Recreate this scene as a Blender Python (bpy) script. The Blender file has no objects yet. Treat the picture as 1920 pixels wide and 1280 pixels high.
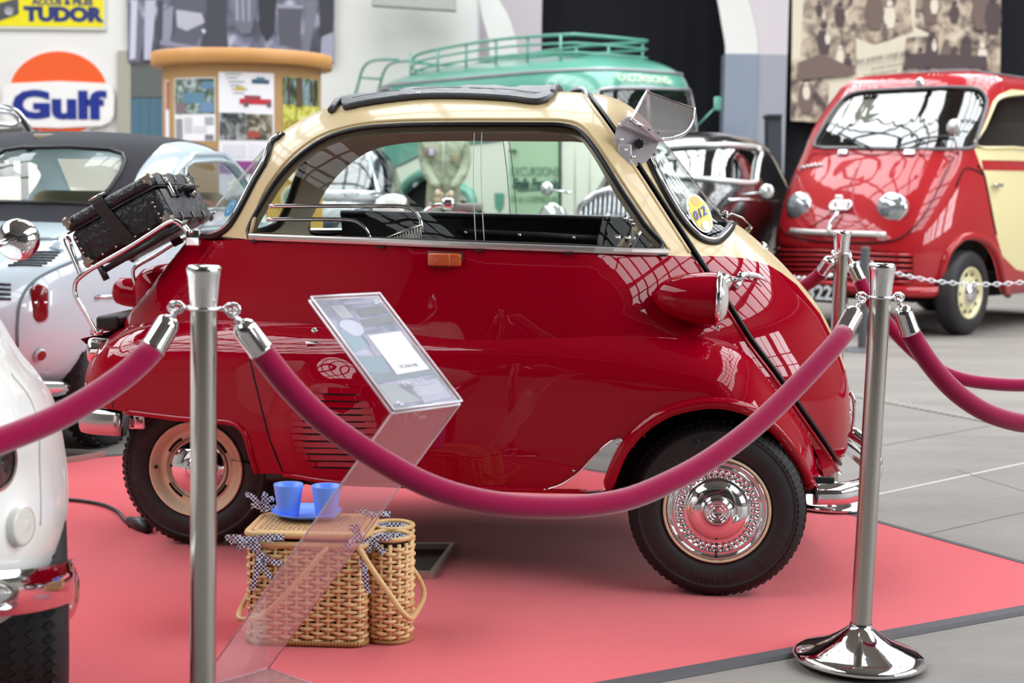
import bpy, bmesh, math, random
import numpy as np
from mathutils import Matrix, Vector
from mathutils.geometry import delaunay_2d_cdt
PI = math.pi
R = math.radians
random.seed(7)
SC = bpy.context.scene
COL = SC.collection

# ------------------------------------------------------------------ camera
F_PX, CAM_H, HORIZON = 2900.0, 1.12, 360.0
PITCH = math.atan((640 - HORIZON) / F_PX)
CAM_ROT = Matrix.Rotation(PI / 2 - PITCH, 3, 'X') @ Matrix.Rotation(R(0.7), 3, 'Z')
cam_data = bpy.data.cameras.new('camera')
cam = bpy.data.objects.new('camera', cam_data)
COL.objects.link(cam)
cam.matrix_world = Matrix.Translation((0, 0, CAM_H)) @ CAM_ROT.to_4x4()
cam_data.sensor_width = 36.0
cam_data.lens = F_PX / 1920 * 36.0
cam_data.dof.use_dof = True
cam_data.dof.focus_distance = 4.25
cam_data.dof.aperture_fstop = 4.2
cam_data.clip_end = 200
SC.camera = cam

# ------------------------------------------------------------------ world, light, exposure
SC.view_settings.view_transform = 'Standard'
SC.view_settings.look = 'None'
SC.view_settings.gamma = 1
SC.view_settings.use_curve_mapping = False
SC.view_settings.exposure = 0.0
world = bpy.data.worlds.new('sky')
SC.world = world
world.use_nodes = True
world.node_tree.nodes['Background'].inputs[0].default_value = (0.80, 0.88, 1.0, 1)
world.node_tree.nodes['Background'].inputs[1].default_value = 1.0
SKYLIGHT_POWER = 7.6        # emission of the daylight glazing in the hall's roof
SC.cycles.use_denoising = True
SC.cycles.max_bounces = 10
SC.cycles.transparent_max_bounces = 16
SC.cycles.caustics_reflective = False
SC.cycles.caustics_refractive = False
SC.cycles.sample_clamp_indirect = 6.0

# ------------------------------------------------------------------ pixel helpers (photo frame 1920 x 1280)
RM = np.array(CAM_ROT)
CP = np.array([0, 0, CAM_H])
def ray(px, py):
    d = RM @ np.array([(px - 960) / F_PX, -(py - 640) / F_PX, -1.0])
    return d
def at(px, py, d):
    """world point seen at pixel px, py at distance y = d in front of the camera"""
    r = ray(px, py)
    return CP + r * (d / r[1])
def on_floor(px, py, z=0.0):
    r = ray(px, py)
    return CP + r * ((z - CAM_H) / r[2])
def proj(P):
    P = np.asarray(P, float).reshape(-1, 3) - CP
    c = P @ RM
    return np.stack([960 + F_PX * c[:, 0] / -c[:, 2], 640 - F_PX * c[:, 1] / -c[:, 2]], 1)

# ------------------------------------------------------------------ materials
def srgb(h):
    h = h.lstrip('#')
    v = [int(h[i:i + 2], 16) / 255 for i in (0, 2, 4)]
    return tuple([x / 12.92 if x <= 0.04045 else ((x + 0.055) / 1.055) ** 2.4 for x in v] + [1.0])
MATS = {}
def mat(name, col='#808080', rough=0.5, metal=0.0, coat=0.0, bump=0.0, bscale=50.0, var=0.0, vscale=8.0, spec=0.5, emit=None, sheen=0.0, bdist=0.01, coat_rough=0.03, aniso=0.0):
    if name in MATS: return MATS[name]
    m = bpy.data.materials.new(name); m.use_nodes = True
    nt = m.node_tree; b = nt.nodes['Principled BSDF']
    c = srgb(col) if isinstance(col, str) else col
    b.inputs['Base Color'].default_value = c
    b.inputs['Roughness'].default_value = rough
    b.inputs['Metallic'].default_value = metal
    b.inputs['Coat Weight'].default_value = coat
    b.inputs['Coat Roughness'].default_value = coat_rough
    b.inputs['Specular IOR Level'].default_value = spec
    if sheen:
        b.inputs['Sheen Weight'].default_value = sheen
        b.inputs['Sheen Roughness'].default_value = 0.4
    if aniso: b.inputs['Anisotropic'].default_value = aniso
    if emit:
        b.inputs['Emission Color'].default_value = c
        b.inputs['Emission Strength'].default_value = emit
    tc = None
    if var or bump:
        tc = nt.nodes.new('ShaderNodeTexCoord')
    if var:
        n = nt.nodes.new('ShaderNodeTexNoise'); n.inputs['Scale'].default_value = vscale; n.inputs['Detail'].default_value = 6
        nt.links.new(tc.outputs['Object'], n.inputs['Vector'])
        mx = nt.nodes.new('ShaderNodeMix'); mx.data_type = 'RGBA'
        mx.inputs[6].default_value = tuple(x * (1 - var) for x in c[:3]) + (1,)
        mx.inputs[7].default_value = tuple(min(1, x * (1 + var)) for x in c[:3]) + (1,)
        nt.links.new(n.outputs['Fac'], mx.inputs[0]); nt.links.new(mx.outputs[2], b.inputs['Base Color'])
    if bump:
        n = nt.nodes.new('ShaderNodeTexNoise'); n.inputs['Scale'].default_value = bscale; n.inputs['Detail'].default_value = 4
        nt.links.new(tc.outputs['Object'], n.inputs['Vector'])
        bp = nt.nodes.new('ShaderNodeBump'); bp.inputs['Strength'].default_value = bump; bp.inputs['Distance'].default_value = bdist
        nt.links.new(n.outputs['Fac'], bp.inputs['Height']); nt.links.new(bp.outputs[0], b.inputs['Normal'])
    MATS[name] = m
    return m
def glass_mat(name, tint=(1, 1, 1), base=0.04, rough=0.0, haze=0.0, power=5.0):
    """thin pane: clear transmission plus a mirror reflection that grows towards grazing angles"""
    if name in MATS: return MATS[name]
    m = bpy.data.materials.new(name); m.use_nodes = True
    nt = m.node_tree; nt.nodes.clear()
    out = nt.nodes.new('ShaderNodeOutputMaterial')
    tr = nt.nodes.new('ShaderNodeBsdfTransparent'); tr.inputs[0].default_value = (*tint, 1)
    gl = nt.nodes.new('ShaderNodeBsdfGlossy'); gl.inputs['Roughness'].default_value = rough
    lw = nt.nodes.new('ShaderNodeLayerWeight'); lw.inputs[0].default_value = 0.5
    p = nt.nodes.new('ShaderNodeMath'); p.operation = 'POWER'; p.inputs[1].default_value = power
    q = nt.nodes.new('ShaderNodeMath'); q.operation = 'MULTIPLY_ADD'; q.inputs[1].default_value = 0.9; q.inputs[2].default_value = base
    mx = nt.nodes.new('ShaderNodeMixShader')
    nt.links.new(lw.outputs['Facing'], p.inputs[0]); nt.links.new(p.outputs[0], q.inputs[0])
    nt.links.new(q.outputs[0], mx.inputs[0]); nt.links.new(tr.outputs[0], mx.inputs[1]); nt.links.new(gl.outputs[0], mx.inputs[2])
    last = mx
    if haze:  # pale diffuse mix paints haze and glare onto the pane
        df = nt.nodes.new('ShaderNodeBsdfDiffuse'); df.inputs[0].default_value = (.8, .8, .8, 1)
        m2 = nt.nodes.new('ShaderNodeMixShader'); m2.inputs[0].default_value = haze
        nt.links.new(mx.outputs[0], m2.inputs[1]); nt.links.new(df.outputs[0], m2.inputs[2]); last = m2
    nt.links.new(last.outputs[0], out.inputs[0])
    MATS[name] = m
    return m

CHROME = mat('chrome', '#e6e6e8', 0.06, 1.0)
CHROME_B = mat('chrome_far', '#dedee2', 0.12, 1.0)
STEEL = mat('brushed_steel', '#bdb9b2', 0.24, 1.0, aniso=0.5)
BLACK = mat('black_plastic', '#17171a', 0.45)
RUBBER = mat('black_rubber', '#1a1a1b', 0.55, bump=0.1, bscale=300)
TYRE = mat('tyre_rubber', '#221f20', 0.62, var=0.15, vscale=20)
VOID = mat('dark_inner_lining', '#08080a', 0.9)

# ------------------------------------------------------------------ objects
def _tagset(o, label=None, cat=None, group=None, kind=None):
    if label: o['label'] = label
    if cat: o['category'] = cat
    if group: o['group'] = group
    if kind: o['kind'] = kind
    return o
tag = _tagset
def thing(name, label, cat, loc=(0, 0, 0), rotz=0.0, group=None, M=None):
    o = bpy.data.objects.new(name, None); COL.objects.link(o)
    o.empty_display_size = 0.05
    o.matrix_world = M if M is not None else Matrix.Translation(Vector(loc)) @ Matrix.Rotation(rotz, 4, 'Z')
    return _tagset(o, label, cat, group)
def wm(o):
    m = Matrix(o.matrix_basis)
    while o.parent:
        o = o.parent; m = o.matrix_basis @ m
    return m
def mk(name, verts, faces, material, parent=None, normals=None, smooth=True, space='L', label=None, kind=None, edges=()):
    """link one mesh object; space 'W' means the vertices are world coordinates"""
    verts = np.asarray(verts, float).reshape(-1, 3)
    if space == 'W' and parent is not None:
        inv = np.array(wm(parent).inverted())
        verts = verts @ inv[:3, :3].T + inv[:3, 3]
        if normals is not None: normals = np.asarray(normals) @ inv[:3, :3].T
    me = bpy.data.meshes.new(name)
    me.from_pydata([tuple(v) for v in verts], list(edges), [tuple(int(i) for i in f) for f in faces])
    me.update()
    if isinstance(material, (list, tuple)):
        for m_ in material: me.materials.append(m_)
    elif material: me.materials.append(material)
    if smooth:
        me.polygons.foreach_set('use_smooth', [True] * len(me.polygons))
        if normals is not None:
            me.normals_split_custom_set_from_vertices([tuple(n) for n in normals])
    o = bpy.data.objects.new(name, me); COL.objects.link(o)
    if parent is not None: o.parent = parent
    if label: o['label'] = label
    if kind: o['kind'] = kind
    return o
class G:
    """collects geometry for one mesh"""
    def __init__(s): s.v = []; s.f = []
    def add(s, v, f):
        n = len(s.v); s.v += [tuple(p) for p in v]; s.f += [tuple(i + n for i in q) for q in f]; return s
    def build(s, name, material, parent=None, smooth=True, angle=None, **k):
        o = mk(name, s.v, s.f, material, parent, smooth=smooth, **k)
        if smooth and angle is not None: o.data.set_sharp_from_angle(angle=R(angle))
        return o
    def xf(s, M):
        M = np.array(M); v = np.array(s.v) @ M[:3, :3].T + M[:3, 3]
        s.v = [tuple(p) for p in v]; return s
def frames(P, closed=False):
    P = np.asarray(P, float); n = len(P)
    T = np.zeros_like(P)
    for i in range(n):
        a = P[(i - 1) % n] if (closed or i > 0) else P[i]; b = P[(i + 1) % n] if (closed or i < n - 1) else P[i]
        t = b - a; T[i] = t / (np.linalg.norm(t) + 1e-12)
    u = np.array([0, 0, 1.0]) if abs(T[0][2]) < 0.9 else np.array([1.0, 0, 0])
    U = []; 
    for i in range(n):
        u = u - T[i] * u.dot(T[i]); u /= np.linalg.norm(u) + 1e-12; U.append(u.copy())
    return P, T, np.array(U)
def tube(P, r, n=10, closed=False, cap=True, g=None, flat=1.0, up=None):
    P, T, U = frames(P, closed); g = g or G(); m = len(P)
    rr = np.full(m, r) if np.isscalar(r) else np.asarray(r, float)
    v = []
    for i in range(m):
        uu = U[i]
        if up is not None:
            uu = np.array(up, float) - T[i] * np.dot(up, T[i]); uu /= np.linalg.norm(uu) + 1e-9
        W = np.cross(T[i], uu)
        for k in range(n):
            a = 2 * PI * k / n
            v.append(P[i] + rr[i] * (math.cos(a) * uu + math.sin(a) * W * flat))
    f = []
    for i in range(m if closed else m - 1):
        j = (i + 1) % m
        for k in range(n):
            q = (k + 1) % n
            f.append((i * n + k, i * n + q, j * n + q, j * n + k))
    if cap and not closed:
        f.append(tuple(range(n - 1, -1, -1))); f.append(tuple((m - 1) * n + k for k in range(n)))
    return g.add(v, f)
def lathe(prof, n=32, axis='Z', M=None, g=None, caps=False, a0=0.0, a1=2 * PI):
    """prof: list of (radius, height)"""
    g = g or G(); v = []; f = []; m = len(prof)
    full = abs(a1 - a0 - 2 * PI) < 1e-6
    nn = n if full else n + 1
    for r_, z in prof:
        for k in range(nn):
            a = a0 + (a1 - a0) * k / n
            p = (r_ * math.cos(a), r_ * math.sin(a), z)
            if axis == 'Y': p = (r_ * math.cos(a), z, r_ * math.sin(a))
            if axis == 'X': p = (z, r_ * math.cos(a), r_ * math.sin(a))
            v.append(p)
    for i in range(m - 1):
        for k in range(n):
            q = (k + 1) % nn
            f.append((i * nn + k, i * nn + q, (i + 1) * nn + q, (i + 1) * nn + k))
    if caps:
        f.append(tuple(range(nn - 1, -1, -1))); f.append(tuple((m - 1) * nn + k for k in range(nn)))
    if M is not None:
        Mn = np.array(M); v = np.array(v) @ Mn[:3, :3].T + Mn[:3, 3]
    return g.add(v, f)
def box(c, s, M=None, g=None, bev=0.0):
    g = g or G(); bm = bmesh.new()
    bmesh.ops.create_cube(bm, size=1.0)
    for v in bm.verts: v.co = Vector((v.co.x * s[0], v.co.y * s[1], v.co.z * s[2]))
    if bev: bmesh.ops.bevel(bm, geom=bm.edges[:], offset=bev, segments=3, profile=0.5, affect='EDGES')
    vs = []
    for v in bm.verts:
        p = v.co + Vector(c)
        if M is not None: p = M @ p
        vs.append(tuple(p))
    bm.verts.index_update()
    fs = [tuple(v.index for v in f.verts) for f in bm.faces]
    bm.free()
    return g.add(vs, fs)
def spline(P, n=8, closed=False):
    """Catmull-Rom through the points"""
    P = np.asarray(P, float); m = len(P); out = []
    rng = range(m if closed else m - 1)
    for i in rng:
        if closed: p0, p1, p2, p3 = P[(i - 1) % m], P[i], P[(i + 1) % m], P[(i + 2) % m]
        else:
            p1, p2 = P[i], P[i + 1]
            p0 = P[i - 1] if i > 0 else 2 * p1 - p2
            p3 = P[i + 2] if i + 2 < m else 2 * p2 - p1
        for k in range(n):
            t = k / n
            out.append(0.5 * ((2 * p1) + (-p0 + p2) * t + (2 * p0 - 5 * p1 + 4 * p2 - p3) * t * t + (-p0 + 3 * p1 - 3 * p2 + p3) * t ** 3))
    if not closed: out.append(P[-1])
    return np.array(out)
def inpoly(poly, pts):
    """vectorised point in polygon"""
    poly = np.asarray(poly, float); pts = np.asarray(pts, float)
    x, y = pts[:, 0], pts[:, 1]; inside = np.zeros(len(pts), bool)
    a = poly; b = np.roll(poly, -1, 0)
    for (x1, y1), (x2, y2) in zip(a, b):
        c = (y1 > y) != (y2 > y)
        with np.errstate(divide='ignore', invalid='ignore'):
            xi = (x2 - x1) * (y - y1) / (y2 - y1 + 1e-30) + x1
        inside ^= c & (x < xi)
    return inside
def dist_poly(line, pts, closed=False):
    line = np.asarray(line, float); pts = np.asarray(pts, float)
    d = np.full(len(pts), 1e9)
    segs = zip(line, np.roll(line, -1, 0)) if closed else zip(line[:-1], line[1:])
    for a, b in segs:
        ab = b - a; L = ab.dot(ab) + 1e-18
        t = np.clip(((pts - a) @ ab) / L, 0, 1)
        d = np.minimum(d, np.linalg.norm(pts - a - t[:, None] * ab, axis=1))
    return d
def panels(loops, pts, classify, tol=0.004):
    """constrained triangulation of a 2-D domain; returns vertices and, per region name, its triangles"""
    V = []; E = []
    allp = [np.asarray(l[0], float) for l in loops]
    keep = np.ones(len(pts), bool)
    for (l, closed), a in zip(loops, allp):
        keep &= dist_poly(a, pts, closed) > tol
    for (l, closed), a in zip(loops, allp):
        n0 = len(V); V += [Vector(p) for p in a]
        k = len(a)
        E += [(n0 + i, n0 + (i + 1) % k) for i in range(k if closed else k - 1)]
    V += [Vector(p) for p in np.asarray(pts)[keep]]
    r = delaunay_2d_cdt(V, E, [], 0, 1e-6)
    vv = np.array([tuple(v) for v in r[0]]); ff = np.array([tuple(f) for f in r[2] if len(f) == 3])
    cen = vv[ff].mean(1)
    names = classify(cen)
    out = {}
    for f, nme in zip(ff, names):
        if nme: out.setdefault(nme, []).append(f)
    return vv, out
def compact(vv, tris):
    tris = np.asarray(tris); used, inv = np.unique(tris, return_inverse=True)
    return vv[used], inv.reshape(tris.shape)
def resample(P, step, closed=False):
    P = np.asarray(P, float)
    Q = np.vstack([P, P[:1]]) if closed else P
    L = np.concatenate([[0], np.cumsum(np.linalg.norm(np.diff(Q, axis=0), axis=1))])
    n = max(2, int(round(L[-1] / step)))
    s = np.linspace(0, L[-1], n + 1)
    if closed: s = s[:-1]
    return np.stack([np.interp(s, L, Q[:, k]) for k in range(Q.shape[1])], 1)
FONT_CACHE = {}
def text(name, body, size, material, parent, M, extrude=0.001, align='CENTER', shear=0.0, bold=0.0, kind=None, space=1.0, sx=1.0, flat_to=None):
    """lettering as a mesh, lying in its own XY plane placed by matrix M (parent's space)"""
    c = bpy.data.curves.new(name, 'FONT'); c.body = body; c.size = size; c.extrude = extrude
    c.align_x = align; c.align_y = 'CENTER'; c.shear = shear; c.offset = bold; c.space_character = space
    c.resolution_u = 3
    o = bpy.data.objects.new(name, c); COL.objects.link(o)
    bpy.context.view_layer.update()
    me = bpy.data.meshes.new_from_object(o)
    bpy.data.objects.remove(o)
    me.materials.clear(); me.materials.append(material)
    if sx != 1.0:
        for v in me.vertices: v.co.x *= sx
    if flat_to is not None:
        for v in me.vertices: v.co = flat_to(v.co)
    else: me.transform(M)
    ob = bpy.data.objects.new(name, me); COL.objects.link(ob); ob.parent = parent
    return ob
def basis(o, x, y, z=None):
    x = Vector(x).normalized(); y = Vector(y); y = (y - x * y.dot(x)).normalized(); z = x.cross(y)
    return Matrix(((x.x, y.x, z.x, o[0]), (x.y, y.y, z.y, o[1]), (x.z, y.z, z.z, o[2]), (0, 0, 0, 1)))
def duptree(root, loc=None, M=None, label=None, group=None):
    r = root.copy(); COL.objects.link(r)
    if M is not None: r.matrix_world = M
    elif loc is not None: r.location = loc
    if label: r['label'] = label
    if group: r['group'] = group
    def kids(a, b):
        for ch in [c for c in COL.objects if c.parent == a]:
            d = ch.copy(); COL.objects.link(d); d.parent = b; kids(ch, d)
    kids(root, r)
    return r
# ================================================================== THE HALL
CONC = mat('grey_concrete', '#9a9590', 0.62, bump=0.25, bscale=9, var=0.22, vscale=1.3, bdist=0.02)
def floor_mat():
    m = CONC; nt = m.node_tree; b = nt.nodes['Principled BSDF']
    tc = nt.nodes.new('ShaderNodeTexCoord')
    n1 = nt.nodes.new('ShaderNodeTexNoise'); n1.inputs['Scale'].default_value = 0.7; n1.inputs['Detail'].default_value = 8
    n2 = nt.nodes.new('ShaderNodeTexNoise'); n2.inputs['Scale'].default_value = 14; n2.inputs['Detail'].default_value = 8; n2.inputs['Roughness'].default_value = .7
    mp = nt.nodes.new('ShaderNodeMapping'); mp.inputs['Scale'].default_value = (1, 3.2, 1)
    nt.links.new(tc.outputs['Object'], mp.inputs[0]); nt.links.new(mp.outputs[0], n1.inputs['Vector']); nt.links.new(mp.outputs[0], n2.inputs['Vector'])
    ad = nt.nodes.new('ShaderNodeMath'); ad.operation = 'MULTIPLY_ADD'; ad.inputs[1].default_value = 0.45
    nt.links.new(n2.outputs['Fac'], ad.inputs[0]); nt.links.new(n1.outputs['Fac'], ad.inputs[2])
    cr = nt.nodes.new('ShaderNodeValToRGB')
    cr.color_ramp.elements[0].position = 0.42; cr.color_ramp.elements[0].color = srgb('#6c6763')
    cr.color_ramp.elements[1].position = 0.95; cr.color_ramp.elements[1].color = srgb('#8c8680')
    nt.links.new(ad.outputs[0], cr.inputs[0]); nt.links.new(cr.outputs[0], b.inputs['Base Color'])
floor_mat()
def st(o): o['kind'] = 'structure'; return o
fl = st(mk('floor', [(-16, -9, 0), (16, -9, 0), (16, 28, 0), (-16, 28, 0)], [(0, 1, 2, 3)], CONC, smooth=False))
JOINT = mat('joint_dark', '#6b6762', 0.9)
JOINTL = mat('joint_pale', '#c4bfb8', 0.8)
def strip(name, a, b, w, material, z=0.0008, parent=None):
    a, b = np.array(a, float), np.array(b, float); d = b - a; n = np.array([-d[1], d[0], 0]); n /= np.linalg.norm(n)
    a[2] = b[2] = z
    return mk(name, [a - n * w / 2, b - n * w / 2, b + n * w / 2, a + n * w / 2], [(0, 1, 2, 3)], material, parent, smooth=False)
def fline(p, q, ext=(0, 0)):
    a, b = on_floor(*p), on_floor(*q); d = b - a
    return a - d * ext[0], b + d * ext[1]
for (p, q, w, m_, e) in [((1640, 838), (1900, 790), .012, JOINT, (1.5, 1)), ((1700, 915), (1920, 868), .014, JOINTL, (1.2, 1)), ((1790, 880), (1870, 905), .006, JOINT, (0, 1)), ((1700, 1010), (1920, 960), .005, JOINT, (0, 1))]:
    strip('floor_joint', *fline(p, q, e), w, m_, parent=fl)
# drain channel with a grate of small bars
ga, gb = fline((1602, 741), (1860, 790), (3.0, 0.8))
d = (gb - ga); Lg = np.linalg.norm(d); d /= Lg; nn = np.array([-d[1], d[0], 0])
strip('drain_channel', ga, gb, .12, mat('drain_dark', '#54504c', .8), z=0.001, parent=fl)
g = G()
k = 0
while k * .05 < Lg:
    c_ = ga + d * (k * .05); box((0, 0, 0), (.026, .10, .004), M=Matrix.Translation((c_[0], c_[1], .003)) @ Matrix.Rotation(math.atan2(d[1], d[0]), 4, 'Z'), g=g); k += 1
g.build('drain_grate', mat('grate_steel', '#b9b6b0', .4, .5), fl, smooth=False, kind='stuff')

# red carpet with its dark edging strip
far_a, far_b = on_floor(1508, 945), on_floor(1920, 1062)
near_a, near_b = on_floor(1150, 1280), on_floor(1920, 1140)
def isect(p, p2, q, q2):
    d1, d2 = (p2 - p)[:2], (q2 - q)[:2]; t = np.linalg.solve(np.array([d1, -d2]).T, (q - p)[:2]); return p + (p2 - p) * t[0]
C1 = isect(far_a, far_b, near_a, near_b)
e_far = (far_a - far_b) / np.linalg.norm(far_a - far_b); e_near = (near_a - near_b) / np.linalg.norm(near_a - near_b)
_q = on_floor(170, 862); C2 = isect(C1, C1 + e_far, _q, _q + e_near); C4 = C1 + e_near * 4.4; C3 = C2 + (C4 - C1)
CARPET = mat('red_carpet_pile', '#de5a62', 0.95, bump=0.5, bscale=420, sheen=0.32, spec=.1, bdist=.004, var=.07, vscale=220)
_p = [C1, C2, C3, C4]
cp = mk('red_carpet', [(*p[:2], 0.001) for p in _p] + [(*p[:2], 0.008) for p in _p], [(4, 5, 6, 7), (0, 1, 5, 4), (1, 2, 6, 5), (2, 3, 7, 6), (3, 0, 4, 7)], CARPET, smooth=False)
cp.data.flip_normals() if np.cross((C2 - C1)[:2], (C3 - C2)[:2]) < 0 else None
tag(cp, 'flat red carpet with dark grey edging under the bubble car', 'carpet')
EDGE = mat('dark_edging', '#4d4b50', 0.7)
cen = sum(_p) / 4
for i in range(4):
    a, b = _p[i], _p[(i + 1) % 4]; d = (b - a) / np.linalg.norm(b - a); n = np.array([-d[1], d[0], 0])
    if n.dot(a - cen) < 0: n = -n
    w = .035 if i == 0 else .05
    v = [a - d * .0 + n * 0, b + n * 0, b + n * w + d * w, a + n * w - d * w]
    mk('edging_strip', [(*p[:2], .0012) for p in v] + [(*p[:2], .0095) for p in v[:2]] + [(*(v[2] - n * .01)[:2], .0095), (*(v[3] - n * .01)[:2], .0095)], [(4, 5, 6, 7), (0, 1, 5, 4), (2, 3, 7, 6), (3, 2, 1, 0)], EDGE, cp, smooth=False)

# walls: white plaster back wall with an arched bay closed by black curtains
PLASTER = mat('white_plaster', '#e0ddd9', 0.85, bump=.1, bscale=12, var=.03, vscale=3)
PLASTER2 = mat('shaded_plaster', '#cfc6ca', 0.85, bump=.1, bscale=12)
GREYP = mat('grey_dado_paint', '#87909f', 0.7)
WY = 25.0
def X(px, d=WY): return float(at(px, 300, d)[0])
def Z(py, d=WY, px=960): return float(at(px, py, d)[2])
TOPZ = 8.6
xl = X(893); 
st(box(((-16 + xl) / 2, WY + .2, TOPZ / 2), (16 + xl, .4, TOPZ)).build('wall_back', PLASTER, smooth=False))
# arch: pier face, soffit curve
ar = [(X(985), Z(-260)), (X(985), Z(0)), (X(1000), Z(40)), (X(1008), Z(80)), (X(1012), Z(130)), (X(1012), 0)]
ar = [(X(895), Z(-120)), (X(940), Z(-60)), (X(975), Z(-10)), (X(995), Z(35)), (X(1006), Z(80)), (X(1013), Z(130)), (X(1014), 0)]
v = []; f = []
for x, z in spline(np.array(ar), 4): v += [(xl - .01, WY + .15, z), (x, WY + 1.5, z)]
n_ = len(v) // 2
st(mk('wall_arch_reveal', [(xl - .01, WY + .02, TOPZ), (X(895), WY + .02, TOPZ)] + [], [], PLASTER, smooth=False)) if False else None
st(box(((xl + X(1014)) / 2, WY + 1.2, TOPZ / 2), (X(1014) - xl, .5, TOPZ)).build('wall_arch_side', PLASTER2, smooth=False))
# curved light band of the arch over the side pier
P = spline(np.array([(X(888), Z(-60)), (X(896), Z(0)), (X(902), Z(33)), (X(912), Z(67)), (X(916), Z(100)), (X(918), Z(170))]), 5)
Q = spline(np.array([(X(905), Z(-60)), (X(933), Z(0)), (X(949), Z(27)), (X(963), Z(67)), (X(968), Z(97)), (X(970), Z(170))]), 5)
v = [(x, WY - .05, z) for x, z in P] + [(x, WY + .1, z) for x, z in Q]; m_ = len(P)
st(mk('trim_1', v, [(i, i + 1, m_ + i + 1, m_ + i) for i in range(m_ - 1)], PLASTER, smooth=False))
CURT = mat('black_curtain', '#14141c', 0.95, bump=.3, bscale=3)
def curtain(name, x0, x1, z0, z1, y, label):
    v = []; n_ = max(8, int((x1 - x0) / .12))
    for i in range(n_ + 1):
        x = x0 + (x1 - x0) * i / n_; yy = y + .035 * math.sin(i * 1.9)
        v += [(x, yy, z0), (x, yy, z1)]
    o = mk(name, v, [(2 * i, 2 * i + 2, 2 * i + 3, 2 * i + 1) for i in range(n_)], CURT)
    return tag(o, label, 'curtain')
curtain('black_curtain', X(985), X(1425), 0, TOPZ - .1, WY + 1.75, 'tall black curtain closing the arch behind the green bus')
# right pier: arch springs to the left, lower half painted grey
py0, py1 = X(1350), X(1465); zs = Z(99)
L_ = [(X(1333), Z(0)), (X(1342), Z(45)), (X(1349), Z(80)), (X(1350), zs)]
pier = [(X(1300), Z(-60)), (X(1322), Z(-28))] + L_
R_ = [(X(1372), Z(-40)), (X(1390), Z(0)), (X(1402), Z(40)), (X(1409), Z(75)), (X(1410), zs)]
xs = X(1410)
v = []
for x, z in pier[::-1]: v.append((x, WY - .3, z))
v2 = [(xs, WY - .3, zs)] + [(x, WY - .3, z) for x, z in R_[::-1][1:]]
a = spline(np.array([(p[0], p[2]) for p in v]), 4); b = spline(np.array([(p[0], p[2]) for p in v2]), 5)
a = resample(a, .1)[:20]; b = resample(b, .1)
k = min(len(a), len(b)); a = a[np.linspace(0, len(a) - 1, 16).astype(int)]; b = b[np.linspace(0, len(b) - 1, 16).astype(int)]
v = [(x, WY - .3, z) for x, z in a] + [(x, WY - .3, z) for x, z in b]
st(mk('trim_2', v, [(i, i + 1, 17 + i, 16 + i) for i in range(15)], PLASTER, smooth=False))
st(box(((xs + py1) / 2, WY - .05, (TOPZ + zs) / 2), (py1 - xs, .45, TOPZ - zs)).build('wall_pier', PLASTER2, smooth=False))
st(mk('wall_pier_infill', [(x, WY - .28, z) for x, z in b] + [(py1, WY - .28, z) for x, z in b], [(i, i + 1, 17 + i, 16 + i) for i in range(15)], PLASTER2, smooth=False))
st(box(((py0 + xs) / 2, WY - .1, zs / 2), (xs - py0, .44, zs)).build('wall_pier_dado', GREYP, smooth=False))
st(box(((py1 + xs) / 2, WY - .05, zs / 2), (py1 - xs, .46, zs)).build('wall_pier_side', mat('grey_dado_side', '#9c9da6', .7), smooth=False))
curtain('black_curtain', X(1463), 15, 0, TOPZ - .1, WY + .1, 'black curtain hanging behind the sepia photo banner')
# side, front walls and roof with daylight glazing (behind and above the camera)
WALLG = mat('hall_wall_warm', '#857c74', 0.9)
st(box((-16.1, 8.5, TOPZ / 2), (.2, 35, TOPZ)).build('wall_left', mat('hall_wall_left', '#a8a29c', .9), smooth=False))
st(box((16.1, 8.5, TOPZ / 2), (.2, 35, TOPZ)).build('wall_right', mat('hall_wall_left'), smooth=False))
st(box((0, -9.1, TOPZ / 2), (32, .2, TOPZ)).build('wall_front', mat('hall_wall_dark', '#2e2a28', .9), smooth=False))
SKY = bpy.data.materials.new('daylight_glazing'); SKY.use_nodes = True
_b = SKY.node_tree.nodes['Principled BSDF']; _b.inputs['Emission Color'].default_value = (0.93, 0.97, 1.0, 1); _b.inputs['Emission Strength'].default_value = SKYLIGHT_POWER; _b.inputs['Base Color'].default_value = (.1, .1, .1, 1)
CEIL = mat('roof_deck', '#8d8780', 0.9)
BAR = mat('glazing_bar', '#3d3c40', 0.6)
ceil = st(box((0, 9.5, TOPZ + .25), (32.4, 37.4, .1)).build('ceiling', CEIL, smooth=False))
for i, (x0, x1) in enumerate(((-12.0, -5.6), (-3.0, 3.0), (5.6, 12.0))):
    n_ = 0
    y = 8.1 if i == 1 else -6.0
    while y < 22.1:
        o = mk('glazing_pane', [(x0, y + .12, TOPZ), (x1, y + .12, TOPZ), (x1, y + 1.9, TOPZ), (x0, y + 1.9, TOPZ)], [(3, 2, 1, 0)], SKY, ceil, smooth=False)
        box(((x0 + x1) / 2, y, TOPZ - .05), (x1 - x0, .24, .16)).build('glazing_bar', BAR, ceil, smooth=False)
        y += 2.02
    for x in np.linspace(x0, x1, 5): box((x, 16.2 if i == 1 else 9.1, TOPZ - .06), (.16, 16.2 if i == 1 else 30.3, .18)).build('glazing_bar', BAR, ceil, smooth=False)

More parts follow.
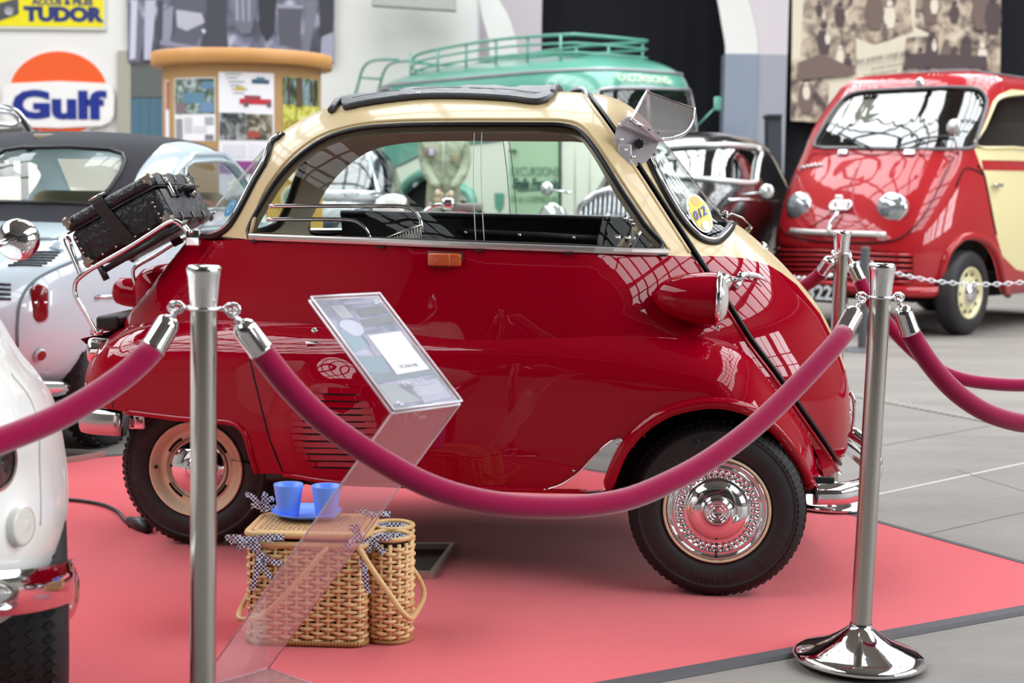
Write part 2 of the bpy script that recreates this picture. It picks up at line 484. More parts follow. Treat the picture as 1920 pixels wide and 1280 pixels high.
# unseen daylight windows added in the right-hand wall to light the car's door
SKYW = SKY.copy(); SKYW.name = 'window_daylight'; SKYW.node_tree.nodes['Principled BSDF'].inputs['Emission Strength'].default_value = SKYLIGHT_POWER * 1.7
for k, y in enumerate(np.arange(-7.0, 9.0, 3.2)):
    w_ = st(box((15.93, y, 4.9), (.10, 2.5, 4.6)).build('window_%d' % (k + 1), BAR, smooth=False))
    for i in range(2):
        for j in range(3):
            yy, zz = y - .6 + 1.2 * i, 3.4 + 1.5 * j
            mk('pane', [(15.87, yy - .54, zz - .68), (15.87, yy + .54, zz - .68), (15.87, yy + .54, zz + .68), (15.87, yy - .54, zz + .68)], [(3, 2, 1, 0)], SKYW, w_, smooth=False)
# ================================================================== THE RED AND CREAM BUBBLE CAR
CAR_M = Matrix.Translation((0.649, 4.888, 0.009)) @ Matrix.Rotation(R(-6.5), 4, 'Z')
car = thing('bubble_car', 'dark red and cream bubble car with folded black roof, standing on the red carpet', 'car', M=CAR_M)
_ci = np.array(CAR_M.inverted())
def L(px, py, y):
    """car-space point seen at px, py in the upright plane y"""
    o = _ci[:3, :3] @ CP + _ci[:3, 3]; d = _ci[:3, :3] @ ray(px, py)
    return o + d * ((y - o[1]) / d[1])
RED = mat('dark_red_car_paint', '#93001a', 0.4, coat=0.65, spec=0.0, coat_rough=0.015)
CREAM = mat('cream_car_paint', '#d6be90', 0.42, coat=0.45, spec=.15, coat_rough=0.08)
LINER = mat('brown_headlining', '#eadfc9', 0.8)
TRIM_BLACK = mat('black_leatherette', '#111113', 0.45, bump=0.15, bscale=220)
SEAL = mat('window_rubber', '#131315', 0.38)
ALU = mat('satin_aluminium', '#c9c6c3', 0.33, 0.9)
CARGLASS = glass_mat('car_window_glass', (0.95, 0.98, 0.965), 0.012, power=6.0)
VINYL = mat('dark_grey_vinyl', '#34373f', 0.42, bump=0.25, bscale=260, spec=0.6)

# ---- upper shell: side view outline and cross section
_sil = [(1094,174),(1125,176),(1153,184),(1181,198),(1212,225),(1243,262),(1260,279),(1299,330),(1339,380),(1372,414),(1392,427),(1420,451),(1440,468),(1477,505),(1530,567),(1557,618),(1575,657),(1587,700),(1592,735),(1593,765),(1592,815),(1585,845),(1575,867)]
_sil2 = [(560,231),(600,208),(647,192),(690,184),(790,174),(900,170),(1000,170),(1049,171),(1075,173)]
_silr = [(240,602),(265,568),(292,536),(317,499),(347,464),(372,434),(395,402),(432,355),(480,300),(516,259)]
SILP = [L(x, y, 0)[[0, 2]] for x, y in _silr + _sil2 + _sil]
SILP = np.array(SILP + [(0.36, 0.0), (0.2, -0.5), (-1.6, -0.5), (-1.92, 0.3)])
AC = np.array([-0.42, 0.66])
_sp = resample(spline(SILP, 10, True), 0.01, True) - AC
_an = np.arctan2(_sp[:, 1], _sp[:, 0]); _rd = np.hypot(_sp[:, 0], _sp[:, 1])
_o = np.argsort(_an); _an, _rd = _an[_o], _rd[_o]
NA = 720
_ag = np.linspace(-PI, PI, NA, endpoint=False)
_rg = np.interp(_ag, np.concatenate([_an - 2 * PI, _an, _an + 2 * PI]), np.tile(_rd, 3))
_k = np.exp(-0.5 * (np.arange(-12, 13) / 3.2) ** 2); _k /= _k.sum()
_rg = np.convolve(np.concatenate([_rg[-12:], _rg, _rg[:12]]), _k, 'valid')
_rs = spline(np.stack([_ag, _rg], 1), 2)
def RA(a): return np.interp(a, np.concatenate([_ag, [PI]]), np.concatenate([_rg, _rg[:1]]))
AP = 2.1
def tA(x, z):
    dx, dz = x - AC[0], z - AC[1]
    return np.hypot(dx, dz) / RA(np.arctan2(dz, dx))
def w0A(x, z): 
    s = np.clip((-0.6 - x) / 1.2, 0, 1)
    return 0.705 - 0.12 * s * s * (3 - 2 * s)
def WA(x, z):
    return w0A(x, z) * np.sqrt(np.maximum(0, 1 - np.minimum(tA(x, z), 1) ** AP))
def NA_(x, y, z):
    e = 0.006
    F = lambda X, Z: (np.abs(y) / w0A(X, Z)) ** 2 + tA(X, Z) ** AP
    n = np.stack([(F(x + e, z) - F(x - e, z)) / (2 * e), 2 * y / w0A(x, z) ** 2, (F(x, z + e) - F(x, z - e)) / (2 * e)], -1)
    return n / (np.linalg.norm(n, axis=-1, keepdims=True) + 1e-12)
def SA(px, py, k=12):
    """x, z on the near side of the upper shell at a pixel"""
    y = -0.6
    for _ in range(k):
        p = L(px, py, y); y = 0.5 * y - 0.5 * float(WA(p[0], p[2]))
    return L(px, py, y)[[0, 2]]
def SAs(P): return np.array([SA(*p) for p in P])
def liftA(vv, off=0.0, side=-1):
    x, z = vv[:, 0], vv[:, 1]; y = side * WA(x, z)
    n = NA_(x, y, z)
    return np.stack([x, y, z], 1) + n * off, n
SIL_LOOP = np.stack([AC[0] + RA(_ag[::3]) * np.cos(_ag[::3]), AC[1] + RA(_ag[::3]) * np.sin(_ag[::3])], 1)
seam = SAs([(1100,186),(1120,213),(1150,255),(1200,330),(1255,415),(1310,500),(1355,568),(1400,640),(1450,706),(1500,778),(1540,835),(1562,868)])
_s0 = L(1091, 173, 0)[[0, 2]]
seam = np.vstack([_s0 + (_s0 - seam[0]) * 0.8, _s0, seam, seam[-1] + (seam[-1] - seam[-2]) * 3])
seam = spline(seam, 3)
_sn = np.gradient(seam, axis=0); _sn = np.stack([-_sn[:, 1], _sn[:, 0]], 1); _sn /= np.linalg.norm(_sn, axis=1)[:, None]
seam_b = seam + _sn * 0.017          # far edge of the black gap
belt = np.vstack([[(-3, 1.03)], SAs([(470,449),(700,457),(900,466),(1100,473),(1250,479),(1306,481),(1356,481)])])
belt[0, 1] = L(375, 446, -0.1)[2]
paint = SAs([(1308,480),(1355,480),(1397,484),(1442,497),(1465,511)])
paint = np.vstack([paint, [L(x, y, -0.06)[[0, 2]] for x, y in [(1490,530),(1534,585),(1562,640),(1580,690)]]])
SW = spline(SAs([(467,444),(494,376),(530,323),(572,283),(617,256),(674,241),(741,235),(826,233),(994,233),(1050,234),(1082,242),(1102,261),(1125,293),(1167,359),(1209,421),(1240,468),(1100,463),(900,456),(700,449),(560,446)]), 4, True)
_rw = SAs([(528,256),(510,270),(500,302),(480,336),(459,376),(440,410),(424,430),(402,440),(382,440)])
RW = np.vstack([spline(_rw, 4), [L(372, 436, 0)[[0, 2]] + (-.02, -.005), (-2.6, 1.0), (-2.4, 1.7), L(520, 252, 0)[[0, 2]] + (-.03, .05)]])
_ws = SAs([(1222,247),(1212,262),(1213,292),(1237,345),(1266,395),(1292,430),(1316,449),(1341,453),(1358,441),(1371,424)])
WS = np.vstack([spline(_ws, 4), [L(1382, 420, 0)[[0, 2]] + (.03, 0), (0.6, 1.6), L(1225, 226, 0)[[0, 2]]]])
_rf = SAs([(646,206),(690,197),(750,189),(800,185),(870,185),(950,189),(1000,195),(1022,193),(1034,183)])
RF = np.vstack([spline(_rf, 4), [L(1047, 172, 0)[[0, 2]], L(1052, 120, 0)[[0, 2]], L(640, 120, 0)[[0, 2]], L(636, 190, 0)[[0, 2]]]])
pts = []
for i, psi in enumerate(np.linspace(0.03, PI / 2 - 0.012, 44)):
    na = int(max(8, 190 * math.sin(psi)))
    for a in np.linspace(-PI, PI, na, endpoint=False) + i * 0.37:
        a = (a + PI) % (2 * PI) - PI
        r_ = math.sin(psi) * float(RA(a))
        pts.append((AC[0] + r_ * math.cos(a), AC[1] + r_ * math.sin(a)))
pts = np.array(pts); pts = pts[pts[:, 1] > 0.27]
DOORP = np.vstack([seam, [(3, seam[-1][1] - 1), (3, 3)]])
DOORB = np.vstack([seam_b, [(3, seam_b[-1][1] - 1), (3, 3)]])
CREAMP = np.vstack([belt, [(3, belt[-1][1]), (3, 3), (-3, 3)]])
PAINTP = np.vstack([paint, [(3, paint[-1][1] + .0), (3, 3), (-1, 3), (-1, paint[0][1])]])
def clsA(c):
    n = np.full(len(c), 'lower', dtype=object)
    n[inpoly(CREAMP, c)] = 'upper'
    n[inpoly(SW, c)] = 'side_window'
    n[inpoly(RW, c)] = 'rear_window'
    ind = inpoly(DOORP, c); n[ind] = 'gap'
    inb = inpoly(DOORB, c); n[inb] = 'door'
    n[inb & inpoly(PAINTP, c)] = 'door_upper'
    n[inb & inpoly(WS, c)] = 'windscreen'
    n[(tA(c[:, 0], c[:, 1]) > 0.99999) | (c[:, 1] < 0.27) | ((c[:, 0] < -1.15) & (c[:, 1] < 0.66)) | ((n == 'lower') & (np.hypot(c[:, 0] - 0.0, c[:, 1] - 0.25) < 0.30))] = None
    return n
vvA, trA = panels([(SIL_LOOP, True), (seam, False), (seam_b, False), (belt, False), (paint, False), (SW, True), (RW, True), (WS, True), ([(-2.2, 0.27), (0.6, 0.27)], False)], pts, clsA)
def shellpart(name, keys, material, off=0.0, parent=None, vv=None, tr=None, lift=None, sides=(-1, 1), flip=False, label=None):
    vv = vvA if vv is None else vv; tr = trA if tr is None else tr; lift = lift or liftA
    T = np.array(sum([tr.get(k, []) for k in keys], []))
    v2, f2 = compact(vv, T)
    g = []; fs = []; ns = []
    for s in sides:
        p, n = lift(v2, off, s)
        a, b, c = (v2[f2[:, i]] for i in range(3))
        area = (b[:, 0] - a[:, 0]) * (c[:, 1] - a[:, 1]) - (b[:, 1] - a[:, 1]) * (c[:, 0] - a[:, 0])
        want = (area > 0) == (s < 0)
        if flip: want = ~want
        ff = np.where(want[:, None], f2, f2[:, ::-1]) + len(g) * len(v2)
        g.append(p); fs.append(ff); ns.append(-n if flip else n)
    return mk(name, np.vstack(g), np.vstack(fs), material, parent or car, normals=np.vstack(ns), label=label)
shellpart('body_shell', ['lower'], RED, label='dark red lower body')
upper_o = shellpart('roof_shell', ['upper'], CREAM, label='cream roof and window pillars')
shellpart('headlining', ['upper'], LINER, off=-0.03, flip=True, label='brown headlining')
shellpart('inner_trim', ['lower'], TRIM_BLACK, off=-0.03, flip=True, label='black inner trim')
door_o = shellpart('front_door', ['door'], RED, label='dark red front door')
shellpart('door_upper', ['door_upper'], CREAM, parent=door_o, label='cream upper part of the front door')
shellpart('door_lining', ['door', 'door_upper'], LINER, off=-0.03, flip=True, parent=door_o)
shellpart('door_gap', ['gap'], SEAL, off=-0.008)
shellpart('side_window', ['side_window'], CARGLASS, off=-0.012, sides=(-1,), label='sliding side window pane')
shellpart('side_window', ['side_window'], CARGLASS, off=-0.012, sides=(1,), label='far side window pane')
shellpart('rear_window', ['rear_window'], CARGLASS, off=-0.004, label='wrap-around rear window pane')
shellpart('windscreen', ['windscreen'], CARGLASS, off=-0.004, parent=door_o)
def onA(P2, off=0.0, side=-1):
    p, n = liftA(np.asarray(P2, float), off, side); return p
def seal(name, P2, r, material, parent=None, sides=(-1, 1), off=0.0, closed=True, n=8, flat=1.0):
    for s in sides: o = tube(onA(P2, off, s), r, n, closed=closed, flat=flat).build(name, material, parent or car)
    return o
SWr = resample(SW, 0.02, True)
seal('window_seal', SWr, 0.008, SEAL)
_c = SWr.mean(0)
def grow(P, d):
    t = np.gradient(P, axis=0); n = np.stack([-t[:, 1], t[:, 0]], 1); n /= np.linalg.norm(n, axis=1)[:, None] + 1e-9
    return P - n * d
seal('drip_rail', resample(spline(SAs([(470,438),(488,372),(524,317),(566,275),(612,248),(672,232),(741,226),(826,224),(994,224),(1055,225),(1090,234),(1112,256),(1135,289),(1177,355),(1219,417),(1255,470)]), 4), 0.02), 0.006, CREAM, closed=False)
rwl = spline(_rw, 4); rwl = rwl[tA(rwl[:, 0], rwl[:, 1]) < 0.999]
def loop_both(name, line, r, mat_, parent, off):
    a = onA(line, off, -1); b = onA(line[::-1], off, 1)
    return tube(np.vstack([a, b]), r, 8, closed=True).build(name, mat_, parent)
loop_both('rear_window_seal', rwl, 0.014, SEAL, car, 0.0)
loop_both('chrome_strip', np.array([_c2 + (AC - _c2) * 0 for _c2 in rwl]) , 0.0045, CHROME, car, 0.013)
wsl = spline(_ws, 4)
loop_both('windscreen_seal', wsl, 0.014, SEAL, door_o, 0.0)
loop_both('chrome_strip', wsl, 0.004, CHROME, door_o, 0.013)
# cream flange beside the door gap
sb = resample(seam, 0.03); sb = sb[tA(sb[:, 0], sb[:, 1]) < 0.998]
seal('door_edge', sb[sb[:, 1] > belt[-1][1]], 0.007, CREAM, closed=False, off=-0.002)
seal('door_edge', sb[sb[:, 1] <= belt[-1][1]], 0.007, RED, closed=False, off=-0.002)
sc_ = resample(seam_b, 0.03); sc_ = sc_[tA(sc_[:, 0], sc_[:, 1]) < 0.998]
seal('door_seal', sc_ - 0.0, 0.006, SEAL, closed=False, off=-0.002, parent=door_o)
# aluminium sill rail under the side window
sill = resample(belt[1:6], 0.05) + np.array([0, 0.006])
for s in (-1, 1):
    g = G()
    p, n = liftA(sill, 0.004, s)
    up = np.array([0, 0, 1.0]); v = []; m_ = len(p)
    for i in range(m_):
        for (a, b) in ((0.0, -0.0095), (0.006, -0.0095), (0.008, -0.004), (0.008, 0.004), (0.003, 0.0095), (-0.012, 0.0095)): v.append(p[i] + n[i] * a + up * b)
    f = [(i * 6 + k, i * 6 + (k + 1) % 6, i * 6 + 6 + (k + 1) % 6, i * 6 + 6 + k) for i in range(m_ - 1) for k in range(6)]
    g.add(v, f)
    g.build('sill_rail', ALU, car, smooth=False)
for px, py in [(477,452),(716,463),(900,470),(1067,476),(1240,480)]:
    q = SA(px, py + 1); p, n = liftA(np.array([q]), 0.008, -1)
    box((0, 0, 0), (0.022, 0.006, 0.005), M=Matrix.Translation(Vector(p[0])) @ Matrix.Rotation(R(-1.5), 4, 'Y')).build('sill_clip', BLACK, car, smooth=False)
# edges of the overlapping sliding panes
for xt, xb, s in [(889,891,-1),(903,907,-1),(958,970,1),(947,958,1)]:
    yl = -0.52 if s < 0 else 0.52
    a = SA(xt, 240) if s < 0 else L(xt, 256, 0.46)[[0, 2]]; b = SA(xb, 455) if s < 0 else L(xb, 420, 0.64)[[0, 2]]
    P = onA(np.array([a + (b - a) * t for t in np.linspace(0.02, 1, 9)]), -0.010, s)
    tube(P, 0.0016, 6).build('pane_edge', mat('pane_edge_grey', '#a9b0ad', 0.2), car)
# folded vinyl roof
trf = {'f': []}
ptsf = pts[inpoly(RF, pts)]
vvF, trF = panels([(SIL_LOOP, True), (RF, True)], ptsf, lambda c: np.where(inpoly(RF, c) & (tA(c[:, 0], c[:, 1]) < 0.99999), 'f', None))
def liftF(vv, off, side):
    p, n = liftA(vv, 0, side)
    wv = 0.003 * np.sin(vv[:, 0] * 31) + 0.002 * np.sin(vv[:, 0] * 70 + 1)
    return p + n * (off + wv)[:, None], n
roof = shellpart('folding_roof', ['f'], VINYL, off=0.016, vv=vvF, tr=trF, lift=lambda v, o_, s: liftF(v, np.full(len(v), o_), s), label='folded dark grey vinyl sunroof')
rfl = resample(spline(_rf, 4), 0.02)
for s in (-1, 1):
    P = onA(rfl, 0.010, s); tube(P, 0.010, 8).build('roof_hem', VINYL, roof)
    P = onA(rfl + np.array([0, 0.020]), 0.0185, s); tube(P, 0.0012, 4).build('stitching', mat('grey_thread', '#8d8f93', 0.8), roof)
for px, py, q0 in [(648,196,_rf[0]),(1046,180,_rf[-1])]:
    q = L(px, py, 0)[[0, 2]]
    a_ = []; yw = float(WA(q0[0], q0[1]))
    for t in np.linspace(-yw, yw, 15):
        # across the roof at constant x: find z where WA = |t|
        zz = np.linspace(1.2, 1.7, 400); ww = WA(np.full(400, q[0]), zz); zi = zz[np.where(ww > abs(t) + 1e-4)[0].max()]
        a_.append((q[0], t, zi + 0.012))
    tube(a_, 0.011, 8).build('roof_hem', VINYL, roof)
p, n = liftA(np.array([SA(785, 186)]), 0.02, -1)
lathe([(0.0, 0.004), (0.004, 0.0035), (0.006, 0.001), (0.0065, 0)], 12, M=Matrix.Translation(Vector(p[0])) @ Vector(n[0]).to_track_quat('Z', 'Y').to_matrix().to_4x4()).build('press_stud', CHROME, roof)

# ---- lower shell: running fender line from tail to front arch
XT = L(152, 660, -0.15)[0] + 0.045
_wt = spline(np.array([(XT, .40), (XT + .25, .47), (-1.4, .585), (-1.1, .655), (-.8, .705), (-.4, .742), (0, .747), (.12, .735), (.22, .70), (.30, .65), (.40, .55), (.55, .42)]), 8)
def wB(x):
    w = np.interp(x, _wt[:, 0], _wt[:, 1])
    q = np.clip((XT + 0.14 - x) / 0.14, 0, 1)
    return w * (0.35 + 0.65 * np.sqrt(1 - 0.999 * q * q))
_top = [(140,640,-.1),(158,634,-.2),(185,624,-.3),(240,610,-.38),(352,602,-.5),(460,600,-.56),(560,600,-.60),(700,602,-.64),(850,606,-.66),(1000,608,-.68),(1100,610,-.68),(1180,614,-.68),(1230,618,-.68),(1300,626,-.68),(1352,637,-.67),(1390,655,-.66),(1420,684,-.66),(1445,715,-.66),(1467,745,-.65),(1493,780,-.64),(1520,820,-.63),(1538,856,-.62),(1548,895,-.62)]
TOPB = spline(np.array([L(*p)[[0, 2]] for p in _top]), 6); TOPB[:, 0] = np.maximum(TOPB[:, 0], XT)
TOPB = TOPB[np.concatenate([np.diff(TOPB[:, 0]) > 1e-6, [True]])]
_rl = resample(TOPB, 0.03)
_rv = np.interp(_rl[:, 0], _wt[:, 0], _wt[:, 1]) - np.where(tA(_rl[:, 0], _rl[:, 1]) < 1, WA(_rl[:, 0], _rl[:, 1]), 0) + 0.065
_rv = np.clip(_rv, 0.06, 0.42)
_rv = np.convolve(np.pad(_rv, 3, 'edge'), np.ones(7) / 7, 'valid')
def topd(x, z):
    p = np.stack([np.ravel(x), np.ravel(z)], 1); d = np.full(len(p), 1e9); rv = np.zeros(len(p))
    for i in range(len(_rl) - 1):
        a, b = _rl[i], _rl[i + 1]; ab = b - a
        t = np.clip(((p - a) @ ab) / (ab @ ab), 0, 1); q = np.linalg.norm(p - a - t[:, None] * ab, axis=1)
        m_ = q < d; d[m_] = q[m_]; rv[m_] = (_rv[i] + (_rv[i + 1] - _rv[i]) * t)[m_]
    return d.reshape(np.shape(x)), rv.reshape(np.shape(x))
RT = 0.15
def WB(x, z):
    d_, r_ = topd(x, z)
    q = np.clip(1 - d_ / RT, 0, 1)
    w = wB(x) - r_ * (1 - np.sqrt(np.maximum(0, 1 - q ** 2.2)))
    # tuck under towards the sill, small bulge above the louvres
    b = np.clip((0.42 - z) / 0.2, 0, 1)
    w = w - 0.03 * b * b
    rr = np.hypot(x - VC[0], z - VC[1]) / 0.215
    k_ = np.clip((1 - rr) / 0.42, 0, 1)
    w = w + 0.026 * k_ * k_ * (3 - 2 * k_)
    return w
VC = L(628, 808, -0.66)[[0, 2]]
def NB(x, z, side):
    e = 0.004
    gx = (WB(x + e, z) - WB(x - e, z)) / (2 * e); gz = (WB(x, z + e) - WB(x, z - e)) / (2 * e)
    n = np.stack([-gx, np.full(len(x), float(side)), -gz], -1)
    return n / np.linalg.norm(n, axis=1)[:, None]
def liftB(vv, off=0.0, side=-1):
    x, z = vv[:, 0], vv[:, 1]; n = NB(x, z, side)
    return np.stack([x, side * WB(x, z), z], 1) + n * off, n
def SB(px, py, k=12):
    y = -0.65
    for _ in range(k):
        p = L(px, py, y); y = 0.4 * y - 0.6 * float(WB(np.array([p[0]]), np.array([p[2]]))[0])
    return L(px, py, y)[[0, 2]]
def SBs(P): return np.array([SB(*p) for p in P])
arch = spline(SBs([(1137,917),(1143,893),(1165,843),(1197,805),(1230,780),(1262,765),(1300,756),(1334,752),(1367,755),(1405,766),(1432,782),(1465,813),(1491,850),(1510,885),(1518,903)]), 3)
rarch = spline(SBs([(236,772),(300,780),(345,785),(408,790),(437,793),(455,806),(465,830),(473,861),(482,887)]), 3)
bottom_r = SBs([(532,889),(600,900),(680,907),(760,910),(900,915),(1020,919),(1100,920)])
tail_b = SBs([(171,757),(202,766)])
LOWB = np.vstack([[(XT, tail_b[0][1])], tail_b, rarch, bottom_r, arch, SBs([(1536,901),(1546,893)])])
OUTB = np.vstack([LOWB, TOPB[::-1], [(XT, TOPB[0][1])]])
guard = spline(SBs([(1020,919),(1050,909),(1085,885),(1112,856),(1140,830),(1158,821),(1166,823),(1168,833),(1150,868),(1138,900),(1134,918)]), 3, True)
bx = np.arange(XT, 0.5, 0.022); bz = np.arange(0.18, 1.0, 0.022)
ptB = np.array([(x + (j % 2) * 0.011, z) for j, z in enumerate(bz) for x in bx])
_dt = dist_poly(TOPB[::3], ptB)
extra = []
for d in (0.002, 0.006, 0.012, 0.02, 0.03):
    t = np.gradient(TOPB, axis=0); nn = np.stack([t[:, 1], -t[:, 0]], 1); nn /= np.linalg.norm(nn, axis=1)[:, None]
    extra.append(resample(TOPB + nn * d, 0.018))
for d in (0.045, 0.06, 0.075):
    t = np.gradient(TOPB, axis=0); nn = np.stack([t[:, 1], -t[:, 0]], 1); nn /= np.linalg.norm(nn, axis=1)[:, None]; extra.append(resample(TOPB + nn * d, 0.018))
for q in (0.004, 0.01, 0.02, 0.035, 0.055, 0.08):
    extra.append(np.array([(XT + q, z) for z in np.arange(0.4, 0.9, 0.02)]))
_vd = np.hypot(ptB[:, 0] - VC[0], ptB[:, 1] - VC[1])
_dt = np.where(_vd < 0.24, 0, _dt)
extra.append(np.array([(VC[0] + r_ * math.cos(a), VC[1] + r_ * math.sin(a)) for r_ in np.arange(0.006, 0.24, 0.009) for a in np.arange(0, 2 * PI, 0.012 / r_)]))
ptB = np.vstack([ptB[(_dt > 0.036)]] + extra)
ptB = ptB[inpoly(OUTB, ptB) & (ptB[:, 0] > XT + 0.003)]
rdoor = SBs([(462,640),(470,680),(487,751),(504,820),(530,884)])
def clsB(c):
    n = np.full(len(c), None, dtype=object)
    i = inpoly(OUTB, c); n[i] = 'f'
    n[i & inpoly(guard, c)] = 'g'
    return n
vvB, trB = panels([(OUTB, True), (guard, True), (rdoor, False)], ptB, clsB, tol=0.0015)
fend = shellpart('fender_shell', ['f', 'g'], RED, vv=vvB, tr=trB, lift=liftB, label='dark red running fender along the flank')
for _s in (-1, 1): shellpart('stone_guard', ['g'], CHROME, off=0.004, vv=vvB, tr=trB, lift=liftB, sides=(_s,))
shellpart('fender_lining', ['f', 'g'], VOID, off=-0.02, vv=vvB, tr=trB, lift=liftB, flip=True, parent=fend)
def onB(P2, off=0.0, side=-1): return liftB(np.asarray(P2, float), off, side)[0]
for s in (-1, 1):
    P = onB(resample(grow(arch, 0.004) , 0.02), 0.002, s)
    rr = np.full(len(P), 0.017); rr[0] = 0.008
    tube(P, rr, 10).build('wheel_arch_lip', RED, fend)
    lathe([(0, 0.019), (0.012, 0.015), (0.018, 0.006), (0.0185, -0.006), (0.012, -0.015), (0, -0.019)], 14, M=Matrix.Translation(Vector(P[-1]))).build('lip_end', RED, fend)
    P = onB(resample(rarch, 0.02), 0.0, s); tube(P, 0.009, 8).build('wheel_arch_lip', RED, fend)
    tube(onB(resample(rdoor, 0.03), 0.0004, s), 0.0022, 6).build('panel_gap', VOID, fend)
    tube(onB(resample(bottom_r, 0.04), 0.0, s), 0.008, 8).build('sill_edge', RED, fend)
    tube(onB(resample(SBs([(202,700),(208,730),(212,764)]), 0.02), 0.0004, s), 0.0012, 5).build('panel_gap', VOID, fend)
tube(onB(resample(guard, 0.02, True), 0.004), 0.002, 6, closed=True).build('guard_edge', CHROME, car)
for px, py in [(1158,830),(1076,882),(1022,917)]:
    p, n = liftB(np.array([SB(px, py)]), 0.005, -1)
    lathe([(0, .002), (.003, .0015), (.004, 0)], 10, M=Matrix.Translation(Vector(p[0])) @ Vector(n[0]).to_track_quat('Z', 'Y').to_matrix().to_4x4()).build('rivet', STEEL, car)
# louvres over the engine
for side in (-1, 1):
    rows = [(612,664,722),(597,678,736),(576,688,749),(562,695,762),(552,699,774),(549,703,787),(549,706,799),(547,707,811),(548,708,824),(551,707,837),(556,704,848),(562,697,861),(574,684,873)]
    for (x0, x1, y) in rows[1:13]:
        a, b = SB(x0, y), SB(x1, y + 2)
        P2 = np.array([a + (b - a) * t for t in np.linspace(0, 1, 9)])
        h = np.array([0.10, 0.75, 1, 1, 1, 1, 1, .75, 0.10])
        top, n = liftB(P2 + np.array([0, 0.0155]), 0.0005, side); mid, n2 = liftB(P2, 0, side); mid = mid + n2 * (0.0048 * h)[:, None]
        low, n3 = liftB(P2 - np.array([0, 0.002]), -0.002, side)
        v = np.vstack([top, mid, low]); f = []
        for i in range(8):
            q1 = (i, i + 1, i + 10, i + 9); q2 = (i + 9, i + 10, i + 19, i + 18)
            f += [q1 if side > 0 else q1[::-1], q2 if side > 0 else q2[::-1]]
        mk('louvre', v, f, RED, fend).data.set_sharp_from_angle(angle=R(35))
        pt = liftB(P2[1:-1] - np.array([0, 0.004]), -0.001, side)[0]
        tube(pt, 0.003, 5).build('slot', VOID, fend)
# lock and catch on the flank
def facing(p, n): return Matrix.Translation(Vector(p)) @ Vector(n).to_track_quat('Z', 'Y').to_matrix().to_4x4()
p, n = liftB(np.array([SB(590, 619)]), 0.0, -1)
lathe([(0.0, .001), (.0035, .001), (.004, .004), (.009, .004), (.0105, 0)], 18, M=facing(p[0], n[0])).build('lock', STEEL, car)
p, n = liftB(np.array([SB(587, 644)]), 0.004, -1)
box((0, 0, 0), (0.042, 0.008, 0.010), M=Matrix.Translation(Vector(p[0])), bev=0.003).build('catch', CHROME, car)
# amber marker
p, n = liftA(np.array([SA(836, 487)]), 0.006, -1)
Mx = Matrix.Translation(Vector(p[0])) @ Matrix.Rotation(R(8), 4, 'X')
AMBER = mat('amber_lens', '#c2500f', 0.18, coat=1, bump=0.5, bscale=120)
mo = box((0, 0.002, 0), (0.102, 0.012, 0.045), M=Mx, bev=0.005).build('side_marker', mat('marker_base', '#4a1a10', 0.4), car)
box((0, -0.008, 0.001), (0.094, 0.020, 0.036), M=Mx, bev=0.006).build('lens', AMBER, mo)
box((0.015, -0.016, 0.001), (0.002, 0.008, 0.037), M=Mx).build('lens_rib', mat('lens_rib_amber', '#e08a30', 0.2), mo)

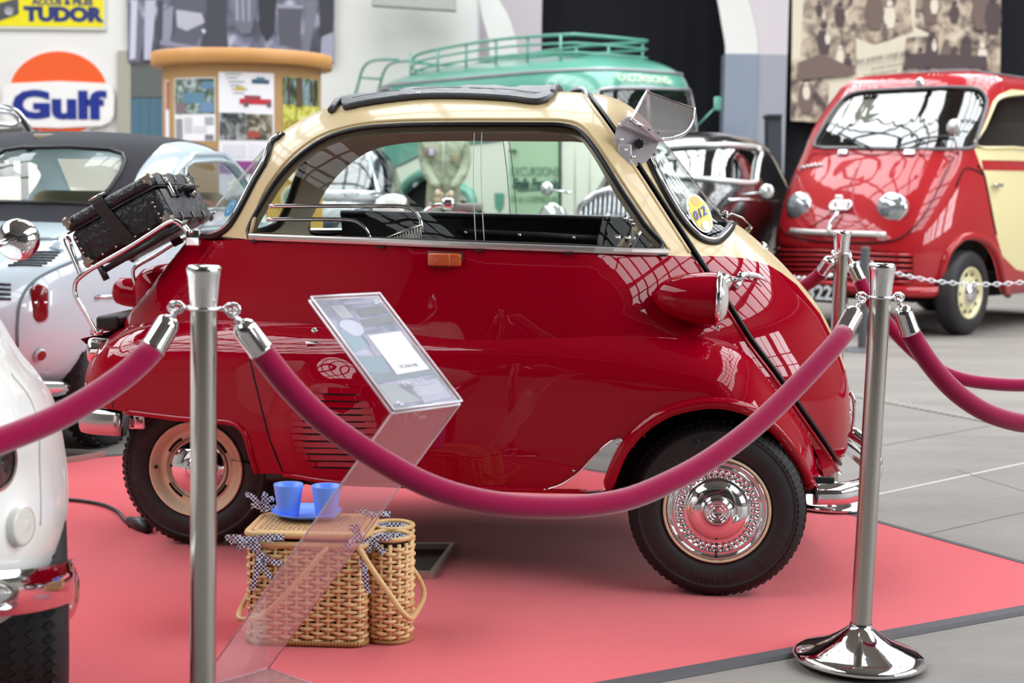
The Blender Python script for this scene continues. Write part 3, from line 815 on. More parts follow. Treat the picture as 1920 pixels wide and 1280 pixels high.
# ---- wheels
def wheel(cx, y_out, kind, side=-1, Rt=0.2455, wd=0.125, rot=0.0):
    w = bpy.data.objects.new('wheel', None); COL.objects.link(w); w.parent = car; w.empty_display_size = 0.05
    w.matrix_basis = Matrix.Translation((cx, y_out, Rt)) @ (Matrix.Rotation(PI, 4, 'Z') if side > 0 else Matrix.Identity(4)) @ Matrix.Rotation(rot, 4, 'Y')
    k = Rt / 0.2455
    pr = [(.145, .030), (.150, .012), (.158, .004), (.172, -.001), (.190, -.002), (.206, .003), (.214, .006), (.2145, .0045), (.219, .0055), (.229, .012), (.238, .022), (.2425, .032), (.2445, .062), (.2425, .093), (.238, .103), (.225, .117), (.200, .125), (.160, .120), (.150, .100)]
    pr = [(r_ * k, z * wd / .125) for r_, z in pr]
    lathe(pr, 72, 'Y').build('tyre', TYRE, w)
    g = G()
    n = 84
    for i in range(n):
        for j in range(3):
            a = 2 * PI * (i + j * 0.24) / n
            c, s = math.cos(a), math.sin(a)
            rad = np.array([c, 0, s]); tan = np.array([-s, 0, c]); ax = np.array([0, 1, 0])
            p0 = rad * (.2215 * k) + ax * .0055; p1 = rad * (.2405 * k) + ax * .0235
            o_ = (rad * .5 - ax) * .0028; tt = tan * .0013
            v = [p0 - tt, p0 + tt, p1 + tt, p1 - tt, p0 - tt + o_, p0 + tt + o_, p1 + tt + o_, p1 - tt + o_]
            g.add(v, [(4, 5, 6, 7), (0, 1, 5, 4), (1, 2, 6, 5), (2, 3, 7, 6), (3, 0, 4, 7)])
    for i in range(70):
        for j, yy in enumerate((.030, .045, .060, .075, .090)):
            a = 2 * PI * (i + .5 * (j % 2)) / 70; c, s = math.cos(a), math.sin(a)
            rad = np.array([c, 0, s]); tan = np.array([-s, 0, c])
            p = rad * (.2435 * k) + np.array([0, yy * wd / .125, 0])
            d1 = tan * .008; d2 = np.array([0, .006, 0]); o_ = rad * .0022
            v = [p - d1 - d2 * .3, p - d2, p + d1 + d2 * .3, p + d2]
            v += [q + o_ for q in v]
            g.add(v, [(4, 5, 6, 7), (0, 1, 5, 4), (1, 2, 6, 5), (2, 3, 7, 6), (3, 0, 4, 7)])
    g.build('tread', TYRE, w, smooth=False, kind='stuff')
    g = G()
    for i in range(12):
        a = 2 * PI * i / 12 + .2; c, s = math.cos(a), math.sin(a)
        P = [(c * r_ * k, y_ - .001, s * r_ * k) for r_, y_ in ((.168, .001), (.180, -.002), (.192, -.002), (.204, .002))]
        tube(P, 0.0008, 4, g=g)
    lathe([(.2145 * k, .0035), (.2155 * k, .0030), (.2165 * k, .0045)], 72, 'Y', g=g)
    g.build('sidewall_ribs', mat('tyre_rib', '#39363a', 0.6), w)
    for txt, ang, r_, sz in ((('4.80-10', -90 - 4, .196, .020), ('730', 198, .190, .014), ('57 J', 232, .196, .014), ('HEID', 102, .200, .022)) if kind == 'front' else (('4.80-10', 205, .196, .020), ('4.80-10', 25, .196, .020), ('730', 115, .190, .014), ('57 J', 150, .196, .014))):
        n_ = len(txt)
        a0 = R(ang)
        def bend(co, a0=a0, r_=r_):
            a = a0 - co.x / (r_ * k); rr_ = r_ * k + co.y
            return Vector((math.cos(a) * rr_, -0.0022 - co.z + (0.004 if rr_ > .205 * k else 0.0006), math.sin(a) * rr_))
        text('raised_lettering', txt, sz, mat('tyre_letters', '#2c2a2c', 0.5), w, None, extrude=0.001, space=1.15, flat_to=bend)
    rimc = mat('cream_wheel_paint', '#e6d2b0', 0.35, coat=0.4)
    if kind == 'front':
        lathe([(.1475, .016), (.1485, .006), (.146, .001), (.141, .002), (.139, .010), (.137, .022), (.10, .03), (.03, .03)], 64, 'Y').build('rim', rimc, w, label='cream wheel rim')
        h = lathe([(.139, .012), (.138, .004), (.134, .001), (.130, .004), (.127, .010), (.123, .007), (.119, .002), (.114, .004), (.113, .007), (.095, .009), (.093, .004), (.088, .001), (.084, .002), (.080, -.003), (.068, -.011), (.052, -.016), (.040, -.0175), (.038, -.022), (.034, -.027), (.030, -.029), (.0285, -.027), (.026, -.026), (0, -.0265)], 72, 'Y').build('hubcap', CHROME, w, label='chrome hubcap with beaded ring')
        g = G()
        for i in range(38):
            a = 2 * PI * i / 38
            M_ = Matrix.Rotation(-a, 4, 'Y') @ Matrix.Translation((.104, .004, 0)) @ Matrix.Rotation(R(24), 4, 'Y') @ Matrix.Diagonal((.0105, .006, .0056, 1))
            lathe([(0, 1), (.5, .86), (.87, .5), (1, 0), (.87, -.5), (.5, -.86), (0, -1)], 8, 'Y', M=M_, g=g)
        g.build('beading', CHROME, w)
        em = lathe([(.0245, -.0262), (.0240, -.0285), (.0222, -.0285), (.0218, -.0268), (.0150, -.0268), (.0145, -.0282), (.0135, -.0282), (.013, -.0270), (0, -.0270)], 32, 'Y').build('hub_emblem', CHROME, w, label='round chrome emblem with quartered centre')
        for q in (1, 3):
            a = np.linspace(q * PI / 2, (q + 1) * PI / 2, 8)
            v = [(0, -.0274, 0)] + [(.0128 * math.cos(t), -.0274, .0128 * math.sin(t)) for t in a]
            mk('emblem_quarter', v, [(0, i + 1, i + 2) for i in range(7)], mat('emblem_dull', '#77757a', .5), w, smooth=False)
        for i, ch in enumerate('BMW'):
            a0 = R(-52 - i * 38)
            text('emblem_letter', ch, .0075, mat('emblem_dull'), w, Matrix.Translation((math.cos(a0) * .0183, -.0274, math.sin(a0) * .0183)) @ Matrix.Rotation(PI / 2, 4, 'X') @ Matrix.Rotation(a0 + PI / 2, 4, 'Z'), extrude=0.0004)
        g = tube([(0.0, -.001, -.112), (0.001, -.004, -.122), (0.001, -.008, -.130)], [.004, .0045, .005], 10)
        g.build('valve_stem', BLACK, w)
    else:
        lathe([(.1490 * k, .018), (.1505 * k, .006), (.148 * k, .001), (.144 * k, .002), (.140 * k, .008), (.128 * k, .014), (.124 * k, .026), (.112 * k, .030), (.108 * k, .026), (.102 * k, .024), (.0985 * k, .030), (.09 * k, .034), (.02, .034)], 64, 'Y').build('rim', rimc, w, label='cream wheel disc')
        lathe([(.094 * k, .030), (.0945 * k, .022), (.092 * k, .018), (.084 * k, .010), (.066 * k, -.002), (.045 * k, -.008), (.028 * k, -.010), (.026 * k, -.014), (.016 * k, -.019), (0, -.020)], 56, 'Y').build('hubcap', CHROME, w, label='plain domed chrome hubcap')
        for i in range(4):
            a0 = PI / 4 + i * PI / 2
            P = [(math.cos(a) * .1045 * k, .0255, math.sin(a) * .1045 * k) for a in np.linspace(a0 - .28, a0 + .28, 8)]
            tube(P, 0.0042, 6).build('vent_slot', VOID, w)
        P = [(-.128 * k, .012, .004), (-.128 * k, .004, .004), (-.126 * k, -.004, .003)]
        tube(P, .005, 8).build('valve_stem', BLACK, w)
    return w
wheel(0.0, -0.70, 'front')
wheel(0.0, 0.70, 'front', side=1)
RWX = float(L(366, 890, -0.34)[0])
wheel(RWX, -0.34, 'rear', Rt=0.2440)
wheel(RWX, 0.34, 'rear', side=1, Rt=0.2440)

# ---- dark underside, axles and wheel houses
g = box((-.55, 0, .33), (1.15, 1.1, .16)); box((-1.45, 0, .42), (0.7, .52, .20), g=g)
g.build('floor_pan', VOID, car, smooth=False)
for s in (-1, 1):
    g = G()
    box((-.07, s * .44, .44), (.50, .02, .40), g=g)
    box((-.33, s * .58, .40), (.02, .20, .34), g=g)
    v = []; n_ = 14
    for i in range(n_ + 1):
        a = PI * (0.03 + .94 * i / n_); c_, s_ = math.cos(a), math.sin(a)
        v += [(-.0 + c_ * .31, s * .43, .27 + s_ * .27), (-.0 + c_ * .31, s * (WB(np.array([c_ * .31]), np.array([.27 + s_ * .27]))[0] - .025), .27 + s_ * .27)]
    g.add(v, [(2 * i, 2 * i + 1, 2 * i + 3, 2 * i + 2) for i in range(n_)])
    g2 = box((RWX + .05, s * .20, .50), (.62, .02, .34))
    v = [(RWX + .40, s * .20, .25), (RWX + .40, s * .58, .25), (RWX + .40, s * .58, .47), (RWX + .40, s * .20, .47), (RWX + .36, s * .20, .67)]
    g2.add(v, [(0, 1, 2, 3), (3, 2, 4)]).build('wheel_housing', VOID, car, smooth=False)
    g.build('wheel_housing', VOID, car, smooth=False)
tube([(0, -.66, .245), (0, .66, .245)], .025, 10).build('front_axle', VOID, car)
tube([(RWX, -.3, .244), (RWX, .3, .244)], .03, 10).build('rear_axle', VOID, car)
tube([L(500, 893, -.5), L(545, 895, -.5), L(640, 912, -.5)], .012, 8).build('exhaust_pipe', mat('dull_pipe', '#3a3028', .6, .6), car)
box(tuple(L(812, 914, -.6)), (.05, .05, .02)).build('jacking_point', BLACK, car, smooth=False)

# ---- head lamp pods
HP = L(1342, 560, -0.66)
for s in (-1, 1):
    M_ = Matrix.Translation((HP[0], s * .665, HP[2])) @ Matrix.Rotation(R(2), 4, 'Y')
    pr = [(0.0725 * math.sqrt(max(0, 1 - ((0.0 - x) / .172) ** 2.2)) if x < 0 else .0725, x) for x in [-.172, -.171, -.168, -.162, -.152, -.138, -.12, -.1, -.075, -.05, -.025, 0]]
    pod = lathe(pr, 40, 'X', M=M_).build('headlamp_pod', RED, car, label='bullet-shaped red headlamp pod')
    lathe([(.0715, -.002), (.0765, .001), (.0775, .006), (.0755, .012), (.071, .015), (.067, .013)], 40, 'X', M=M_).build('headlamp_rim', CHROME, pod)
    lathe([(.069, .012), (.060, .022), (.045, .030), (.025, .035), (0, .036)], 36, 'X', M=M_).build('headlamp_lens', mat('frosted_lens', '#c9c4c0', .12, coat=1, spec=.8), pod)
    tube([(HP[0] - .05, s * .62, HP[2] - .03), (HP[0] - .04, s * .55, HP[2] - .07)], [.04, .05], 14).build('pod_foot', RED, pod)
    box((HP[0] + .008, s * .668, HP[2] - .081), (.008, .010, .014), bev=.002).build('rim_clip', CHROME, pod)
# ---- door handle
def Ls(P): return [L(*p) for p in P]
def ysurf(px, py):
    q = SA(px, py); return -float(WA(q[0], q[1]))
def Lg(P, gap):
    return [L(x, y, ysurf(x, y) - gap_) for (x, y), gap_ in zip(P, gap if hasattr(gap, '__len__') else [gap] * len(P))]
h = tube([L(1349,528,-.665)] + Lg([(1360,528),(1373,527),(1385,524)], [.09, .05, .035]), [.026, .022, .014, .010], 16).build('door_handle', CHROME, car, label='chrome door lever')
lathe([(0, .012), (.010, .011), (.0125, .006), (.0125, -.006)], 16, M=facing(Lg([(1388, 518)], .035)[0], (0.3, -1, .2))).build('handle_pivot', CHROME, h)
tube(Lg([(1386,519),(1400,514),(1416,516),(1430,521),(1439,528)], .03), [.007, .0085, .008, .006, .003], 10, flat=.6).build('handle_lever', CHROME, h)
tube(Lg([(1376,538),(1384,534),(1392,524)], [.0, .012, .03]), [.012, .009, .007], 12).build('handle_base', CHROME, h)

# ---- bumpers
def flatbar(P, hgt, thk, g=None, n=8):
    """rounded bar swept along P in plan, tall hgt"""
    P = np.asarray(P, float); g = g or G(); t = np.gradient(P, axis=0); v = []
    sec = [(math.cos(a), math.sin(a)) for a in np.linspace(-PI / 2, PI / 2, n)]
    m_ = len(sec) + 2
    for p, d in zip(P, t):
        o_ = np.array([d[1], -d[0], 0]); o_ /= np.linalg.norm(o_) + 1e-9
        for c_, s_ in sec: v.append(p + o_ * thk * abs(c_) ** .6 + np.array([0, 0, s_ * hgt / 2]))
        v.append(p + np.array([0, 0, hgt / 2]) - o_ * .004); v.append(p - np.array([0, 0, hgt / 2]) - o_ * .004)
    f = [(i * m_ + k, i * m_ + (k + 1) % m_, (i + 1) * m_ + (k + 1) % m_, (i + 1) * m_ + k) for i in range(len(P) - 1) for k in range(m_)]
    f += [tuple(range(m_ - 1, -1, -1)), tuple((len(P) - 1) * m_ + k for k in range(m_))]
    return g.add(v, f)
zf = L(1570, 912, -.45)[2]
a = L(1532, 918, -.58)
_h = [(a[0] - .01, -.575, zf), (a[0] + .07, -.55, zf), (a[0] + .13, -.47, zf), (a[0] + .17, -.33, zf), (a[0] + .19, -.15, zf)]
fb = spline(_h + [(a[0] + .195, 0, zf)] + [(x, -y, z) for x, y, z in _h[::-1]], 6)
flatbar(fb[::1], .062, .03).build('front_bumper', CHROME, car, label='chrome front bumper')
for s in (-1, 1):
    tube(spline([(a[0] + .175, s * .40, zf + .01), (a[0] + .185, s * .40, zf + .06), (a[0] + .165, s * .39, zf + .11), (a[0] + .11, s * .37, zf + .15)], 5), [.018] * 16, 12).build('overrider', CHROME, car)
    box((a[0] - .03, s * .55, zf + .02), (.16, .012, .05), M=None, bev=.003).build('bumper_bracket', BLACK, car)
zr = L(195, 783, -.4)[2]
b = L(236, 783, -.40)
XB = XT + 0.045; zr -= .010
rb = spline([(b[0], .43, zr), (b[0] - .12, .40, zr), (XB, .33, zr), (XB - .03, .2, zr), (XB - .035, 0, zr), (XB - .03, -.2, zr), (XB, -.33, zr), (b[0] - .12, -.40, zr), (b[0], -.43, zr)], 6)
flatbar(rb, .082, .022).build('rear_bumper', mat('bumper_satin', '#c2bfbd', .2, 1.0), car, label='chrome rear bumper')
box((b[0] + .03, -.38, zr + .01), (.05, .02, .07), bev=.006).build('bumper_bracket', CHROME, car)
# tail lamps
for s in (-1, 1):
    c_ = (XT + .035, s * .24, L(153, 662, -.33)[2])
    M_ = Matrix.Translation(c_) @ Matrix.Rotation(-s * R(8), 4, 'Z')
    t_ = lathe([(.038, .05), (.041, .0), (.040, -.012), (.037, -.014)], 30, 'X', M=M_).build('tail_lamp', CHROME, car)
    lathe([(.037, -.012), (.031, -.017), (.02, -.02), (0, -.021)], 24, 'X', M=M_).build('lens', mat('red_lens', '#8a0c14', .15, coat=1), t_)
# far rear wing hump with its lamp, showing behind the tail
pp = [L(292, 560, .35)[[0, 2]]]
for s in (1,):
    hh = L(300, 555, .30)
    o_ = lathe([(0, .155), (.05, .15), (.085, .12), (.10, .08), (.104, .03), (.104, -.06), (.09, -.16)], 28, M=Matrix.Translation((hh[0] + .02, .30, hh[2] - .02)) @ Matrix.Rotation(R(-14), 4, 'Y') @ Matrix.Diagonal((1.0, 1.0, .85, 1))).build('rear_hump', RED, car, label='red hump behind the rear window')
    M_ = Matrix.Translation(tuple(L(243, 548, .30))) @ Matrix.Rotation(R(8), 4, 'Y')
    lathe([(0, -.055), (.03, -.053), (.045, -.04), (.05, -.01), (.05, .12)], 24, 'X', M=M_).build('hump_cap', RED, o_)
g = box(tuple(L(232, 600, .1)), (.08, .3, .05), M=None, bev=.01); g.build('plate_lamp', BLACK, car)

# ---- luggage rack
rk = tube(spline(Ls([(352,441,-.27),(345,428,-.27),(332,416,-.27),(317,417,-.27),(280,440,-.27),(240,465,-.27),(175,502,-.27),(152,518,-.27),(141,532,-.27),(142,555,-.27),(160,587,-.27),(181,624,-.27)]), 6), .0075, 10).build('luggage_rack', CHROME, car, label='chrome tubular luggage rack on the tail')
tube(spline(Ls([(151,519,-.26),(136,484,-.26),(122,452,-.26),(124,446,-.25),(130,449,-.20),(140,482,-.20),(153,515,-.20)]), 6), .006, 8).build('rack_hoop', CHROME, rk)
tube(spline(Ls([(364,438,.25),(326,457,.25),(289,480,.25),(256,499,.25),(249,512,.25),(254,532,.25),(264,560,.25)]), 6), .0075, 8).build('rack_rail', CHROME, rk)
tube(spline(Ls([(334,420,-.24),(360,409,.05),(386,404,.24),(404,398,.26)]), 6), .006, 8).build('rack_rail', CHROME, rk)
tube(spline(Ls([(318,432,-.1),(350,418,0.05),(372,402,.2)]), 6), .006, 8).build('rack_rail', CHROME, rk)
for yy in (-.22, -.12):
    tube(Ls([(338,424,yy),(196,506,yy)]), .010, 8, flat=.7).build('rack_bar', BLACK, rk)
tube(Ls([(188,500,-.22),(200,524,-.22)]), .011, 10).build('rack_foot', BLACK, rk)
box(tuple(L(362, 446, -.28)), (.045, .014, .05), M=None, bev=.004).xf(Matrix.Identity(4)).build('rack_bracket', CHROME, rk)
lathe([(0, .01), (.006, .009), (.008, 0)], 12, M=facing(L(358, 436, -.292), (0, -1, 0))).build('bracket_bolt', STEEL, rk)
tube(Ls([(344,425,-.28),(372,460,-.28)]), .011, 8, flat=.5).build('rack_clamp', CHROME, rk)
tube(Ls([(172,622,-.26),(190,622,-.27)]), .011, 8).build('rack_foot', CHROME, rk)

# ---- inside: rails, net, column, trim ledge
tube(spline(Ls([(505,386,-.40),(560,386,-.40),(700,386,-.40),(755,387,-.40),(775,394,-.40),(788,412,-.40),(791,440,-.40)]), 5), .006, 8).build('parcel_rail', CHROME, car)
tube(spline(Ls([(500,411,-.40),(560,411,-.40),(650,412,-.40),(675,420,-.40),(690,436,-.40),(696,460,-.40)]), 5), .006, 8).build('parcel_rail', CHROME, car)
g = G()
for i in range(15):
    t = i / 14
    a_ = L(714 + 74 * t, 452 - 31 * t, -.42); b_ = L(712 + 79 * (t + .02), 462, -.42); c_ = L(708 + 79 * (t - .02), 462, -.42)
    tube([a_, b_], .0012, 4, g=g); tube([a_, c_], .0012, 4, g=g)
net = g.build('parcel_net', mat('net_cord', '#c8c4ba', .8), car)
tube(Ls([(712,452,-.42),(790,421,-.42)]), .004, 8).build('net_bar', STEEL, net)
tube([(x, float(WA(x, 1.02)) - .045, z) for x, z in zip(np.array([-1.30, -1.1, -.9, -.6, -.3, -.1, .05]), np.linspace(1.03, 1.015, 7))], .012, 8).build('inner_ledge', TRIM_BLACK, car)
_ix = np.array([-1.30, -1.1, -.9, -.6, -.3, -.1, .05]); _iz = np.linspace(1.03, 1.015, 7)
_iv = [(x, float(WA(x, z)) - .045, z) for x, z in zip(_ix, _iz)] + [(x, float(WA(x, .8)) - .045, .8) for x in _ix]
mk('inner_panel', _iv, [(i, i + 1, i + 8, i + 7) for i in range(6)], TRIM_BLACK, car, smooth=False)
tube(Ls([(816,430,.55),(960,438,.55),(1130,446,.55)]), .010, 6, flat=.4).build('door_pull', mat('door_pull_grey', '#3a3a40', .4), car)
for px, py in ((873, 436), (974, 441), (1076, 446)):
    lathe([(0, .003), (.005, .002), (.006, 0)], 8, M=facing(L(px, py, .53), (0, -1, 0))).build('screw', CHROME, car)
tube(Ls([(1215,405,-.2),(1190,432,-.2),(1160,470,-.2)]), .014, 12).build('steering_column', CREAM, car)
tube(Ls([(1205,425,-.25),(1172,480,-.25)]), .008, 10).build('column_tube', CHROME, car)
for px, py in ((1159, 446), (1178, 447), (1173, 410), (1184, 413), (1189, 420)):
    lathe([(0, .012), (.008, .009), (.011, 0), (.008, -.009), (0, -.012)], 12, M=facing(L(px, py, -.28), (0, -1, 0))).build('clamp_knob', CHROME, car)
box(tuple(L(1178, 432, -.26)), (.02, .015, .07), bev=.004).build('column_clamp', mat('clamp_dark', '#3b3a3c', .3, .8), car)
g = box((-.90, 0, .62), (.40, .92, .18), bev=.05); box((-1.12, 0, .78), (.14, .86, .28), bev=.05, g=g)
g.build('bench_seat', TRIM_BLACK, car)

# ---- sun visor bracket at the corner of the windscreen
PL = mat('visor_plate', '#bab7bd', .4, .25)
VY = ysurf(1178, 285) - .03
pl = [(1163,226),(1237,262),(1228,285),(1212,303),(1187,315),(1173,300),(1150,262),(1156,240)]
v = Ls([(x, y, VY + .0006 * (x - 1150)) for x, y in pl]); v2 = [p + np.array([0, .006, 0]) for p in v]
n_ = len(pl)
vis = mk('sun_visor', v + v2, [tuple(range(n_))[::-1], tuple(range(n_, 2 * n_))] + [(i, (i + 1) % n_, n_ + (i + 1) % n_, n_ + i) for i in range(n_)], PL, car, smooth=False, label='steel visor plate with tinted curved blade')
lf = [(1213,172,VY+.22),(1201,192,VY+.17),(1193,207,VY+.11),(1187,217,VY+.05),(1182,225,VY)]
rt = [(1303,204,VY+.22),(1299,230,VY+.18),(1287,248,VY+.12),(1266,258,VY+.06),(1238,262,VY)]
A_ = spline(Ls(lf), 5); B_ = spline(Ls(rt), 5)
v = []; m_ = 8
for p, q in zip(A_, B_):
    for k in range(m_ + 1): v.append(p + (q - p) * k / m_)
f = [(i * (m_ + 1) + k, i * (m_ + 1) + k + 1, (i + 1) * (m_ + 1) + k + 1, (i + 1) * (m_ + 1) + k) for i in range(len(A_) - 1) for k in range(m_)]
mk('visor_blade', v, f, glass_mat('visor_tinted', (.62, .42, .48), .45, rough=.05, haze=.15), vis)
for P in (A_, B_): tube(P, .006, 8, flat=.6).build('visor_frame', CHROME, vis)
tube([A_[0], B_[0]], .0025, 6).build('visor_frame', mat('visor_edge', '#6b4a4a', .3), vis)
mk('visor_clamp', Ls([(1170,222,VY-.01),(1182,218,VY),(1240,257,VY+.05),(1236,266,VY+.04),(1163,232,VY-.01)]), [(0, 1, 2, 3, 4)], mat('bright_plate', '#d8d4dc', .25, .7), vis, smooth=False)
for px, py in [(1182,227),(1200,236),(1217,243),(1234,249)]:
    lathe([(0, .003), (.0025, .002), (.003, 0)], 8, M=facing(L(px, py, VY - .012), (0, -1, .3))).build('rivet', BLACK, vis)
for px, py in [(1166,262),(1188,294),(1163,234),(1174,281)]:
    lathe([(0, .006), (.0045, .0045), (.0065, 0)], 14, M=facing(L(px, py, VY - .001), (0, -1, 0))).build('bolt', CHROME, vis)
box(tuple(L(1172, 290, VY + .02)), (.04, .05, .06), bev=.006).build('visor_mount', PL, vis)
kn = G(); c_ = L(1198, 270, VY + .022); kv = []
for i in range(32):
    a_ = 2 * PI * i / 32; r_ = .0135 + .0022 * math.cos(8 * a_); kv.append((c_[0] + r_ * math.cos(a_), c_[1] - .016, c_[2] + r_ * math.sin(a_)))
kv2 = [(x, y + .016, z) for x, y, z in kv]
kn.add(kv + kv2, [tuple(range(31, -1, -1))] + [(i, (i + 1) % 32, 32 + (i + 1) % 32, 32 + i) for i in range(32)]).build('knob', BLACK, vis, smooth=False)

# ---- wiper at the far corner
tube(Ls([(1356,412,-.02),(1372,400,.0),(1392,408,.02),(1408,424,.05)]), .003, 6).build('wiper_arm', STEEL, door_o)
tube(Ls([(1408,424,.05),(1404,432,.05),(1397,431,.05)]), .008, 8, flat=.5).build('wiper_arm', mat('wiper_bracket', '#8b8679', .35, .8), door_o)
lathe([(0, .012), (.008, .01), (.012, 0), (.008, -.01)], 12, M=Matrix.Translation(Vector(L(1360, 402, -.05)))).build('wiper_pivot', CHROME, door_o)
lathe([(0, .006), (.014, .004), (.019, 0)], 20, M=facing(L(1435, 461, -.03), (.7, -.3, .6))).build('door_badge', CHROME, door_o)
tube(spline(Ls([(1594,735,.0),(1601,750,.0),(1602,775,.0),(1598,810,.0)]), 4), .006, 8, flat=.5).build('door_trim', CHROME, door_o)

# ---- stickers: windscreen roundel and rear-window badge
def decal(name, px, py, rx, rz, material, surf='A', off=0.004, shape=None, parent=None, n=36, side=-1, rot=0.0, sides=None):
    c_ = SA(px, py); v2 = [c_]
    for i in range(n):
        a_ = 2 * PI * i / n; k_ = 1 if shape is None else shape(a_)
        x_, z_ = rx * k_ * math.cos(a_), rz * k_ * math.sin(a_)
        v2.append(c_ + np.array([x_ * math.cos(rot) - z_ * math.sin(rot), x_ * math.sin(rot) + z_ * math.cos(rot)]))
    p, nn = liftA(np.array(v2), off, side)
    return mk(name, p, [(0, 1 + i, 1 + (i + 1) % n) for i in range(n)], material, parent or car, normals=nn)
wz = dict(parent=door_o)
rt_ = R(28)
decal('roundel', 1311, 400, .030, .062, mat('sticker_white', '#ecebe6', .5), off=.002, rot=rt_, **wz)
decal('roundel_ring', 1311, 400, .029, .060, mat('sticker_yellow', '#e9c338', .5), off=.003, rot=rt_, n=96, shape=lambda a: .93 if int(a / (2 * PI) * 26) % 2 else .83, **wz)
decal('roundel_mark', 1303, 378, .011, .015, mat('sticker_gold', '#d9ab53', .5), off=.004, rot=rt_, **wz)
decal('roundel_mark', 1322, 424, .011, .015, mat('sticker_greywhite', '#cfcfd2', .5), off=.004, rot=rt_, **wz)
def onwind(co, c=SA(1311, 402), a=R(20)):
    x_ = co.x * 0.62; z_ = co.y
    q = c + np.array([x_ * math.cos(a) - z_ * math.sin(a), x_ * math.sin(a) * 1.6 + z_ * math.cos(a)])
    p, n_ = liftA(np.array([q]), .0055, -1); return Vector(p[0])
text('roundel_number', '012', .040, mat('sticker_blue', '#2147a8', .5), door_o, None, extrude=0, bold=.0008, flat_to=onwind)
decal('window_badge', 433, 391, .018, .030, mat('badge_blue', '#2f7fb4', .5), off=.003, rot=R(-35))
decal('window_badge', 434, 390, .009, .017, mat('badge_pale', '#b7cfe0', .5), off=.004, rot=R(-35))
decal('window_badge', 434, 390, .006, .013, mat('badge_blue'), off=.005, rot=R(-35))
# ================================================================== BARRIER POSTS AND ROPES
VELVET = mat('crimson_velvet', '#9a0e45', 0.85, sheen=.8, spec=.1, bump=.3, bscale=500, bdist=.002)
def make_post(name, top, lean, label, group, h=None, base=True, lathe_n=48, rot=0.0):
    """top: world point of the cap's top; lean: small tilt in radians about Y"""
    hgt = h or top[2] - .0
    bx_ = top[0] - math.sin(lean) * hgt
    t = thing(name, label, 'barrier post', M=Matrix.Translation((bx_, top[1], 0.0098)) @ Matrix.Rotation(lean, 4, 'Y') @ Matrix.Rotation(rot, 4, 'Z'), group=group)
    H = hgt
    lathe([(0, H), (.028, H - .001), (.0315, H - .004), (.0325, H - .010), (.0315, H - .017), (.030, H - .022), (.0275, H - .05), (.0255, H - .076), (.025, H - .082)], lathe_n, M=None).build('cap', CHROME, t)
    lathe([(.0245, H - .08), (.0245, .075)], lathe_n).build('pole', STEEL, t, label='brushed steel tube')
    lathe([(.0255, H - .078), (.031, H - .079), (.031, H - .083), (.0255, H - .085)], lathe_n).build('ring_collar', CHROME, t)
    g = lathe([(.026, .092), (.027, .085), (.034, .079), (.048, .068), (.075, .050), (.11, .036), (.135, .028), (.150, .021), (.157, .012), (.158, .004), (.150, .002)], 72).build('base', CHROME, t, label='polished domed base')
    lathe([(.150, .0045), (.150, .0008), (.0, .0008)], 48).build('base_rubber', RUBBER, t)
    for s in (-1, 1):
        P = [(s * (.040 + .014 * (1 - math.cos(a))), .0, H - .081 + .010 * math.sin(a)) for a in np.linspace(0, 2 * PI, 12, endpoint=False)]
        tube([(s * .026, 0, H - .081), (s * .042, 0, H - .081)], .004, 8).build('loop', CHROME, t)
        tube(P, .0035, 8, closed=True).build('loop', CHROME, t)
    return t
PL_ = at(383, 506, 2.86); PR_ = at(1654, 500, 3.63); PF_ = at(1579, 437, 5.5)
pl_post = make_post('barrier_post', PL_, 0.010, 'chrome barrier post in front of the bubble car rear wheel', 'chrome rope barrier posts', rot=R(-8))
pr_post = make_post('barrier_post', PR_, 0.024, 'chrome barrier post at right with its domed base in view', 'chrome rope barrier posts', rot=R(25))
pf_post = make_post('barrier_post', PF_, 0.012, 'chrome barrier post behind the nose of the bubble car', 'chrome rope barrier posts', rot=R(50))
def hook_end(root, P0, P1, s):
    """chrome ferrule from P0 (rope side) to P1 (hook side) with ring links"""
    d = np.array(P1) - np.array(P0); Ln = np.linalg.norm(d); d /= Ln
    q = Vector(d).to_track_quat('Z', 'Y').to_matrix().to_4x4()
    M_ = Matrix.Translation(Vector(P0)) @ q
    fe = lathe([(.0235 * s, -.004), (.0245 * s, -.002), (.0245 * s, .002), (.0232 * s, .006), (.0232 * s, .048), (.021 * s, .057), (.015 * s, .064), (.008 * s, .068), (0, .069)], 28, M=M_)
    lathe([(.0, .0685), (.006, .068), (.0065, .074), (.004, .078)], 12, M=M_, g=fe)
    fe = fe.build('ferrule', CHROME, root)
    a = np.array(P0) + d * .074; b = np.array(P1)
    u = np.cross(d, [0, 1, 0]); u /= np.linalg.norm(u); w = np.cross(d, u)
    gap = max(.02, np.linalg.norm(b - a)); n = 2
    for i in range(n):
        c = a + d * gap * (i + .5) / n; ax = u if i % 2 else w
        P = [c + d * gap * .36 * math.cos(t) + ax * .0085 * math.sin(t) for t in np.linspace(0, 2 * PI, 14, endpoint=False)]
        tube(P, .0030, 7, closed=True).build('link', CHROME, root)
def rope(label, pts_, r=.0235, group=None, ends=(True, True), hooks=(None, None), shadow=None, name='velvet_rope'):
    P = resample(spline(pts_, 10), .03)
    c0 = P[len(P) // 2]
    t = thing(name, label, 'rope', (c0[0], c0[1], 0), group=group)
    inv = -np.array([c0[0], c0[1], 0])
    P = P + inv
    tube(P, r, 20).build('rope_cover', VELVET, t, label='crimson velvet rope')
    for k, e in enumerate(ends):
        if e:
            a, b = (P[0], np.array(hooks[0]) + inv) if k == 0 else (P[-1], np.array(hooks[1]) + inv)
            hook_end(t, a, b, r / .0235)
    return t
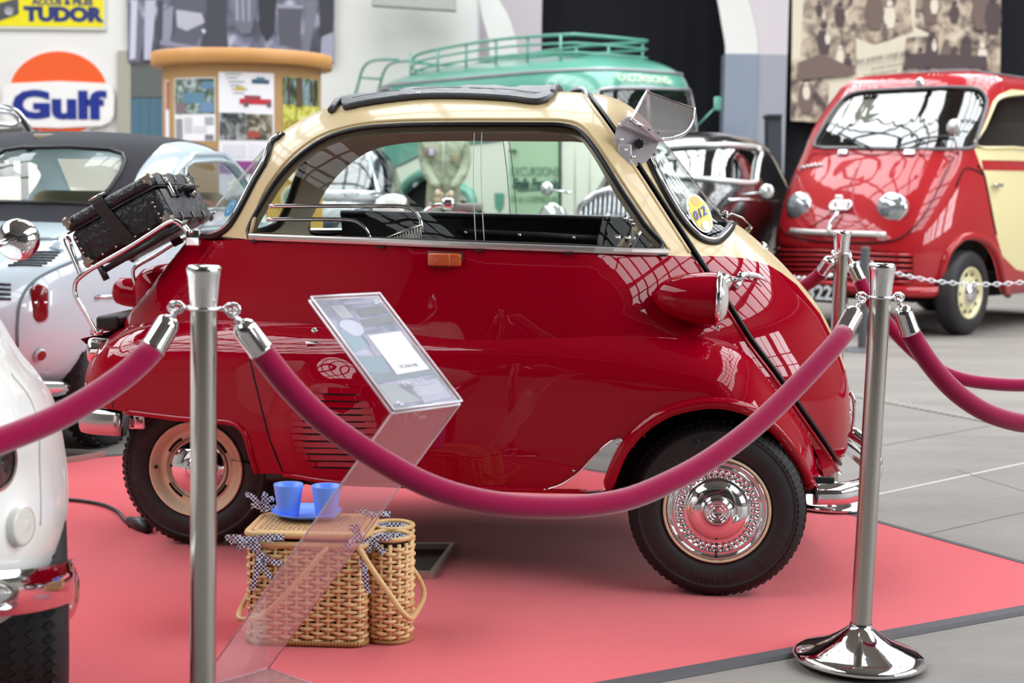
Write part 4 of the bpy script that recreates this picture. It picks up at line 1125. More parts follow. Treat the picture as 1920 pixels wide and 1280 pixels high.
def ringpt(post, s, dz=-.084):
    M_ = post.matrix_world; H = [c for c in post.children if c.name.startswith('pole')][0]
    top = max(v.co.z for v in H.data.vertices) + .08
    p = M_ @ Vector((s * .052, 0, top + dz)); return np.array(p)
bpy.context.view_layer.update()
hkL, hkL2 = ringpt(pl_post, 1), ringpt(pl_post, -1)
hkR, hkR2 = ringpt(pr_post, -1), ringpt(pr_post, 1)
hkF, hkF2 = ringpt(pf_post, -1), ringpt(pf_post, 1)
def dseq(pix, d0, d1):
    n = len(pix); c = np.concatenate([[0], np.cumsum([abs(pix[i + 1][0] - pix[i][0]) for i in range(n - 1)])]); c = c / c[-1]
    return [at(x, y, d0 + (d1 - d0) * t) for (x, y), t in zip(pix, c)]
def _bow(P):
    n = len(P); out = []
    for i, p in enumerate(P):
        k = 1 - .05 * math.sin(PI * min(1, i / (n - 1) * 1.0)); out.append(CP + (p - CP) * k)
    return out
main = _bow(dseq([(488,656),(540,722),(600,783),(660,828),(720,866),(790,904),(860,929),(940,945),(1020,950),(1100,948),(1180,934),(1260,901),(1330,862),(1400,811),(1460,757),(1520,695),(1566,645),(1583,622)], 2.88, 3.58))
rope('crimson velvet rope sagging across the front of the bubble car', main, .0238, hooks=(hkL, hkR))
leftr = dseq([(288,652),(250,690),(200,728),(140,765),(80,795),(0,826),(-80,852),(-200,880),(-330,890)], 2.84, 2.35)
rope('crimson velvet rope running left from the left post out of the picture', leftr, .0238, hooks=(hkL2, hkL2), ends=(True, False))
r1 = dseq([(1706,622),(1722,650),(1750,690),(1790,733),(1840,768),(1890,787),(1940,795),(2050,800),(2200,770)], 3.66, 4.0)
rope('crimson velvet rope leaving the right post towards the right edge', r1, .0238, hooks=(hkR2, hkR2), ends=(True, False))
r2 = dseq([(1612,524),(1622,548),(1650,588),(1690,636),(1740,680),(1790,706),(1850,718),(1940,721),(2080,705)], 5.52, 5.65)
rope('crimson velvet rope running right from the post behind the car nose', r2, .0238, hooks=(hkF2, hkF2), ends=(True, False))
r3 = dseq([(1544,507),(1528,522),(1500,541),(1460,560),(1400,578),(1330,590)], 5.52, 6.0)
rope('crimson velvet rope dropping left behind the nose of the bubble car', r3, .0238, hooks=(hkF, hkF), ends=(True, False))

# ================================================================== ACRYLIC INFORMATION STAND
ACR = glass_mat('acrylic_sheet', (0.97, 0.93, 0.94), 0.06, haze=.13)
ACE = mat('acrylic_edge', '#d9b7bd', .2, spec=.8); ACE2 = mat('acrylic_edge_white', '#f1eef4', .12, spec=.9)
A0 = on_floor(503, 1253, .012)
wv = np.array([-.135, -.150, 0]); rd_ = np.array([.742, -.67, 0])
def solve(px, py, m0, base, guess):
    return None
B0 = A0 + wv
tR = at(862, 758, A0[1] - .43); 
# make the strip's top edge parallel to its foot
tL = tR + wv * np.array([.93, .93, 1])
pR = at(708, 556, tR[1] + .17); pL = pR + wv * .93
sg = thing('information_stand', 'clear acrylic stand with a tilted printed panel in front of the basket', 'sign stand', (*((A0 + B0) / 2)[:2], 0))
def slab(name, q, th, material, **k):
    q = [np.array(p, float) for p in q]; n = np.cross(q[1] - q[0], q[3] - q[0]); n /= np.linalg.norm(n)
    v = q + [p + n * th for p in q]
    return mk(name, v, [(3, 2, 1, 0), (4, 5, 6, 7), (0, 1, 5, 4), (1, 2, 6, 5), (2, 3, 7, 6), (3, 0, 4, 7)], material, sg, smooth=False, space='W', **k)
def edge(pts__, r=.0016, m_=None, n=6, par=None):
    o = mk('x', [(0, 0, 0)], [], None); bpy.data.objects.remove(o)
    g = tube(pts__, r, n)
    return mk('polished_edge', g.v, g.f, m_ or ACE, par or sg, space='W')
slab('upright', [A0, B0, tL, tR], .004, ACR, label='leaning clear acrylic strip')
foot = (A0 + rd_ * .22); foot2 = B0 + rd_ * .22
slab('foot_plate', [A0 - [0, 0, .003], B0 - [0, 0, .003], foot2 - [0, 0, .003], foot - [0, 0, .003]], .004, ACR)
for e in ([A0, tR], [B0, tL], [A0, B0], [foot, A0], [foot2, B0]): edge(e, .0017)
slab('panel_back', [tR, tL, pL, pR], .003, ACR)
nrm = np.cross(tL - tR, pR - tR); nrm /= np.linalg.norm(nrm)
if nrm[2] < 0: nrm = -nrm
slab('panel_cover', [p + nrm * .009 for p in (tR, tL, pL, pR)], .002, glass_mat('acrylic_cover', (1, 1, 1), .05, haze=.10))
for e in ([tR, tL], [tL, pL], [pL, pR], [pR, tR]):
    for o_ in (0.0, .010): edge([p + nrm * o_ for p in e], .0022, ACE2)
# printed sheet: local frame u across, v down
U_ = (tR - tL); V_ = (tL - pL); O_ = pL + nrm * .006
def PP(u, v, h=0.0): return O_ + U_ * u + V_ * v + nrm * h
def patch(name, poly, material, h, label=None):
    return mk(name, [PP(u, v, h) for u, v in poly], [tuple(range(len(poly)))], material, sg, smooth=False, space='W', label=label)
pm = mat('printed_photo', '#8d8aa6', .35)
nt = pm.node_tree; tc = nt.nodes.new('ShaderNodeTexCoord'); no = nt.nodes.new('ShaderNodeTexNoise'); no.inputs['Scale'].default_value = 14; no.inputs['Detail'].default_value = 5
cr = nt.nodes.new('ShaderNodeValToRGB'); nt.links.new(tc.outputs['Object'], no.inputs['Vector']); nt.links.new(no.outputs['Fac'], cr.inputs[0])
for p_, c_ in ((.3, '#777a8e'), (.5, '#a9a9c8'), (.7, '#e0d9f2')):
    e = cr.color_ramp.elements.new(p_); e.color = srgb(c_)
nt.links.new(cr.outputs[0], nt.nodes['Principled BSDF'].inputs['Base Color'])
patch('printed_sheet', [(.04, .02), (.96, .02), (.96, .98), (.04, .98)], pm, 0, label='faded blue-grey photographic print')
def pr_(c, n):  # print colours paled to carry the glare on the cover
    k = [int(c[i:i + 2], 16) for i in (1, 3, 5)]; k = [int(x + (255 - x) * .30) for x in k]
    return mat(n, '#%02x%02x%02x' % tuple(k), .4)
for poly, c in [([(.06, .30), (.34, .24), (.34, .45), (.06, .50)], '#7fa6c4'), ([(.50, .12), (.93, .10), (.93, .17), (.50, .2)], '#50525e'), ([(.40, .05), (.9, .05), (.9, .08), (.4, .08)], '#9b92b8'), ([(.45, .22), (.92, .2), (.92, .26), (.45, .29)], '#5c5d6c'), ([(.30, .35), (.93, .34), (.93, .52), (.3, .55)], '#a09abf'), ([(.55, .50), (.95, .48), (.95, .64), (.55, .66)], '#5a6570'), ([(.05, .52), (.40, .56), (.30, .70), (.05, .68)], '#6f93ad'), ([(.05, .70), (.95, .66), (.95, .74), (.05, .77)], '#5b7488'), ([(.05, .78), (.5, .80), (.5, .95), (.05, .95)], '#9aa3ad'), ([(.3, .80), (.92, .78), (.92, .95), (.5, .97)], '#b3aed0'), ([(.78, .66), (.9, .66), (.9, .71), (.78, .71)], '#9ec9ea')]:
    patch('print_patch', poly, pr_(c, 'print_' + c[1:]), .0004 + .0001 * len(poly))
for i in range(6): patch('print_patch', [(.20 + .03 * i, .08), (.215 + .03 * i, .08), (.245 + .03 * i, .20), (.225 + .03 * i, .20)], pr_('#e8e6f2', 'print_white'), .0008)
ci = [(.26 + .155 * math.cos(a), .285 + .075 * math.sin(a)) for a in np.linspace(0, 2 * PI, 24, endpoint=False)]
patch('print_circle', ci, pr_('#d8dcf4', 'print_pale'), .0010)
patch('white_card', [(.40, .365), (.90, .350), (.90, .70), (.40, .715)], pr_('#f4f3f6', 'card_white'), .0014, label='blank white card')
Mp = basis(tuple(PP(.65, .655, .0018)), tuple(U_), tuple(-V_))
inv = wm(sg).inverted()
text('card_lettering', 'SCAN ME', .012, pr_('#3c3c44', 'print_dark'), sg, inv @ Mp, extrude=.0001)
text('panel_lettering', 'E R N T S', .016, pr_('#dcdff2', 'print_pale2'), sg, inv @ basis(tuple(PP(.55, .80, .0014)), tuple(U_), tuple(-V_)), extrude=.0001)
for i in range(4): patch('fine_print', [(.46, .845 + .018 * i), (.86 - .03 * (i % 2), .842 + .018 * i), (.86, .848 + .018 * i), (.46, .851 + .018 * i)], pr_('#d6d8ea', 'print_pale3'), .0014)
for (u, v) in ((.86, .05), (.90, .065), (.84, .075), (.12, .93), (.15, .95)): patch('print_mark', [(u, v), (u + .05, v), (u + .05, v + .012), (u, v + .012)], pr_('#f0f0fa', 'print_white2'), .0015)

# ================================================================== PICNIC BASKET
WICK = mat('wicker_cane', '#ddbb88', .5, var=.25, vscale=45, bump=.2, bscale=160)
WICKD = mat('wicker_smooth', '#d2ab77', .4, var=.15, vscale=30)
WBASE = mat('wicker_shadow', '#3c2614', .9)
b0 = on_floor(463, 1216); b1 = on_floor(690, 1221)
yb = (b0[1] + b1[1]) / 2
BW = (b1 - b0)[0]; BD = .23; BH = .295
bang = R(-3.0)
bk = thing('picnic_basket', 'square lidded wicker picnic basket with gingham ribbons on the red carpet', 'basket', ((b0[0] + b1[0]) / 2, yb + BD / 2, .008), rotz=bang)
def weave_wall(path, h0, h1, parent, closed, name, rowh=.0105, pitch=.026, amp=.005, r=.0048, taper=None):
    """horizontal canes running over and under upright stakes; path in local xy"""
    P = resample(np.array([(x, y, 0) for x, y in path]), pitch / 4, closed)
    T = np.gradient(P, axis=0); 
    if closed: T = (np.roll(P, -1, 0) - np.roll(P, 1, 0))
    N = np.stack([T[:, 1], -T[:, 0], T[:, 2] * 0], 1); N /= np.linalg.norm(N, axis=1)[:, None]
    g = G(); n = int((h1 - h0) / rowh); k = np.arange(len(P))
    for i in range(n):
        z = h0 + (i + .5) * rowh
        ph = PI * (i % 2)
        o_ = amp * np.cos(k * PI / 4 + ph)
        sc = 1 if taper is None else taper((z - h0) / (h1 - h0))
        Q = P * [sc, sc, 1] + N * o_[:, None] + np.array([0, 0, z]) + np.stack([0 * k, 0 * k, .0012 * np.sin(k * .7 + i * 2.1)], 1)
        tube(Q, r * (1 + .12 * math.sin(i * 2.3)), 6, closed=closed, g=g, cap=not closed)
    st_ = G()
    for j in range(0, len(P), 4):
        s0 = 1 if taper is None else taper(0); s1 = 1 if taper is None else taper(1)
        tube([P[j] * [s0, s0, 1] + [0, 0, h0], (P[j] * [(s0 + s1) / 2] * 1 if False else P[j] * [(s0 + s1) / 2, (s0 + s1) / 2, 1]) + [0, 0, (h0 + h1) / 2], P[j] * [s1, s1, 1] + [0, 0, h1]], .0052, 6, g=st_)
    w = g.build(name, WICK, parent, kind='stuff')
    st_.build('stakes', WICK, parent, kind='stuff')
    return w
hx, hy = BW / 2 - .006, BD / 2 - .006
def rrect(hx, hy, r, n=4):
    out = []
    for cx, cy, a in ((hx - r, hy - r, 0), (-hx + r, hy - r, PI / 2), (-hx + r, -hy + r, PI), (hx - r, -hy + r, 1.5 * PI)):
        for i in range(n + 1): out.append((cx + r * math.cos(a + PI / 2 * i / n), cy + r * math.sin(a + PI / 2 * i / n)))
    return out
weave_wall(rrect(hx, hy, .03)[::-1], .008, .250, bk, True, 'woven_sides')
box((0, 0, .13), (2 * hx - .012, 2 * hy - .012, .24)).build('lining', WBASE, bk, smooth=False)  # dark fill, its colour stands for the shade behind the open weave
rim = [(x, y, .008) for x, y in rrect(hx + .004, hy + .004, .03)]
g = G()
Pq = resample(np.array(rim), .008, True)
for i, p in enumerate(Pq):
    q = Pq[(i + 1) % len(Pq)]; tube([p + [0, 0, -.004], (p + q) / 2 + [0, 0, .007]], .0065, 6, g=g)
g.build('foot_border', mat('wicker_border', '#a47d45', .55, var=.3, vscale=40), bk, kind='stuff')
for z in (.252, ): tube([(x, y, z) for x, y in rrect(hx + .004, hy + .004, .03)], .0085, 10, closed=True).build('rim_cane', WICKD, bk)
lid_z = .276
lid = tube([(x, y, lid_z) for x, y in rrect(hx + .004, hy + .004, .03)], .0090, 10, closed=True).build('lid', WICKD, bk, label='woven lid in a cane frame')
tube([(x, y, lid_z + .002) for x, y in rrect(hx - .012, hy - .012, .025)], .006, 8, closed=True).build('lid_cane', WICKD, lid)
g = G()
nx, ny = 22, 18
for i in range(nx):
    x = -hx + .02 + (2 * hx - .04) * i / (nx - 1)
    tube([(x, -hy + .01 + (2 * hy - .02) * j / 40, lid_z + .003 + .0022 * math.cos(j * PI * ny / 40 + PI * (i % 2))) for j in range(41)], .0034, 5, g=g, flat=1.4)
for j in range(ny):
    y = -hy + .02 + (2 * hy - .04) * j / (ny - 1)
    tube([(-hx + .01 + (2 * hx - .02) * i / 44, y, lid_z + .003 + .0022 * math.cos(i * PI * nx / 44 + PI * (j % 2))) for i in range(45)], .0034, 5, g=g, flat=1.4)
g.build('lid_weave', mat('wicker_lid', '#bb9468', .55, var=.35, vscale=60), lid, kind='stuff')
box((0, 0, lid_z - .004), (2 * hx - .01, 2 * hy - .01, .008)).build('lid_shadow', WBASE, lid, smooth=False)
# gingham
GING = bpy.data.materials.new('blue_gingham'); GING.use_nodes = True
nt = GING.node_tree; tc = nt.nodes.new('ShaderNodeTexCoord'); ck = nt.nodes.new('ShaderNodeTexChecker'); ck.inputs['Scale'].default_value = 190
ck.inputs['Color1'].default_value = srgb('#e9ebf2'); ck.inputs['Color2'].default_value = srgb('#26335c')
nt.links.new(tc.outputs['Object'], ck.inputs['Vector']); nt.links.new(ck.outputs[0], nt.nodes['Principled BSDF'].inputs['Base Color'])
nt.nodes['Principled BSDF'].inputs['Roughness'].default_value = .85
def ribbon(P, w=.016, wd=(0, 0, 1), parent=None, name='ribbon'):
    P, T, U = frames(spline(P, 5)); v = []
    for i, (p, t) in enumerate(zip(P, T)):
        s = np.cross(t, [0, 1, 0]) + np.array([0, .25 * math.sin(i), 0]); s /= np.linalg.norm(s) + 1e-9
        v += [p - s * w / 2, p + s * w / 2]
    return mk(name, v, [(2 * i, 2 * i + 1, 2 * i + 3, 2 * i + 2) for i in range(len(P) - 1)], GING, parent)
def bow(c, parent, tails=((-.04, .03), (.03, .035), (-.05, .005), (.045, .0)), loops=2, s=1.0):
    c = np.array(c, float)
    box(tuple(c), (.016, .014, .016), bev=.004).build('bow_knot', GING, parent)
    for dx, dz in tails:
        ribbon([c + [0, -.004, 0], c + [dx * .5 * s, -.012, dz * .7 * s + .004], c + [dx * s, -.008, dz * s]], .015, parent=parent)
fx, fy = hx + .01, -hy - .012
bow((-hx - .005, hy - .01, lid_z + .018), bk, ((-.045, .04), (-.03, .01), (.03, .03), (.045, .005), (.01, .045)))
bow((-hx + .01, fy, lid_z - .012), bk, ((-.06, .006), (-.05, -.004), (.06, .004), (.085, .010), (-.03, -.02)))
bow((-hx + .035, fy - .002, .228), bk, ((-.03, .025), (.03, -.055), (.055, -.02), (-.02, -.085), (.0, -.04), (-.01, .03)))
bow((hx - .012, fy, lid_z + .008), bk, ((-.035, -.035), (.0, .03), (-.02, .02), (.02, -.02)))
bow((hx + .002, fy + .004, .21), bk, ((.01, -.04), (.015, -.07), (-.005, .03)))
bow((hx - .01, hy - .02, lid_z + .012), bk, ((.05, .004), (-.04, .01)))
# carrying handles
tube(spline([(hx - .01, fy, .252), (hx + .02, fy - .018, .212), (hx + .075, fy - .05, .148), (hx + .115, fy - .07, .105), (hx + .130, fy - .02, .095), (hx + .128, hy * .6, .105), (hx + .06, hy, .19), (hx - .01, hy, .25)], 6), .0068, 10).build('handle', WICKD, bk)
tube(spline([(-hx + .20, fy, .252), (-hx + .13, fy - .03, .17), (-hx + .06, fy - .05, .10), (-hx + .01, fy - .055, .082), (-hx - .015, fy - .02, .085), (-hx - .022, hy * .3, .11), (-hx - .02, hy * .7, .2), (-hx + .01, hy, .25)], 6), .0065, 10).build('handle', WICKD, bk)
# bottle holders beside the basket
for k, (ox, oy, rr, hh) in enumerate(((hx + .054, -.028, .052, .262), (hx + .047, .075, .050, .266))):
    ci = [(rr * math.cos(a), rr * math.sin(a)) for a in np.linspace(0, 2 * PI, 40, endpoint=False)]
    hold = bpy.data.objects.new('bottle_holder', None); COL.objects.link(hold); hold.parent = bk; hold.location = (ox, oy, 0)
    weave_wall(ci[::-1], .012, hh - .012, hold, True, 'woven_sides', pitch=.022)
    lathe([(rr - .008, .004), (rr - .008, hh - .01), (rr - .009, .004)], 24).build('lining', WBASE, hold)  # dark sleeve painted as shade between the holder's canes
    lathe([(rr - .007, hh - .002), (rr - .010, hh - .012), (rr - .012, hh - .09)], 28).build('gingham_lining', GING, hold)
    tube([(x * 1.03, y * 1.03, hh) for x, y in ci], .0062, 8, closed=True).build('rim_cane', WICKD, hold)
    tube([(x * 1.03, y * 1.03, .006) for x, y in ci], .006, 8, closed=True).build('foot_cane', mat('wicker_foot', '#9c7440', .5), hold)
bow((hx + .02, -.08, .262), bk, ((-.03, -.006), (.045, .008), (.03, -.03), (-.02, -.035)))
# plate and cups
BLUEP = mat('blue_plastic', '#6a97f5', .32, spec=.5)
BLUEP.node_tree.nodes['Principled BSDF'].inputs['Subsurface Weight'].default_value = .25
BLUEP.node_tree.nodes['Principled BSDF'].inputs['Subsurface Radius'].default_value = (.01, .01, .03)
def on_lid(px, y): 
    """point on the basket lid under a pixel"""
    r_ = ray(px, y); z = .008 + lid_z + .009; return CP + r_ * ((z - CAM_H) / r_[2])
pc = on_lid(575, 968)
plate = lathe([(0, .004), (.055, .004), (.062, .006), (.078, .011), (.088, .015), (.0895, .0165), (.088, .0135), (.064, .0028), (.052, 0), (0, 0)], 56).build('plate', BLUEP, None)
plate.location = (pc[0], pc[1], pc[2] + .001); tag(plate, 'round blue plastic plate lying on the basket lid', 'plate')
for px, base_y, lb in ((541, 971, 'blue plastic tumbler at left on the blue plate'), (612, 974, 'blue plastic tumbler at right on the plate, behind the acrylic strip')):
    c = on_lid(px, base_y)
    cup = lathe([(0, .003), (.0255, .003), (.0262, .008), (.0375, .083), (.0372, .0850), (.0355, .0845), (.0245, .010), (.0238, .006), (0, .006)], 40).build('tumbler', BLUEP, None)
    cup.location = (c[0], c[1], pc[2] + .003); tag(cup, lb, 'cup', 'blue plastic tumblers')

# ================================================================== SUITCASE ON THE RACK
def L2(px, py, y): return L(px, py, y)
SY = -.20
P0 = L2(161, 502, SY); P1 = L2(324, 414, SY); P3 = L2(113, 414, SY)
ex = P1 - P0; Lx = np.linalg.norm(ex); ex /= Lx; ez = P3 - P0; ez -= ex * ez.dot(ex); Lz = np.linalg.norm(ez); ez /= Lz
WS_ = .43
MS = Matrix(CAR_M) @ Matrix(((ex[0], 0, ez[0], P0[0]), (0, 1, 0, SY), (ex[2], 0, ez[2], P0[2]), (0, 0, 0, 1)))
sc = thing('suitcase', 'old black suitcase with metal corners strapped on the tail rack', 'suitcase', M=MS)
LEATH = mat('black_crinkled_leather', '#1b1c20', .38, bump=1.0, bscale=38, bdist=.012)
LEATHT = mat('worn_black_leather', '#45444a', .45, bump=.6, bscale=45, var=.45, vscale=18)
BRASSY = mat('aged_metal_corner', '#a39a8c', .38, .85, var=.25, vscale=60)
box((Lx / 2, WS_ / 2, Lz * .36), (Lx, WS_, Lz * .72), bev=.022).build('case_body', LEATH, sc)
box((Lx / 2, WS_ / 2, Lz * .86), (Lx + .004, WS_ + .004, Lz * .28), bev=.020).build('case_lid', LEATH, sc)
box((Lx + .001, WS_ / 2, Lz * .36), (.004, WS_ - .05, Lz * .62), bev=.0018).build('front_panel', LEATHT, sc, label='scuffed front panel')
box((Lx + .003, WS_ / 2, Lz * .86), (.004, WS_ - .05, Lz * .22), bev=.0018).build('lid_front_panel', LEATHT, sc)
tube([(0.0, -.003, Lz * .72), (Lx + .002, -.003, Lz * .72), (Lx + .004, WS_, Lz * .72)], .0035, 6).build('seam_bead', BLACK, sc)
def corner(cx, cy, cz):
    g = G(); n = 7; r_ = .030; v = []
    # rounded metal cap: three-sided shell
    s = [1 if c > .1 else -1 for c in (cx, cy, cz)]
    o = np.array([cx, cy, cz]) - np.array(s) * .020
    for i in range(n + 1):
        for j in range(n + 1):
            u, w = i / n * PI / 2, j / n * PI / 2
            d = np.array([math.cos(u) * math.cos(w), math.sin(u) * math.cos(w), math.sin(w)]) ** .55
            v.append(o + np.array(s) * (d * .023))
    f = [(i * (n + 1) + j, (i + 1) * (n + 1) + j, (i + 1) * (n + 1) + j + 1, i * (n + 1) + j + 1) for i in range(n) for j in range(n)]
    cobj = mk('corner_cap', v, f, BRASSY, sc)
    sx, sy, sz = s
    oy = cy + sy * .0028
    pl2 = [(cx, cz), (cx - sx * .038, cz), (cx - sx * .040, cz - sz * .010), (cx - sx * .030, cz - sz * .016), (cx - sx * .030, cz - sz * .026), (cx - sx * .018, cz - sz * .030), (cx - sx * .012, cz - sz * .042), (cx, cz - sz * .040)]
    pl2 = [(x - sx * .006 if abs(x - cx) < .001 else x, z - sz * .006 if abs(z - cz) < .001 else z) for x, z in pl2]
    v = [(x, oy, z) for x, z in pl2] + [(x, oy - sy * .003, z) for x, z in pl2]; m_ = len(pl2)
    mk('corner_leaf', v, [tuple(range(m_)), tuple(range(2 * m_ - 1, m_ - 1, -1))] + [(i, (i + 1) % m_, m_ + (i + 1) % m_, m_ + i) for i in range(m_)], BRASSY, cobj, smooth=False)
    lathe([(0, .003), (.0025, .002), (.0035, 0)], 10, M=facing((cx - sx * .024, oy, cz - sz * .020), (0, sy, 0))).build('rivet', STEEL, cobj)
for cy in (-.001, WS_ + .001):
    for cx in (-.002, Lx + .002):
        for cz in (-.001, Lz + .002): corner(cx, cy, cz)
for i in range(3):
    for z0, z1 in ((0.004, Lz * .2), (Lz + .002, Lz + .003)):
        yy = WS_ * (.25 + .25 * i)
    P = [(Lx - .03, WS_ * (.22 + .26 * i), Lz + .004), (Lx - .008, WS_ * (.22 + .26 * i), Lz + .003), (Lx + .005, WS_ * (.22 + .26 * i), Lz - .010), (Lx + .006, WS_ * (.22 + .26 * i), Lz - .03)]
    tube(spline(P, 4), .0045, 8, flat=.6).build('lid_clip', BRASSY, sc)
    P = [(Lx - .02, WS_ * (.22 + .26 * i), -.003), (Lx + .003, WS_ * (.22 + .26 * i), .004), (Lx + .005, WS_ * (.22 + .26 * i), .028)]
    tube(spline(P, 4), .0045, 8, flat=.6).build('foot_clip', BRASSY, sc)
for yy in (.25, .75):
    box((Lx + .007, WS_ * yy, Lz * .60), (.008, .032, .040), bev=.003).build('lock_plate', BRASSY, sc)
    box((Lx + .012, WS_ * yy, Lz * .63), (.008, .016, .050), bev=.003).build('hasp', CHROME, sc)
    lathe([(0, .010), (.010, .008), (.013, 0)], 16, M=facing((Lx + .006, WS_ * yy, Lz * .82), (1, 0, 0))).build('hasp_stud', BRASSY, sc)
tube(spline([(Lx + .008, WS_ * .38, Lz * .58), (Lx + .030, WS_ * .385, Lz * .60), (Lx + .042, WS_ * .43, Lz * .60), (Lx + .042, WS_ * .57, Lz * .60), (Lx + .030, WS_ * .615, Lz * .60), (Lx + .008, WS_ * .62, Lz * .58)], 5), .0095, 10, flat=.7).build('carry_handle', BLACK, sc, label='black leather carrying handle')
for yy in (.36, .63): box((Lx + .008, WS_ * yy, Lz * .58), (.014, .035, .034), bev=.003).build('handle_plate', BLACK, sc)
for x in (.07, .12, .19, .24): lathe([(0, .002), (.003, .0015), (.004, 0)], 8, M=facing((x * Lx / .32, -.003, .012), (0, -1, 0))).build('stud', STEEL, sc)
for z in (.045, .06, .085, .10): lathe([(0, .002), (.003, .0015), (.004, 0)], 8, M=facing((.016, -.003, z), (0, -1, 0))).build('stud', STEEL, sc); lathe([(0, .002), (.003, .0015), (.004, 0)], 8, M=facing((Lx - .03, -.003, z - .02), (0, -1, 0))).build('stud', STEEL, sc)
tube([(.035, -.004, .004), (.035, -.004, Lz * .70)], .0012, 4).build('seam_line', BLACK, sc)
tube([(Lx - .045, -.004, .004), (Lx - .045, -.004, Lz * .70)], .0012, 4).build('seam_line', BLACK, sc)
# luggage strap
xs_ = Lx * .46
STR = mat('brown_webbing', '#2c2321', .8, bump=.9, bscale=300)
P = [(xs_ + .035, -.008, -.035), (xs_ + .02, -.010, .02), (xs_ + .0, -.010, Lz * .6), (xs_ - .012, -.009, Lz * .95), (xs_ - .012, .006, Lz + .010), (xs_ - .012, WS_, Lz + .010), (xs_ - .01, WS_ + .010, Lz * .9), (xs_ + .02, WS_ + .010, -.02)]
g = G(); Pq = resample(np.array(P), .02); v = []
for p in Pq: v += [p + [-.019, 0, 0], p + [.019, 0, 0], p + [.019, -.004, .001], p + [-.019, -.004, .001]]
g.add(v, [(4 * i + k, 4 * i + (k + 1) % 4, 4 * i + 4 + (k + 1) % 4, 4 * i + 4 + k) for i in range(len(Pq) - 1) for k in range(4)])
stp = g.build('strap', STR, sc, smooth=False, label='brown webbing strap')
tube([(xs_ - .035, -.006, Lz + .012), (xs_ + .012, -.006, Lz + .012), (xs_ + .012, .024, Lz + .016), (xs_ - .035, .024, Lz + .016)], .0028, 6, closed=True).build('strap_buckle', CHROME, stp)

# ================================================================== TRAYS AND CABLE ON THE CARPET
TRAY = mat('zinc_tray', '#b5b0a8', .4, .5, var=.15, vscale=20); OIL = mat('oily_tray_bottom', '#4b3c34', .45, var=.4, vscale=14)
def tray(label, pix, h=.022, group='metal drip trays'):
    c = [on_floor(x, y, .008) for x, y in pix]; m_ = sum(c) / 4
    t = thing('drip_tray', label, 'tray', (m_[0], m_[1], .008), group=group)
    q = [p - m_ for p in c]; t_in = [p * .93 for p in q]
    v = [(*p[:2], 0) for p in q] + [(*p[:2] * 1.03, h) for p in q] + [(*p[:2], h) for p in t_in] + [(*p[:2], .004) for p in t_in]
    mk('tray_wall', v, [(i + a, (i + 1) % 4 + a, (i + 1) % 4 + a + 4, i + a + 4) for a in (0, 4, 8) for i in range(4)], TRAY, t, smooth=False)
    mk('tray_bottom', [(*p[:2], .003) for p in q], [(0, 1, 2, 3)], OIL, t, smooth=False)
    return t
tray('shallow zinc drip tray on the carpet beside the wicker bottle holders', [(810, 1086), (660, 1080), (700, 1030), (850, 1030)])
tray('shallow metal drip tray on the carpet by the light blue car', [(98, 872), (10, 872), (60, 846), (196, 856)])
CABLE = mat('black_cable', '#1c1b1e', .5)
ca = [on_floor(x, y, .016) for x, y in [(60,930),(110,935),(150,938),(190,945),(218,957),(232,973),(244,985)]]
m_ = ca[3]
cb = thing('power_cable', 'black cable with a plug lying on the carpet by the rear wheel', 'cable', (m_[0], m_[1], .008))
tube(spline([p - np.array([m_[0], m_[1], .008]) for p in ca], 6), .0065, 8).build('cord', CABLE, cb)
g = tube([(p - np.array([m_[0], m_[1], .008])) for p in [on_floor(242, 976, .028), on_floor(262, 982, .028), on_floor(278, 990, .026)]], [.014, .024, .018], 12)
g.build('plug', BLACK, cb)
